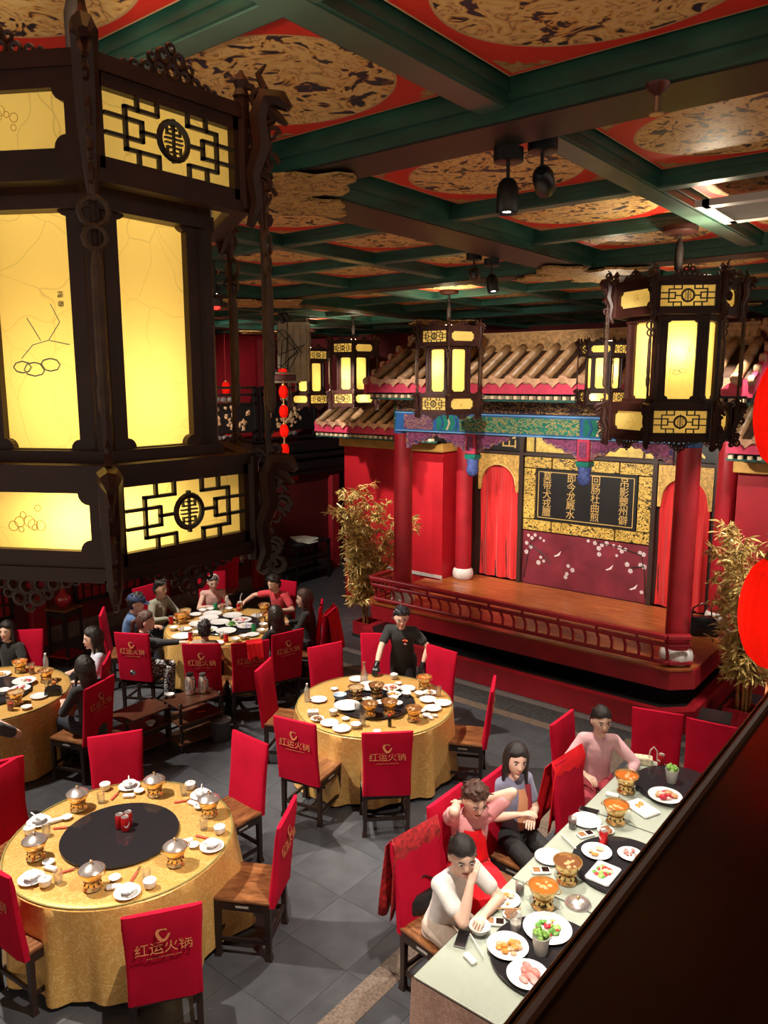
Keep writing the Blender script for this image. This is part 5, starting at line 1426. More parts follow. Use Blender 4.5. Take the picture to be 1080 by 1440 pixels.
# ---------------------------------------------------------------- service trolley, bin, sideboard, stool, vase
def shelf_unit(label, x, y, a, L, hgt, nm='service_trolley'):
    t = thing(nm, label, 'trolley', (x, y, 0), a)
    for sx in (-1, 1):
        for sy in (-1, 1):
            l = MB(); X, Y = sx * (L / 2 - .03), sy * .17
            l.lathe([(.020, 0), (.024, .02), (.016, .05), (.022, hgt * .45), (.016, hgt * .5), (.022, hgt * .55), (.018, hgt), (.028, hgt + .02), (.020, hgt + .04), (.005, hgt + .05)], 10, (X, Y, 0)); l.build('turned_leg', dark_wood, t, smooth=True)
    for z, nme in ((.10, 'lower_shelf'), (hgt * .62, 'middle_shelf'), (hgt, 'top_board')):
        MB().rbox((0, 0, z), (L, .40, .024), .006).build(nme, M('trolley_wood', (.085, .030, .016), .35, var=.4, scale=5, stretch=(1, 6, 1)), t)
    for sy in (-1, 1): MB().box((0, sy * .17, hgt * .62 - .04), (L - .08, .015, .05)).build('apron', dark_wood, t)
    MB().box((0, .17, hgt * .30), (L - .08, .015, .02)).build('rail', dark_wood, t)
    return t
pa, pb, pc = at(188, 990, .52), at(268, 983, .58), at(305, 985, .5)
ang = math.atan2(5.52 - 4.75, -7.40 - (-7.62)) 
shelf_unit('lower dark wooden service stand beside the striped shirt chair', -7.60, 4.90, R(90), .62, .50)
shelf_unit('taller dark wooden service stand carrying two metal jugs', -7.32, 5.45, R(84), .60, .56)
def jug(label, px, py, s, lidm):
    t = thing('vacuum_jug', label, 'jug', at(px, py, .574)); t.scale = (s, s, s)
    MB().lathe([(.055, 0), (.062, .006), (.062, .17), (.050, .21), (.042, .225)], 20).build('jug_body', steel, t, smooth=True)
    MB().lathe([(.042, .224), (.045, .235), (.040, .262), (.0005, .266)], 16).build('lid', lidm, t, smooth=True)
    MB().tube([(.055, 0, .20), (.10, 0, .19), (.105, 0, .10), (.062, 0, .06)], .009, 6).build('handle', lidm, t, smooth=True)
    MB().tube([(-.035, 0, .225), (-.062, 0, .238)], .012, 6).build('spout', steel, t, smooth=True)
jug('steel vacuum jug with tall black lid on the service stand', 268, 975, 1.0, M('jug_black', (.012, .012, .012), .35))
jug('steel vacuum jug with rounded lid beside the tall jug', 286, 973, .92, M('jug_grey', (.20, .20, .20), .3, metal=.7))
place(bowl0, at(239, 980, .574), 0, 'white bowl on the service stand', None, None, .9)
place(bowl0, at(212, 1020, .345), 0, 'white teapot bowl on the lower stand shelf', None, None, 1.0)['label'] = 'white bowl on a shelf inside the lower service stand'
place(packet0, at(283, 1001, .372), R(60), 'red paper packet on the middle shelf of the stand with jugs')
wt = thing('waste_bin', 'round dark mesh waste bin beside the service stand', 'bin', at(311, 1040, 0))
MB().lathe([(.10, 0), (.105, .004), (.125, .26), (.12, .26), (.10, .01), (.0005, .008)], 22).build('bin_body', M('bin_dark', (.05, .05, .055), .4, var=.4, scale=60), wt, smooth=True)
MB().lathe([(.122, .255), (.130, .262), (.122, .27)], 22).build('bin_liner', M('bin_liner', (.10, .10, .10), .3), wt, smooth=True)
# tall stool with red vase
sx_, sy_ = -11.05, 5.90
t = thing('flower_stand', 'tall square dark wooden stand holding the red vase', 'stand', (sx_, sy_, 0), R(20))
MB().rbox((0, 0, .88), (.40, .40, .03), .006).build('top', seat_wood, t)
for a, c in ((-1, -1), (1, -1), (1, 1), (-1, 1)): MB().box((a * .165, c * .165, .435), (.035, .035, .87)).build('leg', dark_wood, t)
for s in (-1, 1): MB().box((s * .165, 0, .80), (.02, .33, .08)).build('apron', dark_wood, t); MB().box((0, s * .165, .80), (.33, .02, .08)).build('apron', dark_wood, t)
MB().rbox((0, 0, .14), (.38, .38, .025), .005).build('lower_shelf', stage_red, t)
t = thing('red_vase', 'glossy red round vase with golden branch on the tall stand', 'vase', (sx_, sy_, .896))
MB().lathe([(.06, 0), (.08, .02), (.125, .10), (.12, .16), (.06, .22), (.04, .26), (.055, .29), (.045, .29), (.03, .25)], 22).build('vase_body', M('vase_red', (.40, .01, .02), .08, coat=1), t, smooth=True)
b = MB(); rn = random.Random(1)
for k in range(5): b.tube([(0, 0, .26), (rn.uniform(-.08, .08), rn.uniform(-.08, .08), .42), (rn.uniform(-.12, .12), rn.uniform(-.12, .12), .58)], [.010, .007, .003], 5)
b.build('branch', gold_leaf, t, smooth=True)
b = MB()
for k in range(14): b.ell((rn.uniform(-.11, .11), rn.uniform(-.11, .11), rn.uniform(.40, .60)), (.022, .022, .030), 7, 5)
tag(b.build('gold_leaves', gold_leaf, t, smooth=True), kind='stuff')
# sideboard with linens under the carved gallery
t = thing('sideboard', 'black wooden side table with folded white linens under the carved gallery', 'table', (-11.72, 11.9, 0), R(90))
MB().rbox((0, 0, .86), (1.1, .5, .04), .01).build('top', black_wood, t)
for a in (-1, 1):
    for c in (-1, 1): MB().box((a * .50, c * .20, .42), (.05, .05, .84)).build('leg', black_wood, t)
for z in (.25, .55): MB().box((0, 0, z), (1.0, .42, .03)).build('shelf', black_wood, t)
for z in (.40, .70): MB().box((0, .19, z), (.5, .015, .03)).build('rail', M('rail_grey', (.15, .15, .15), .4), t)
b = MB(); rn = random.Random(9)
for k in range(8): b.rbox((rn.uniform(-.2, .2), rn.uniform(-.1, .1), .014 + k * .008), (.42, .26, .02), .006, (0, 0, rn.uniform(-.6, .6)))
lo = b.build('folded_linen', M('linen_white', (.72, .72, .68), .8)); lo.location = (-11.72, 11.85, .882); tag(lo, 'pile of folded white linens on the black side table', 'linens', None, 'stuff')

# ---------------------------------------------------------------- jackets, bags
def drape(label, x, y, z, a, w=.52, drop=.55, mat=None, name='jacket', out=0):
    """cloth folded over a chair back"""
    b = MB(); n = 30; rows = 16; vs = []; rn = random.Random(int(abs(x) * 100))
    for j in range(rows + 1):
        u = j / rows * 2 - 1
        for i in range(n + 1):
            v = i / n - .5
            s = abs(u); yy = math.copysign(.052 + .012 * math.sin(v * 22 + u * 4) * s + .03 * s * (out if u < 0 else .3), u) if s > .12 else u * .43
            zz = -drop * (s ** 1.05) * (1 + .10 * math.sin(v * 9 + 2 * u)) + (.02 if s < .12 else 0)
            vs.append((v * w * (1 + .10 * s * math.sin(3 * v + u)), yy, zz))
    b.add(vs, [(j * (n + 1) + i, j * (n + 1) + i + 1, (j + 1) * (n + 1) + i + 1, (j + 1) * (n + 1) + i) for j in range(rows) for i in range(n)])
    o = b.build(name, mat or red_jacket, None, True); o.location = (x, y, z); o.rotation_euler = (R(-6), 0, a)
    m = o.modifiers.new('thickness', 'SOLIDIFY'); m.thickness = .006
    return tag(o, label, 'clothing')
def over(px, py, tx, ty, label, turn=0, **kw):
    p = at(px, py, 1.08); a = face(p.x, p.y, tx, ty) + R(turn); return drape(label, p.x, p.y, 1.115, a, **kw)
p = at(797, 1066, 1.08); over(797, 1066, p.x + 2, p.y - .2, 'bright red jacket hung over chair beside pink blouse', w=.50, drop=.62, out=1)
p = at(583, 1172, 1.08); over(583, 1172, p.x + 2, p.y, 'red lace jacket hung on the chair of the woman in white', -8, w=.47, drop=.60, mat=M('lace_dark_red', (.34, .010, .014), .7, var=.6, scale=30, bmp=.5, bscale=40))
over(357, 905, *T3, 'small red apron cloth hung over a printed chair back', w=.20, drop=.22)
over(463, 860, *T3, 'red jacket hung over the chair at crowded table, stage side', w=.50, drop=.60, out=1) 
chair_back(464, 862, *T3, 'red chair with red jacket at crowded table toward the bamboo')
def handbag(label, loc, a, s=1.0, mat=None):
    t = thing('handbag', label, 'bag', loc, a); t.scale = (s, s, s)
    m = mat or M('bag_black', (.010, .010, .011), .25, bmp=.6, bscale=30)
    MB().loft([[(x * .15 * k, y * .055 * k, z) for x, y in ((-1, -1), (1, -1), (1, 1), (-1, 1))] for z, k in ((0, .9), (.03, 1.05), (.14, .95), (.18, .6))]).build('bag_body', m, t, smooth=True)
    MB().tube([(-.09, 0, .16), (-.08, 0, .26), (0, 0, .31), (.08, 0, .26), (.09, 0, .16)], .007, 6).build('strap', m, t, smooth=True)
    return t
handbag('black handbag beside the woman in white on her chair', (*at(596, 1278, .5).xy, .492), R(70), .9)
handbag('small black handbag with round handle before the woman in striped shirt', (*at(76, 985, .70).xy, .768), R(50), .6)
handbag('black bag lying on the stage beside the column base', (*at(985, 893, .80).xy, .802), R(30), 1.5)

# ---------------------------------------------------------------- golden bamboo
def bamboo(label, x, y, z, hgt, seed, spread, n_st=7, potlabel=None):
    t = thing('golden_bamboo', label, 'plant', (x, y, z)); rnd = random.Random(seed)
    MB().rbox((0, 0, .02), (.40, .40, .04), .01).build('plinth', black_wood, t)
    b = MB()
    for s in (-1, 1): b.box((s * .17, 0, .15), (.03, .36, .22)); b.box((0, s * .17, .15), (.36, .03, .22))
    b.box((0, 0, .06), (.34, .34, .04)); b.build('planter', stage_red, t)
    lv = MB()
    leaf = [(0, 0, 0), (.012, .035, .004), (.008, .085, 0), (0, .125, -.012), (-.008, .085, 0), (-.012, .035, .004)]
    for k in range(n_st):
        a = rnd.uniform(0, 6.28); lean = rnd.uniform(.12, 1) * spread; hh = hgt * rnd.uniform(.72, 1.0)
        pts = []
        for j in range(8):
            u = j / 7; pts.append(Vector((.08 * math.cos(a + 1) + lean * (u ** 1.8) * math.cos(a), .08 * math.sin(a + 1) + lean * (u ** 1.8) * math.sin(a), .12 + hh * u - .10 * lean * u ** 3)))
        MB().tube(pts, [.014 - .0013 * j for j in range(8)], 6).build('cane', gold_leaf, t, smooth=True)
        for c in range(44):
            u = rnd.uniform(.22, 1.0); f = u * 7; i = min(6, int(f)); p0 = pts[i].lerp(pts[i + 1], f - i)
            ba = rnd.uniform(0, 6.28); bl = rnd.uniform(.08, .30) * (1.15 - u * .4)
            tip = p0 + Vector((math.cos(ba) * bl, math.sin(ba) * bl, rnd.uniform(-.05, .16)))
            lv.tube([p0, p0.lerp(tip, .5) + Vector((0, 0, .02)), tip], .003, 3)
            for q in range(9):
                s = rnd.uniform(.75, 1.35); base = p0.lerp(tip, rnd.uniform(.35, 1.0))
                m = Matrix.Translation(base) @ Euler((rnd.uniform(-1.1, .9), rnd.uniform(-.8, .8), ba + rnd.uniform(-1.5, 1.5) - PI / 2)).to_matrix().to_4x4() @ Matrix.Diagonal((s * 1.15, s, s, 1))
                lv.add(leaf, [(0, 1, 2, 3), (0, 3, 4, 5)], m)
    o = lv.build('foliage', M('gold_foliage', (.80, .54, .20), .36, metal=.25, var=.45, scale=9), t); o['kind'] = 'stuff'
    return t
bamboo('golden artificial bamboo in a red planter beside the column and server', -8.25, 9.85, 0, 2.45, 11, .80, 11)['label'] = 'golden artificial bamboo standing between carved gallery and stage'
bamboo('golden artificial bamboo beside the red paper lanterns', -2.25, 10.05, 0, 2.75, 23, .85, 11)
# floor clutter box right of the stage
t = thing('equipment_case', 'black equipment case on the floor beside the stage kerb', 'case', (-2.38, 9.35, 0), R(10))
MB().rbox((0, 0, .16), (.34, .34, .32), .02).build('case_body', black_wood, t); MB().rbox((0, 0, .335), (.36, .36, .03), .01).build('case_lid', M('case_lid', (.03, .03, .032), .25), t)

# ---------------------------------------------------------------- red paper lantern strings
red_paper = None
def red_paper_mat():
    m, nt, b = newmat('red_lantern_silk'); out = nt.nodes['Material Output']
    tr = N(nt, 'ShaderNodeBsdfTranslucent'); df = N(nt, 'ShaderNodeBsdfDiffuse'); mx_ = N(nt, 'ShaderNodeMixShader')
    for q in (tr, df): q.inputs[0].default_value = (.80, .018, .010, 1)
    nt.links.new(tr.outputs[0], mx_.inputs[1]); nt.links.new(df.outputs[0], mx_.inputs[2]); nt.links.new(mx_.outputs[0], out.inputs[0]); return m
red_paper = red_paper_mat()
def red_lantern(label, loc, rad, hgt, watts, up, group):
    t = thing('red_lantern', label, 'lantern', loc, 0, group)
    n = 24; prof = [(rad * .42, -hgt / 2)] + [(rad * (.42 + .58 * math.sin(PI * k / 10) ** .55), -hgt / 2 + hgt * k / 10) for k in range(1, 10)] + [(rad * .42, hgt / 2)]
    b = MB(); vs = []
    for r, z in prof:
        for i in range(n * 2): a = PI * i / n; rr_ = r * (1 - (.035 if i % 2 else 0)); vs.append((rr_ * math.cos(a), rr_ * math.sin(a), z))
    k = n * 2; b.add(vs, [(j * k + i, j * k + (i + 1) % k, (j + 1) * k + (i + 1) % k, (j + 1) * k + i) for j in range(len(prof) - 1) for i in range(k)])
    b.build('silk_shade', red_paper, t, smooth=False)
    for s in (-1, 1): MB().lathe([(rad * .40, -.02), (rad * .44, 0), (rad * .40, .02)], 18, (0, 0, s * hgt / 2)).build('gold_ring', gold_leaf, t, smooth=True)
    ts = MB().cyl((0, 0, -hgt / 2), (0, 0, -hgt / 2 - rad * .35), .004); ts.lathe([(.006, 0), (rad * .14, -rad * .1), (rad * .16, -rad * .8)][::-1], 10, (0, 0, -hgt / 2 - rad * .3)); ts.build('tassel', M('tassel_gold', (.60, .22, .08), .6), t, smooth=True)
    MB().cyl((0, 0, hgt / 2), (0, 0, hgt / 2 + up), .004, n=5).build('cord', M('cord_red', (.4, .02, .02), .6), t)
    ld = bpy.data.lights.new('lantern_bulb', 'POINT'); ld.energy = watts; ld.color = (1, .55, .30); ld.shadow_soft_size = rad * .25
    lo = bpy.data.objects.new('lantern_bulb', ld); COL.objects.link(lo); lo.parent = t
    MB().ell((0, 0, 0), (rad * .2, rad * .2, rad * .3), 8, 6).build('bulb', M('red_bulb', (1, .5, .3), .5, emit=(1, .4, .2, 4)), t)
    return t
def along(px, py, dist):
    p = at(px, py, H - 1.0) if py > 560 else None
    d = (p - Vector((0, 0, H))); d.normalize(); return Vector((0, 0, H)) + d * (dist / math.hypot(d.x, d.y))
q = along(1094, 862, 2.75)
for k, lb in enumerate(('lower red silk lantern hanging in front of bamboo beside handrail', 'upper red silk lantern on the cord beside the handrail', 'topmost red silk lantern on the cord beside handrail')):
    red_lantern(lb, (q.x, q.y, q.z + k * .65), .12, .36, 5, .65 - .36 - .132 if k < 2 else max(.05, ceil_at(q.x, q.y) - (q.z + 2 * .65) - .19), None)
gq = 'red lantern string on the carved gallery'
for k in range(5):
    zz = 3.05 + k * .36
    red_lantern('small red silk lantern strung before the carved black gallery', (-10.55, 10.18, zz), .085, .24, 1.2, .027 if k < 4 else CEIL_Z - zz - .13, gq)
for k in range(3):
    zz = 3.35 + k * .42
    red_lantern('small red silk lantern on the carved gallery near the dark post', (-12.5, 10.45, zz), .085, .26, 1.0, .06 if k < 2 else CEIL_Z - zz - .13, 'red lanterns by the dark gallery post')

# ---------------------------------------------------------------- hanging air-conditioning cabinet with cable tray
t = thing('hanging_cabinet', 'beige hanging metal cabinet with cables near the ceiling', 'cabinet', (-9.75, 9.70, 4.62), R(38))
MB().rbox((.08, 0, .20), (.36, .22, 1.00), .01).build('cabinet_body', M('cabinet_beige', (.36, .32, .22), .5, var=.15, scale=10), t)
MB().rbox((-.20, 0, .30), (.18, .18, .76), .01).build('side_box', M('cabinet_shade', (.36, .31, .21), .5), t)
for k in range(3): MB().box((.0 + k * .11, -.112, .20), (.006, .004, .90)).build('perforation_strip', M('perf_dark', (.06, .05, .04), .6), t)
for z in (-.16, -.31): MB().rbox((-.18, 0, z), (.50, .30, .035), .006).build('tray_board', M('cabinet_shade', (.3, .3, .2)), t)
MB().rbox((-.16, 0, -.235), (.38, .24, .10), .01).build('device', M('device_red', (.12, .02, .02), .5), t)
b = MB(); rn = random.Random(8)
for k in range(7): b.tube([(rn.uniform(-.3, .2), -.12, .6 * rn.random()), (rn.uniform(-.35, .2), -.16, .3 + .3 * rn.random()), (rn.uniform(-.4, .1), -.13, -.1 + .5 * rn.random()), (rn.uniform(-.4, 0), -.10, -.15)], .007, 5)
b.build('cables', M('cable_black', (.012, .012, .012), .5), t)['kind'] = 'stuff'
for s in (-.25, .22): MB().cyl((s, 0, .60), (s, 0, CEIL_Z - .01 - 4.62), .010).build('hanger_rod', steel, t)
# red indicator lamp on a small camera
p = at(303, 428, 5.0)
t = thing('ceiling_camera', 'small dark ceiling camera with a red indicator light', 'camera', (p.x, p.y, ceil_at(p.x, p.y)))
MB().cyl((0, 0, 0), (0, 0, 5.06 - ceil_at(p.x, p.y)), .012).build('stem', spot_black, t)
MB().lathe([(.02, -.06), (.055, -.03), (.06, .03), (.03, .06)], 14, (0, 0, 5.02 - ceil_at(p.x, p.y))).build('housing', spot_black, t, smooth=True)
MB().ell((.0, 0, 4.975 - ceil_at(p.x, p.y)), (.045, .045, .022), 10, 6).build('indicator', M('indicator_red', (.8, .02, .01), .3, emit=(1, .03, .02, 3)), t, smooth=True)
# ---------------------------------------------------------------- people
def remesh(mb, voxel, smooth_it=4, name='body'):
    me = mb.mesh('tmp'); o = bpy.data.objects.new('tmp', me); COL.objects.link(o)
    m = o.modifiers.new('r', 'REMESH'); m.mode = 'VOXEL'; m.voxel_size = voxel
    s = o.modifiers.new('s', 'SMOOTH'); s.factor = .5; s.iterations = smooth_it
    bpy.context.view_layer.update()
    r = bpy.data.meshes.new_from_object(o.evaluated_get(bpy.context.evaluated_depsgraph_get())); r.name = name
    bpy.data.objects.remove(o); bpy.data.meshes.remove(me)
    r.polygons.foreach_set('use_smooth', [True] * len(r.polygons))
    return r
def join_mb(me, mb, name):
    """append separate shapes (fingers) to an evaluated mesh"""
    n = len(me.vertices); v = [tuple(x.co) for x in me.vertices] + mb.v; f = [tuple(p.vertices) for p in me.polygons] + [tuple(i + n for i in q) for q in mb.f]
    o = bpy.data.meshes.new(name); o.from_pydata(v, [], f); o.update(); o.polygons.foreach_set('use_smooth', [True] * len(o.polygons)); bpy.data.meshes.remove(me)
    return o
def ik(a, b, l1, l2, hint):
    a, b = Vector(a), Vector(b); d = b - a; L = min(d.length, (l1 + l2) * .995); dn = d.normalized(); b = a + dn * L
    x = (l1 * l1 - l2 * l2 + L * L) / (2 * L); hgt = math.sqrt(max(0, l1 * l1 - x * x))
    h_ = Vector(hint); h_ = h_ - dn * h_.dot(dn)
    if h_.length < 1e-4: h_ = dn.orthogonal()
    return a + dn * x + h_.normalized() * hgt, b
def ering(c, rx, ry, n=20, tilt=0, p=1.0):
    out = []
    for i in range(n):
        a = 2 * PI * i / n; ca, sa = math.cos(a), math.sin(a)
        x = rx * math.copysign(abs(ca) ** p, ca); y = ry * math.copysign(abs(sa) ** p, sa)
        out.append((c[0] + x, c[1] + y * math.cos(tilt), c[2] + y * math.sin(tilt)))
    return out

def head_surface(n=28, m=22):
    """face shape: x right, y forward, z up, centred between the ears"""
    vs = []; fs = []
    for j in range(m + 1):
        t = PI * j / m
        for i in range(n):
            a = 2 * PI * i / n
            x, y, z = math.sin(t) * math.cos(a), math.sin(t) * math.sin(a), -math.cos(t)
            X, Y, Z = .074 * x, .094 * y, .118 * z
            if z < 0:
                k = 1 - .38 * (-z) ** 1.6; X *= k
                Y = Y * (1 - .25 * (-z) ** 2) + .016 * (-z) ** 1.2
            if y > 0: Y *= (1 - .10 * abs(x) ** 2); 
            if y > .3 and -.1 < z < .28: Y -= .004 * (1 - abs(abs(x) - .42) / .42 if abs(abs(x) - .42) < .42 else 0)
            if y < 0: Y *= 1.03
            vs.append((X, Y, Z))
    for j in range(m):
        for i in range(n): fs.append((j * n + i, j * n + (i + 1) % n, (j + 1) * n + (i + 1) % n, (j + 1) * n + i))
    return vs, fs
HEADV, HEADF = head_surface()

def hair_cap(style, seed):
    """scalp shell with a hairline; points in the face window drop inside the skull"""
    b = MB(); n, m = 40, 28; vs = []; rnd = random.Random(seed)
    low = {'short': -.30, 'bun': -.30, 'pony': -.30, 'bob': -.30, 'long': -.30}[style]
    for j in range(m + 1):
        t = PI * j / m
        for i in range(n):
            a = 2 * PI * i / n
            x, y, z = math.sin(t) * math.cos(a), math.sin(t) * math.sin(a), -math.cos(t)
            X, Y, Z = .074 * x, .094 * y * (1.03 if y < 0 else 1), .118 * z
            # hairline: front opens below z=.55, sides at the ears, back reaches down to the nape
            line = (.72 if style == 'short' else .62) - .28 * abs(x) if y > .15 else (.05 if y > -.25 else -.62)
            if style in ('bob', 'long') and y <= .35 and abs(x) > .3: line = -.8
            g = max(0, min(1, (z - line) / .16 + .5))
            thick = .017 if style == 'short' else .015 if style in ('bun', 'pony') else .022
            thick += .004 * math.sin(a * 13 + seed) * (1 if style == 'short' else .5)
            if style == 'short' and z > .5: thick += .008
            k = (-.012) * (1 - g) + thick * g; l = math.sqrt(X * X + Y * Y + Z * Z)
            vs.append((X * (1 + k / l), Y * (1 + k / l), Z * (1 + k / l)))
    b.add(vs, [(j * n + i, j * n + (i + 1) % n, (j + 1) * n + (i + 1) % n, (j + 1) * n + i) for j in range(m) for i in range(n)])
    for k in range(70 if style == 'short' else 26):        # tufts break up the outline
        a = rnd.uniform(0, 2 * PI); t = math.acos(rnd.uniform(-.1 if rnd.random() < .5 else .4, 1)) 
        x, y, z = math.sin(t) * math.cos(a), math.sin(t) * math.sin(a), math.cos(t)
        if y > .1 and z < (.66 if style == 'short' else .8): continue
        p0 = Vector((.080 * x, .100 * y, .124 * z)); d = Vector((x * .8 + rnd.uniform(-.5, .5), .7 * y + .35 + rnd.uniform(-.3, .3), z * .6 + rnd.uniform(-.3, .4))) if style == 'short' else Vector((x * .4, -.8, z * .1))
        d.normalize(); b.capsule(p0, p0 + d * (rnd.uniform(.028, .050) if style == 'short' else rnd.uniform(.018, .034)), .011, .005, 6)
    return b

def person(label, x, y, rz, pose='sit', z=0, s=1.0, lean=0, twist=0, armR=None, armL=None, elR=(.6, -.6, -.4), elL=(-.6, -.6, -.4), head=(0, 0, 0),
           hair='short', hairm=None, sk=None, top=(.5, .5, .5), topm=None, sleeve='short', pants=(.03, .03, .04), pantsm=None, collar=None, seed=1, seat=.49, voxel=.0095, wide=1.0, legs=None, glove=None):
    wide = wide * .93
    t = thing('person', label, 'person', (x, y, z), rz); t.scale = (s, s, s)
    sk = sk or skin; hairm = hairm or hair_black
    topm = topm or M('cloth_%02d%02d%02d_%d' % (*[int(c * 99) for c in top], seed), top, .85, var=.12, scale=7, bmp=.5, bscale=11, sheen=.15)
    pantsm = pantsm or M('trousers_%02d%02d%02d' % tuple(int(c * 99) for c in pants), pants, .85, var=.2, scale=9, bmp=.5, bscale=11)
    pz = seat + .075 if pose == 'sit' else .86
    lr = R(lean); sp = lambda u, dy=0: Vector((0, math.sin(lr) * u + dy * math.cos(lr), pz + math.cos(lr) * u - dy * math.sin(lr)))
    nb_, hd = sp(.475), None
    tw = Matrix.Rotation(R(twist), 4, 'Z')
    shR = sp(.43) + tw @ Vector((.165 * wide, 0, 0)); shL = sp(.43) + tw @ Vector((-.165 * wide, 0, 0))
    hy, hp, hr_ = (R(v) for v in head)
    hm = Matrix.Translation(sp(.50) + Vector((0, .012, 0))) @ Euler((-hp, hr_, hy), 'YXZ').to_matrix().to_4x4() @ Matrix.Translation((0, .018, .145)) @ Matrix.Scale(1.14, 4)
    armR = Vector(armR) if armR is not None else Vector((.20, .34, pz + .18)); armL = Vector(armL) if armL is not None else Vector((-.20, .34, pz + .18))
    eR, wR = ik(shR, armR, .27, .24, elR); eL, wL = ik(shL, armL, .27, .24, elL)
    if pose == 'sit':
        kn = [(sx * .11, .42, pz - .015) for sx in (1, -1)]; an = [(sx * .11, .40, .09) for sx in (1, -1)]
    else:
        kn = [(sx * .10, .02, .46) for sx in (1, -1)]; an = [(sx * .10, -.02, .08) for sx in (1, -1)]
    if legs: kn, an = legs
    hipp = [(sx * .085, 0, pz) for sx in (1, -1)]
    def torso(b, k, z0=-.09, top_=True):
        rs = []
        for u, rx, ry in ((z0, .150, .112), (0, .158, .118), (.10, .142, .104), (.20, .138, .100), (.30, .150, .106), (.38, .152, .098), (.43, .135, .080), (.465, .085, .060)):
            c = sp(u); kk = twist * max(0, u) / .43
            ring = ering((0, 0, 0), rx * wide * k, ry * k, 20, 0, .85)
            mm = Matrix.Rotation(R(kk), 4, 'Z'); rs.append([tuple(Vector(c) + (Matrix.Rotation(-lr, 4, 'X') @ mm @ Vector(p))) for p in ring])
        b.loft(rs)
        b.capsule(shR, sp(.40), .062 * k, .085 * k); b.capsule(shL, sp(.40), .062 * k, .085 * k)
    # --- body: head, neck, trunk, limbs as one surface
    B = MB(); torso(B, .90)
    B.add(HEADV, HEADF, hm)
    B.ell((0, .088, -.012), (.013, .016, .022), 10, 8, hm); B.ell((0, .096, -.022), (.014, .014, .011), 10, 8, hm)       # nose
    B.ell((0, .078, -.056), (.024, .014, .012), 10, 6, hm); B.ell((0, .072, -.092), (.022, .018, .016), 10, 6, hm)        # mouth, chin
    for sx in (-1, 1): B.ell((sx * .076, -.006, -.005), (.011, .022, .032), 8, 8, hm)
    hb = hm @ Vector((0, -.012, -.075)); B.capsule(sp(.41), hb, .058, .056)
    for sh, el, wr in ((shR, eR, wR), (shL, eL, wL)):
        B.capsule(sh, el, .050, .039); B.capsule(el, el.lerp(wr, .45), .039, .038); B.capsule(el.lerp(wr, .45), wr, .038, .026)
    for h0, k0, a0 in zip(hipp, kn, an):
        B.capsule(h0, k0, .082, .056); B.capsule(k0, a0, .055, .036); B.capsule(a0, (a0[0], a0[1] + .13, .035), .036, .030)
    # --- hands
    Fg = MB()
    for side, el, wr, sh in ((1, eR, wR, shR), (-1, eL, wL, shL)):
        d = (wr - el).normalized(); up = Vector((0, 0, 1)); sidev = d.cross(up)
        if sidev.length < .2: sidev = Vector((1, 0, 0))
        sidev.normalize(); pn = sidev.cross(d).normalized()          # back of the hand
        thumb_side = -side
        p0 = wr + d * .02; p1 = wr + d * .082
        for q in (-.028, -.010, .010, .028): B.capsule(p0 + sidev * q * .75, p1 + sidev * q, .0155, .0125, 8)
        fm = Fg
        for k, (q, L) in enumerate(((-.030, .062), (-.010, .074), (.010, .078), (.030, .068))):
            q = q * (1 if thumb_side < 0 else -1) * -1; L = L
            a = p1 + sidev * q - d * .006; c = a + (d * .92 - pn * .25) * L * .45; e = c + (d * .72 - pn * .62) * L * .33; g = e + (d * .45 - pn * .85) * L * .27
            fm.capsule(a, c, .0092, .0085, 8); fm.capsule(c, e, .0085, .0078, 8); fm.capsule(e, g, .0078, .0066, 8)
        a = p0 + sidev * thumb_side * .026 + d * .012; c = a + (d * .62 + sidev * thumb_side * .62 - pn * .2) * .036; e = c + (d * .9 + sidev * thumb_side * .15 - pn * .25) * .030
        B.capsule(p0 + sidev * thumb_side * .012, a, .015, .012, 8); fm.capsule(a, c, .0115, .0100, 8); fm.capsule(c, e, .0100, .0080, 8)
    me = remesh(B, voxel, 3, 'body'); me = join_mb(me, Fg, 'body')
    body = link('body', me, sk, t)
    # --- face
    eyew = M('eye_white', (.75, .72, .70), .3); iris = M('eye_dark', (.012, .008, .006), .2); lip = M('lip', (.45, .12, .10), .45)
    def put(name, b, mat): 
        b2 = MB(); b2.add(b.v, b.f, hm); return b2.build(name, mat, body, smooth=True)
    for sx in (-1, 1):
        put('eye', MB().ell((sx * .031, .0795, .010), (.0145, .006, .0070), 10, 6), eyew)
        put('iris', MB().ell((sx * .031, .0835, .0095), (.0075, .0035, .0068), 8, 6), iris)
        put('eyebrow', MB().tube([(sx * .016, .0885, .026), (sx * .032, .0855, .031), (sx * .048, .0745, .027)], [.0036, .0046, .0028], 5), hairm)
    put('mouth', MB().tube([(-.022, .083, -.055), (-.008, .0925, -.0535), (.008, .0925, -.0535), (.022, .083, -.055)], [.003, .0068, .0068, .003], 6), lip)
    # --- hair
    hc = hair_cap(hair, seed); h2 = MB(); h2.add(hc.v, hc.f, hm)
    if hair in ('long', 'bob'):
        L = .36 if hair == 'long' else .20
        rs = []
        back = Vector((0, -math.cos(lr), 0))
        for k in range(7):
            u = k / 6; c = hm @ Vector((0, -.035 - .02 * u, .03 - .10 * u)); c = c + Vector((0, -.035 * u, -L * u * .8))
            rs.append(ering(c, (.088 + .022 * math.sin(PI * u * .8)) * (1 - .25 * u * u), .062 * (1 - .45 * u) + .006, 22))
        h2.loft(rs)
        for sx in (-1, 1):
            c0 = hm @ Vector((sx * .078, .02, .03)); c1 = hm @ Vector((sx * .084, .015, -.06)); c2 = c1 + Vector((sx * .012, .0, -L * .55))
            h2.capsule(c0, c1, .018, .022); h2.capsule(c1, c2, .022, .012)
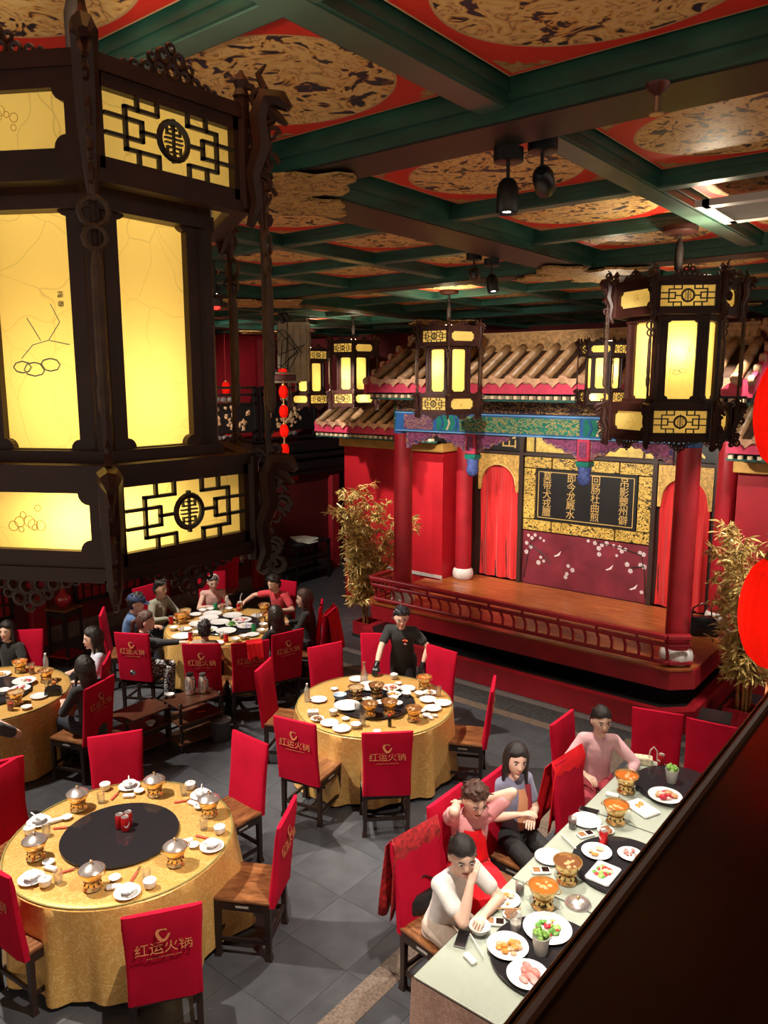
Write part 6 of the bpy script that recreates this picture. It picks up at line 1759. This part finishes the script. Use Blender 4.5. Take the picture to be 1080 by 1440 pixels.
    if hair == 'pony':
        c0 = hm @ Vector((0, -.095, .02)); c1 = c0 + Vector((-.02, -.06, -.04)); c2 = c1 + Vector((-.03, -.03, -.16)); c3 = c2 + Vector((0, .02, -.12))
        h2.capsule(c0, c1, .024, .030); h2.capsule(c1, c2, .032, .030); h2.capsule(c2, c3, .028, .010)
    if hair == 'bun': h2.ell((0, -.095, .035), (.036, .032, .034), 12, 10, hm)
    link('hair', remesh(h2, .0085, 2, 'hair'), hairm, t)
    # --- clothes
    S = MB(); torso(S, 1.04, -.13)
    for sh, el, wr in ((shR, eR, wR), (shL, eL, wL)):
        if sleeve == 'none': pass
        elif sleeve == 'short': S.capsule(sh, sh.lerp(el, .62), .062, .060)
        elif sleeve == 'elbow': S.capsule(sh, el, .062, .052); S.capsule(el, el.lerp(wr, .25), .052, .050)
        else: S.capsule(sh, el, .062, .052); S.capsule(el, el.lerp(wr, .93), .051, .037)
    S.capsule(sp(.44), sp(.487, .006), .064, .060)
    sm = remesh(S, .0105, 3, 'shirt'); shirt = link('shirt', sm, topm, t)
    if collar:
        cm = M('collar_%02d%02d%02d' % tuple(int(c * 99) for c in collar), collar, .8)
        ring = [tuple(sp(.487) + Vector((.060 * math.cos(a), .060 * math.sin(a) + .006, .008 - .020 * math.sin(a)))) for a in [k * PI / 10 for k in range(20)]]
        MB().tube(ring, .010, 6, True).build('collar', cm, shirt, smooth=True)
    Q = MB()
    for h0, k0, a0 in zip(hipp, kn, an):
        Q.capsule(h0, k0, .096, .068); Q.capsule(k0, Vector(k0).lerp(Vector(a0), .92), .067, .056)
    Q.ell((0, 0, pz - .01), (.165 * wide, .125, .10), 16, 10)
    link('trousers', remesh(Q, .012, 3, 'trousers'), pantsm, t)
    shm = M('shoe_dark', (.02, .018, .018), .5)
    for a0 in an:
        MB().loft([ering((a0[0], a0[1] + dy, zz), rx, .001 + ry, 14, PI / 2) for dy, zz, rx, ry in ((-.065, .045, .020, .030), (-.055, .05, .038, .048), (.02, .05, .042, .050), (.10, .035, .046, .033), (.155, .028, .030, .024), (.17, .026, .010, .014))]).build('shoe', shm, t, smooth=True)
    if glove:
        G = MB()
        for el, wr in ((eR, wR), (eL, wL)):
            d = (wr - el).normalized(); G.capsule(wr - d * .03, wr + d * .03, .034, .033)
        for fv in (Fg,): G.add([tuple(Vector(v)) for v in fv.v], fv.f)
        for side, el, wr in ((1, eR, wR), (-1, eL, wL)):
            d = (wr - el).normalized(); sidev = d.cross(Vector((0, 0, 1)));
            if sidev.length < .2: sidev = Vector((1, 0, 0))
            sidev.normalize()
            for q in (-.028, -.010, .010, .028): G.capsule(wr + d * .02 + sidev * q * .75, wr + d * .084 + sidev * q, .019, .016, 8)
            pn = sidev.cross(d).normalized()
            for q, L in ((-.030, .066), (-.010, .078), (.010, .082), (.030, .072)):
                a = wr + d * .078 + sidev * q; c = a + (d * .92 - pn * .25) * L * .45; e = c + (d * .72 - pn * .62) * L * .33; g = e + (d * .45 - pn * .85) * L * .27
                G.capsule(a, c, .0120, .0112, 8); G.capsule(c, e, .0112, .0105, 8); G.capsule(e, g, .0105, .0092, 8)
            th = -side; a = wr + d * .032 + sidev * th * .026; c = a + (d * .62 + sidev * th * .62 - pn * .2) * .036; e = c + (d * .9 + sidev * th * .15 - pn * .25) * .030
            G.capsule(a, c, .0145, .0128, 8); G.capsule(c, e, .0128, .0108, 8)
        link('gloves', remesh(G, .0055, 1, 'gloves'), glove, t)
    t['_pz'] = pz
    P_ = dict(root=t, hm=hm, sp=sp, shirt=shirt, body=body, eR=eR, wR=wR, eL=eL, wL=wL, top=topm, hair=hairm)
    del t['_pz']
    return P_
def seat_person(px, py, ztop, tx, ty, label, turn=0, **kw):
    """seated figure whose head top projects near the pixel at height ztop"""
    p = at(px, py, ztop); a = face(p.x, p.y, tx, ty) + R(turn)
    ln = R(kw.get('lean', 0)); off = math.sin(ln) * .62 + .03
    x, y = p.x + math.sin(a) * off, p.y - math.cos(a) * off
    return person(label, x, y, a, **kw)

# --- the server
pc_ = at(563, 852, 1.575); ac = face(pc_.x, pc_.y, *T2)
chef = person('server in black short-sleeved shirt and gloves standing over the round table', pc_.x + math.sin(ac) * .17, pc_.y - math.cos(ac) * .17, ac, 'stand', s=.98, lean=16, armR=(.24, .56, .82), armL=(-.30, .20, .86), elR=(.7, -.4, 0), elL=(-.8, -.3, 0), head=(20, 20, 0), hair='short', hairm=M('hair_blueblack', (.014, .016, .022), .4, bmp=.5, bscale=60),
              sk=skin_pale, top=(.018, .018, .020), sleeve='elbow' if False else 'short', pants=(.012, .012, .014), seed=3, glove=M('glove_black', (.010, .010, .011), .3), wide=1.08)
b = MB(); spc = chef['sp']
ap = MB(); rs = []
rows = []
for u, hw in ((.34, .10), (.22, .12), (.10, .15), (0, .16), (-.15, .17), (-.35, .17)):
    rows.append([tuple(spc(u, .125 - .00 * abs(v)) + Vector((hw * v, -.03 * abs(v) ** 2, 0))) for v in (-1, -.6, -.2, .2, .6, 1)])
ap.add([p for r in rows for p in r], [(j * 6 + i, j * 6 + i + 1, (j + 1) * 6 + i + 1, (j + 1) * 6 + i) for j in range(5) for i in range(5)])
ap.build('apron', M('apron_black', (.014, .014, .016), .7), chef['root'], smooth=True)
for (dx, dz, r, c) in ((-.095, .352, .013, (.75, .35, .08)), (-.072, .356, .016, (.70, .03, .03)), (-.050, .350, .012, (.72, .12, .05)), (-.072, .318, .012, (.65, .03, .03)), (-.072, .300, .015, (.8, .75, .72))):
    e = MB().ell(tuple(spc(dz, .116) + Vector((dx, 0, 0))), (r * (1.6 if c[2] > .5 else 1), .004, r * (.5 if c[2] > .5 else 1)), 12, 6)
    e.build('chest_emblem', M('emblem_%02d%02d' % (int(c[0] * 99), int(c[1] * 99)), c, .5), chef['shirt'], smooth=True)

# --- long table guests (they face +X toward the table)
def lt_person(px, py, zt, label, turn=0, **kw):
    p = at(px, py, zt); return seat_person(px, py, zt, p.x + 3, p.y, label, turn, **kw)
w4 = lt_person(655, 1180, 1.29, 'woman in white short-sleeved shirt with dark ponytail resting chin on hand', -12, lean=16, armR=(.05, .30, 1.04), armL=(-.02, .36, .80), elR=(.5, .3, -1), elL=(-.8, .2, -.4), head=(-28, 14, 0), hair='pony', hairm=hair_black, sk=skin_pale, top=(.66, .63, .62), pants=(.45, .36, .30), seed=21)
w3 = lt_person(664, 1101, 1.29, 'woman in red apron over pink shirt with hands behind her head', -42, lean=4, armR=(.10, .02, 1.10), armL=(-.12, .00, 1.10), elR=(.5, .9, -.1), elL=(-.9, .5, .1), head=(8, 26, 0), hair='short', hairm=hair_brown, sk=skin_pale, top=(.70, .30, .32), pants=(.55, .02, .02), seed=22)
w2 = lt_person(722, 1054, 1.29, 'smiling woman with long dark hair and crossed arms in blue-grey shirt', -28, lean=-3, armR=(.05, .19, .82), armL=(-.05, .22, .78), elR=(.5, -.1, -1), elL=(-.5, -.1, -1), head=(-12, 4, -8), hair='long', hairm=hair_black, sk=skin_pale, top=(.20, .20, .30), pants=(.015, .015, .018), seed=23, wide=.92)
w1 = lt_person(845, 1001, 1.29, 'woman in pale pink blouse with hair tied back at the table head', -60, lean=6, armR=(.14, .30, .76), armL=(-.24, .30, .70), elR=(.8, -.2, -.5), elL=(-.9, -.1, -.5), head=(12, 6, 0), hair='bun', hairm=hair_black, sk=skin_pale, top=(.72, .42, .46), sleeve='elbow', pants=(.35, .04, .06), seed=24, wide=.90)
# red apron of the woman with hands behind her head, two-tone panel of the smiling woman, necklace
def bib(pp, mat, cols, name, dy=.122, curve=.05):
    sp_ = pp['sp']; rows = [[tuple(sp_(u, dy + e) + Vector((hw * v + off, -curve * abs(v) ** 2, 0))) for v in (-1, -.6, -.2, .2, .6, 1)] for u, hw, e, off in cols]
    ap = MB().add([p for r in rows for p in r], [(j * 6 + i, j * 6 + i + 1, (j + 1) * 6 + i + 1, (j + 1) * 6 + i) for j in range(len(rows) - 1) for i in range(5)])
    return ap.build(name, mat, pp['root'], smooth=True)
bib(w3, red_jacket, ((.38, .085, .004, 0), (.28, .11, .014, 0), (.18, .125, .014, 0), (.11, .14, .02, 0)), 'apron_bib')
bib(w3, red_jacket, ((.11, .14, .02, 0), (.115, .17, .10, 0), (.10, .20, .28, 0), (.075, .21, .36, 0), (-.10, .22, .385, 0)), 'apron_skirt', .122, .0)
bib(w2, M('peach_panel', (.66, .30, .16), .8), ((.40, .035, -.012, -.035), (.30, .055, -.001, -.045), (.16, .055, .000, -.045), (.05, .05, .008, -.045)), 'peach_panel', .122, .02)
bib(w2, M('maroon_panel', (.30, .02, .04), .8), ((.42, .03, -.03, -.115), (.32, .035, -.028, -.12), (.20, .035, -.02, -.12)), 'maroon_panel', .122, .02)
# --- crowded table
K = dict(voxel=.011)
cap_m = seat_person(190, 838, 1.30, *T3, 'man in blue jacket and dark blue cap drinking at crowded table', 0, lean=10, armR=(.06, .24, 1.04), armL=(-.18, .36, .78), elR=(.8, .0, -.8), head=(-8, 12, 0), hair='short', top=(.055, .12, .27), sleeve='long', pants=(.03, .03, .05), seed=31, **K)
hm = cap_m['hm']; c = MB(); cv = []
n_, m_ = 24, 8
for j in range(m_ + 1):
    tt = PI / 2 * j / m_
    for i in range(n_): a = 2 * PI * i / n_; cv.append((.097 * math.cos(tt) * math.cos(a), -.005 + .116 * math.cos(tt) * math.sin(a), .045 + .088 * math.sin(tt)))
c.add(cv, [(j * n_ + i, j * n_ + (i + 1) % n_, (j + 1) * n_ + (i + 1) % n_, (j + 1) * n_ + i) for j in range(m_) for i in range(n_)], hm)
c.build('cap', M('cap_blue', (.02, .035, .10), .7), cap_m['root'], smooth=True)
c = MB().prism([(-.075, .085), (-.06, .145), (0, .165), (.06, .145), (.075, .085)], .006, hm @ Matrix.Translation((0, 0, .045)) @ Matrix.Rotation(R(-10), 4, 'X')); c.build('cap_brim', M('cap_blue', (.02, .03, .1)), cap_m['root'])
bib(cap_m, M('red_strap', (.55, .02, .03), .7), ((.44, .02, -.03, .05), (.34, .02, .004, .03), (.2, .02, .008, .01)), 'red_lanyard', .116, .0)
gl_m = seat_person(226, 818, 1.31, *T3, 'man with glasses in open grey shirt at crowded table', 0, lean=8, armR=(.16, .34, .80), armL=(-.16, .36, .80), head=(-10, 6, 0), hair='short', top=(.30, .30, .24), sleeve='long', seed=32, **K)
bib(gl_m, M('white_inner', (.68, .70, .72), .8), ((.44, .025, -.04, 0), (.34, .035, .0, 0), (.12, .045, .0, 0)), 'inner_shirt', .118, .02)
def glasses(pp, mat):
    for sx in (-1, 1):
        q = MB(); r = MB().tube([(sx * .031 + .017 * math.cos(a), .092, .010 + .013 * math.sin(a)) for a in [k * PI / 6 for k in range(12)]], .0018, 4, True); q.add(r.v, r.f, pp['hm']); q.build('glasses_rim', mat, pp['root'])
glasses(gl_m, M('glasses_metal', (.3, .22, .1), .3, metal=.8))
pk = seat_person(299, 811, 1.19, *T3, 'woman in pale pink sleeveless top with a white headband', 0, lean=4, armR=(.12, .34, .80), armL=(-.12, .34, .80), head=(0, 14, 0), hair='bun', hairm=M('hair_grey', (.10, .085, .08), .5, bmp=.4, bscale=50), sk=skin_pale, top=(.62, .36, .32), sleeve='none', seed=33, seat=.44, s=.96, **K)
hb_ = MB(); r = MB().tube([(.082 * math.cos(a), .012 + .0 * math.sin(a), .035 + .098 * math.sin(a)) for a in [k * PI / 12 for k in range(13)]], .012, 6); hb_.add(r.v, r.f, pk['hm']); hb_.build('headband', M('headband_white', (.72, .70, .68), .6), pk['root'], smooth=True)
rd = seat_person(386, 812, 1.24, *T3, 'man in red short-sleeved shirt reaching across the crowded table', 0, lean=14, armR=(.42, .46, .86), armL=(-.20, .34, .78), elR=(.5, -.6, .2), head=(-8, 18, 0), hair='short', sk=skin_pale, top=(.62, .05, .07), seed=34, seat=.47, s=.98, **K)
dk = seat_person(428, 834, 1.29, *T3, 'woman in black with long brown hair at crowded table, stage side', 0, lean=4, armR=(.14, .34, .80), armL=(-.14, .34, .80), head=(12, 4, 0), hair='long', hairm=hair_brown, sk=skin_pale, top=(.014, .014, .015), sleeve='long', seed=35, **K)
lh = seat_person(388, 860, 1.27, *T3, 'long-haired woman in black seen from behind before a printed chair', 0, lean=6, armR=(.14, .34, .80), armL=(-.14, .34, .80), head=(0, 8, 0), hair='long', hairm=M('hair_darkbrown', (.022, .012, .009), .45, bmp=.5, bscale=60), top=(.014, .014, .015), sleeve='long', seed=36, **K)
rc = seat_person(206, 863, 1.30, *T3, 'woman in black jacket and white patterned trousers reaching over table', -50, lean=12, armR=(.18, .60, .96), armL=(-.10, .34, .85), elR=(.6, -.5, -.2), head=(8, 4, 0), hair='pony', hairm=hair_brown, sk=skin_pale, top=(.014, .014, .016), sleeve='long', pantsm=None, pants=(.6, .6, .6), seed=37, **K)
m, nt, b_ = newmat('trousers_patterned'); v_ = coords(nt); vo = N(nt, 'ShaderNodeTexVoronoi', i_Scale=38); nt.links.new(v_, vo.inputs['Vector'])
nt.links.new(ramp(nt, vo.outputs['Distance'], [(.38, (.65, .65, .66)), (.46, (.04, .04, .05))], 'CONSTANT'), b_.inputs['Base Color'])
for ch in rc['root'].children:
    if ch.name.startswith('trousers'): ch.data.materials[0] = m
kd = seat_person(288, 875, 1.20, *T3, 'child with short black hair seen from behind at crowded table', 0, s=.86, lean=2, armR=(.14, .30, .80), armL=(-.14, .30, .80), hair='short', top=(.30, .22, .16), seed=38, seat=.56, **K)
# --- juice table
a4 = seat_person(8, 881, 1.18, *T4, 'woman in plain black top with long hair at juice table', -30, lean=4, head=(10, 0, 0), hair='long', hairm=hair_black, sk=skin_pale, top=(.014, .014, .015), sleeve='short', seed=41, seat=.44, s=.96, **K)
b4 = seat_person(131, 888, 1.29, *T4, 'woman in pale blue-white shirt with dark bob hair', -12, lean=4, head=(10, 6, 0), hair='bob', hairm=hair_black, sk=skin_pale, top=(.52, .54, .66), sleeve='elbow', pants=(.30, .32, .36), collar=(.7, .7, .75), seed=42, **K)
c4 = seat_person(118, 930, 1.29, *T4, 'woman in black pinstriped shirt and jeans with back to trolley', -20, lean=6, armR=(.12, .34, .80), armL=(-.12, .36, .78), head=(-6, 4, 0), hair='bob', hairm=hair_black, sk=skin_pale, top=(.016, .016, .018), sleeve='elbow', pants=(.014, .016, .028), seed=43, **K)
d4 = seat_person(-32, 985, 1.29, *T4, 'guest at the picture-cut side of juice table lifting a red drink', 8, lean=8, armR=(.20, .36, .92), armL=(-.15, .34, .80), hair='short', sk=skin_pale, top=(.05, .05, .06), pants=(.02, .02, .022), seed=44, **K)
d4['root']['label'] = 'guest with bare forearm raised beside the glass of red juice'
# ---------------------------------------------------------------- settle the tableware so nothing interpenetrates
def foot_radius(o):
    r = 0
    st_ = [(o, Matrix.Identity(4))]
    while st_:
        ob, m = st_.pop()
        if ob.type == 'MESH':
            for v in ob.data.vertices:
                q = m @ v.co; r = max(r, math.hypot(q.x, q.y))
        for c_ in ob.children: st_.append((c_, m @ Matrix.LocRotScale(c_.location, c_.rotation_euler, c_.scale)))
    return r * max(o.scale.x, o.scale.y)
SMALL = ('hot_pot', 'plate', 'serving_plate', 'bowl', 'sauce_dish', 'lidded_cup', 'plate_stack', 'glass_tumbler', 'chopstick_packet', 'drink_can', 'rolled_towel', 'sauce_tray', 'filled_glass', 'vegetable_cup', 'phone', 'pot_lid', 'bottle', 'decanter', 'sauce_bottle', 'tissue_pack', 'crumpled_napkin', 'gift_bag', 'straw_cup', 'vacuum_jug')
items = []
for o in list(COL.objects):
    if o.parent is None and 'category' in o and .755 < o.location.z < .80:
        base = o.name.split('.')[0]
        if base in SMALL or o['category'] == 'food': items.append(o)
susans = [(o.location.x, o.location.y, .48 if i == 2 else .45 if i < 4 else .37) for i, o in enumerate([o for o in COL.objects if o.name.split('.')[0] == 'lazy_susan'])]
RAD = {}
for o in items:
    key = o.data.name if o.type == 'MESH' else None
    RAD[o] = foot_radius(o) * (.72 if o['category'] in ('chopsticks', 'towel', 'phone') else .97)
home = {o: o.location.copy() for o in items}
on = {}
for o in items:
    on[o] = None
    if o.location.z > .78:
        on[o] = min(susans, key=lambda s: (s[0] - o.location.x) ** 2 + (s[1] - o.location.y) ** 2)
for it in range(90):
    for a in range(len(items)):
        A = items[a]
        for b_i in range(a + 1, len(items)):
            B_ = items[b_i]
            dx, dy = A.location.x - B_.location.x, A.location.y - B_.location.y
            if abs(dx) > .3 or abs(dy) > .3: continue
            d = math.hypot(dx, dy) + 1e-6; need = RAD[A] + RAD[B_] + .002
            if d < need:
                k = (need - d) / 2 * .8 / d
                A.location.x += dx * k; A.location.y += dy * k; B_.location.x -= dx * k; B_.location.y -= dy * k
        if A.location.x > -3.2:
            A.location.x = max(A.location.x, LX0 + RAD[A]); A.location.y = min(max(A.location.y, LY0 + RAD[A]), LY1 - RAD[A])
        else:
            tx_, ty_, tr_ = min(((*T1, .86), (*T2, .87), (*T3, .90), (*T4, .87)), key=lambda q: (q[0] - A.location.x) ** 2 + (q[1] - A.location.y) ** 2)
            dx, dy = A.location.x - tx_, A.location.y - ty_; d = math.hypot(dx, dy) + 1e-6
            if d > tr_ - RAD[A]: A.location.x = tx_ + dx / d * (tr_ - RAD[A]); A.location.y = ty_ + dy / d * (tr_ - RAD[A])
        if on[A]:
            sx_, sy_, sr = on[A]; dx, dy = A.location.x - sx_, A.location.y - sy_; d = math.hypot(dx, dy) + 1e-6
            if d > sr - .06: A.location.x = sx_ + dx / d * (sr - .06); A.location.y = sy_ + dy / d * (sr - .06)
        else:
            for sx_, sy_, sr in susans:
                dx, dy = A.location.x - sx_, A.location.y - sy_; d = math.hypot(dx, dy) + 1e-6
                if d < sr + RAD[A] * .85: A.location.x = sx_ + dx / d * (sr + RAD[A] * .85); A.location.y = sy_ + dy / d * (sr + RAD[A] * .85)
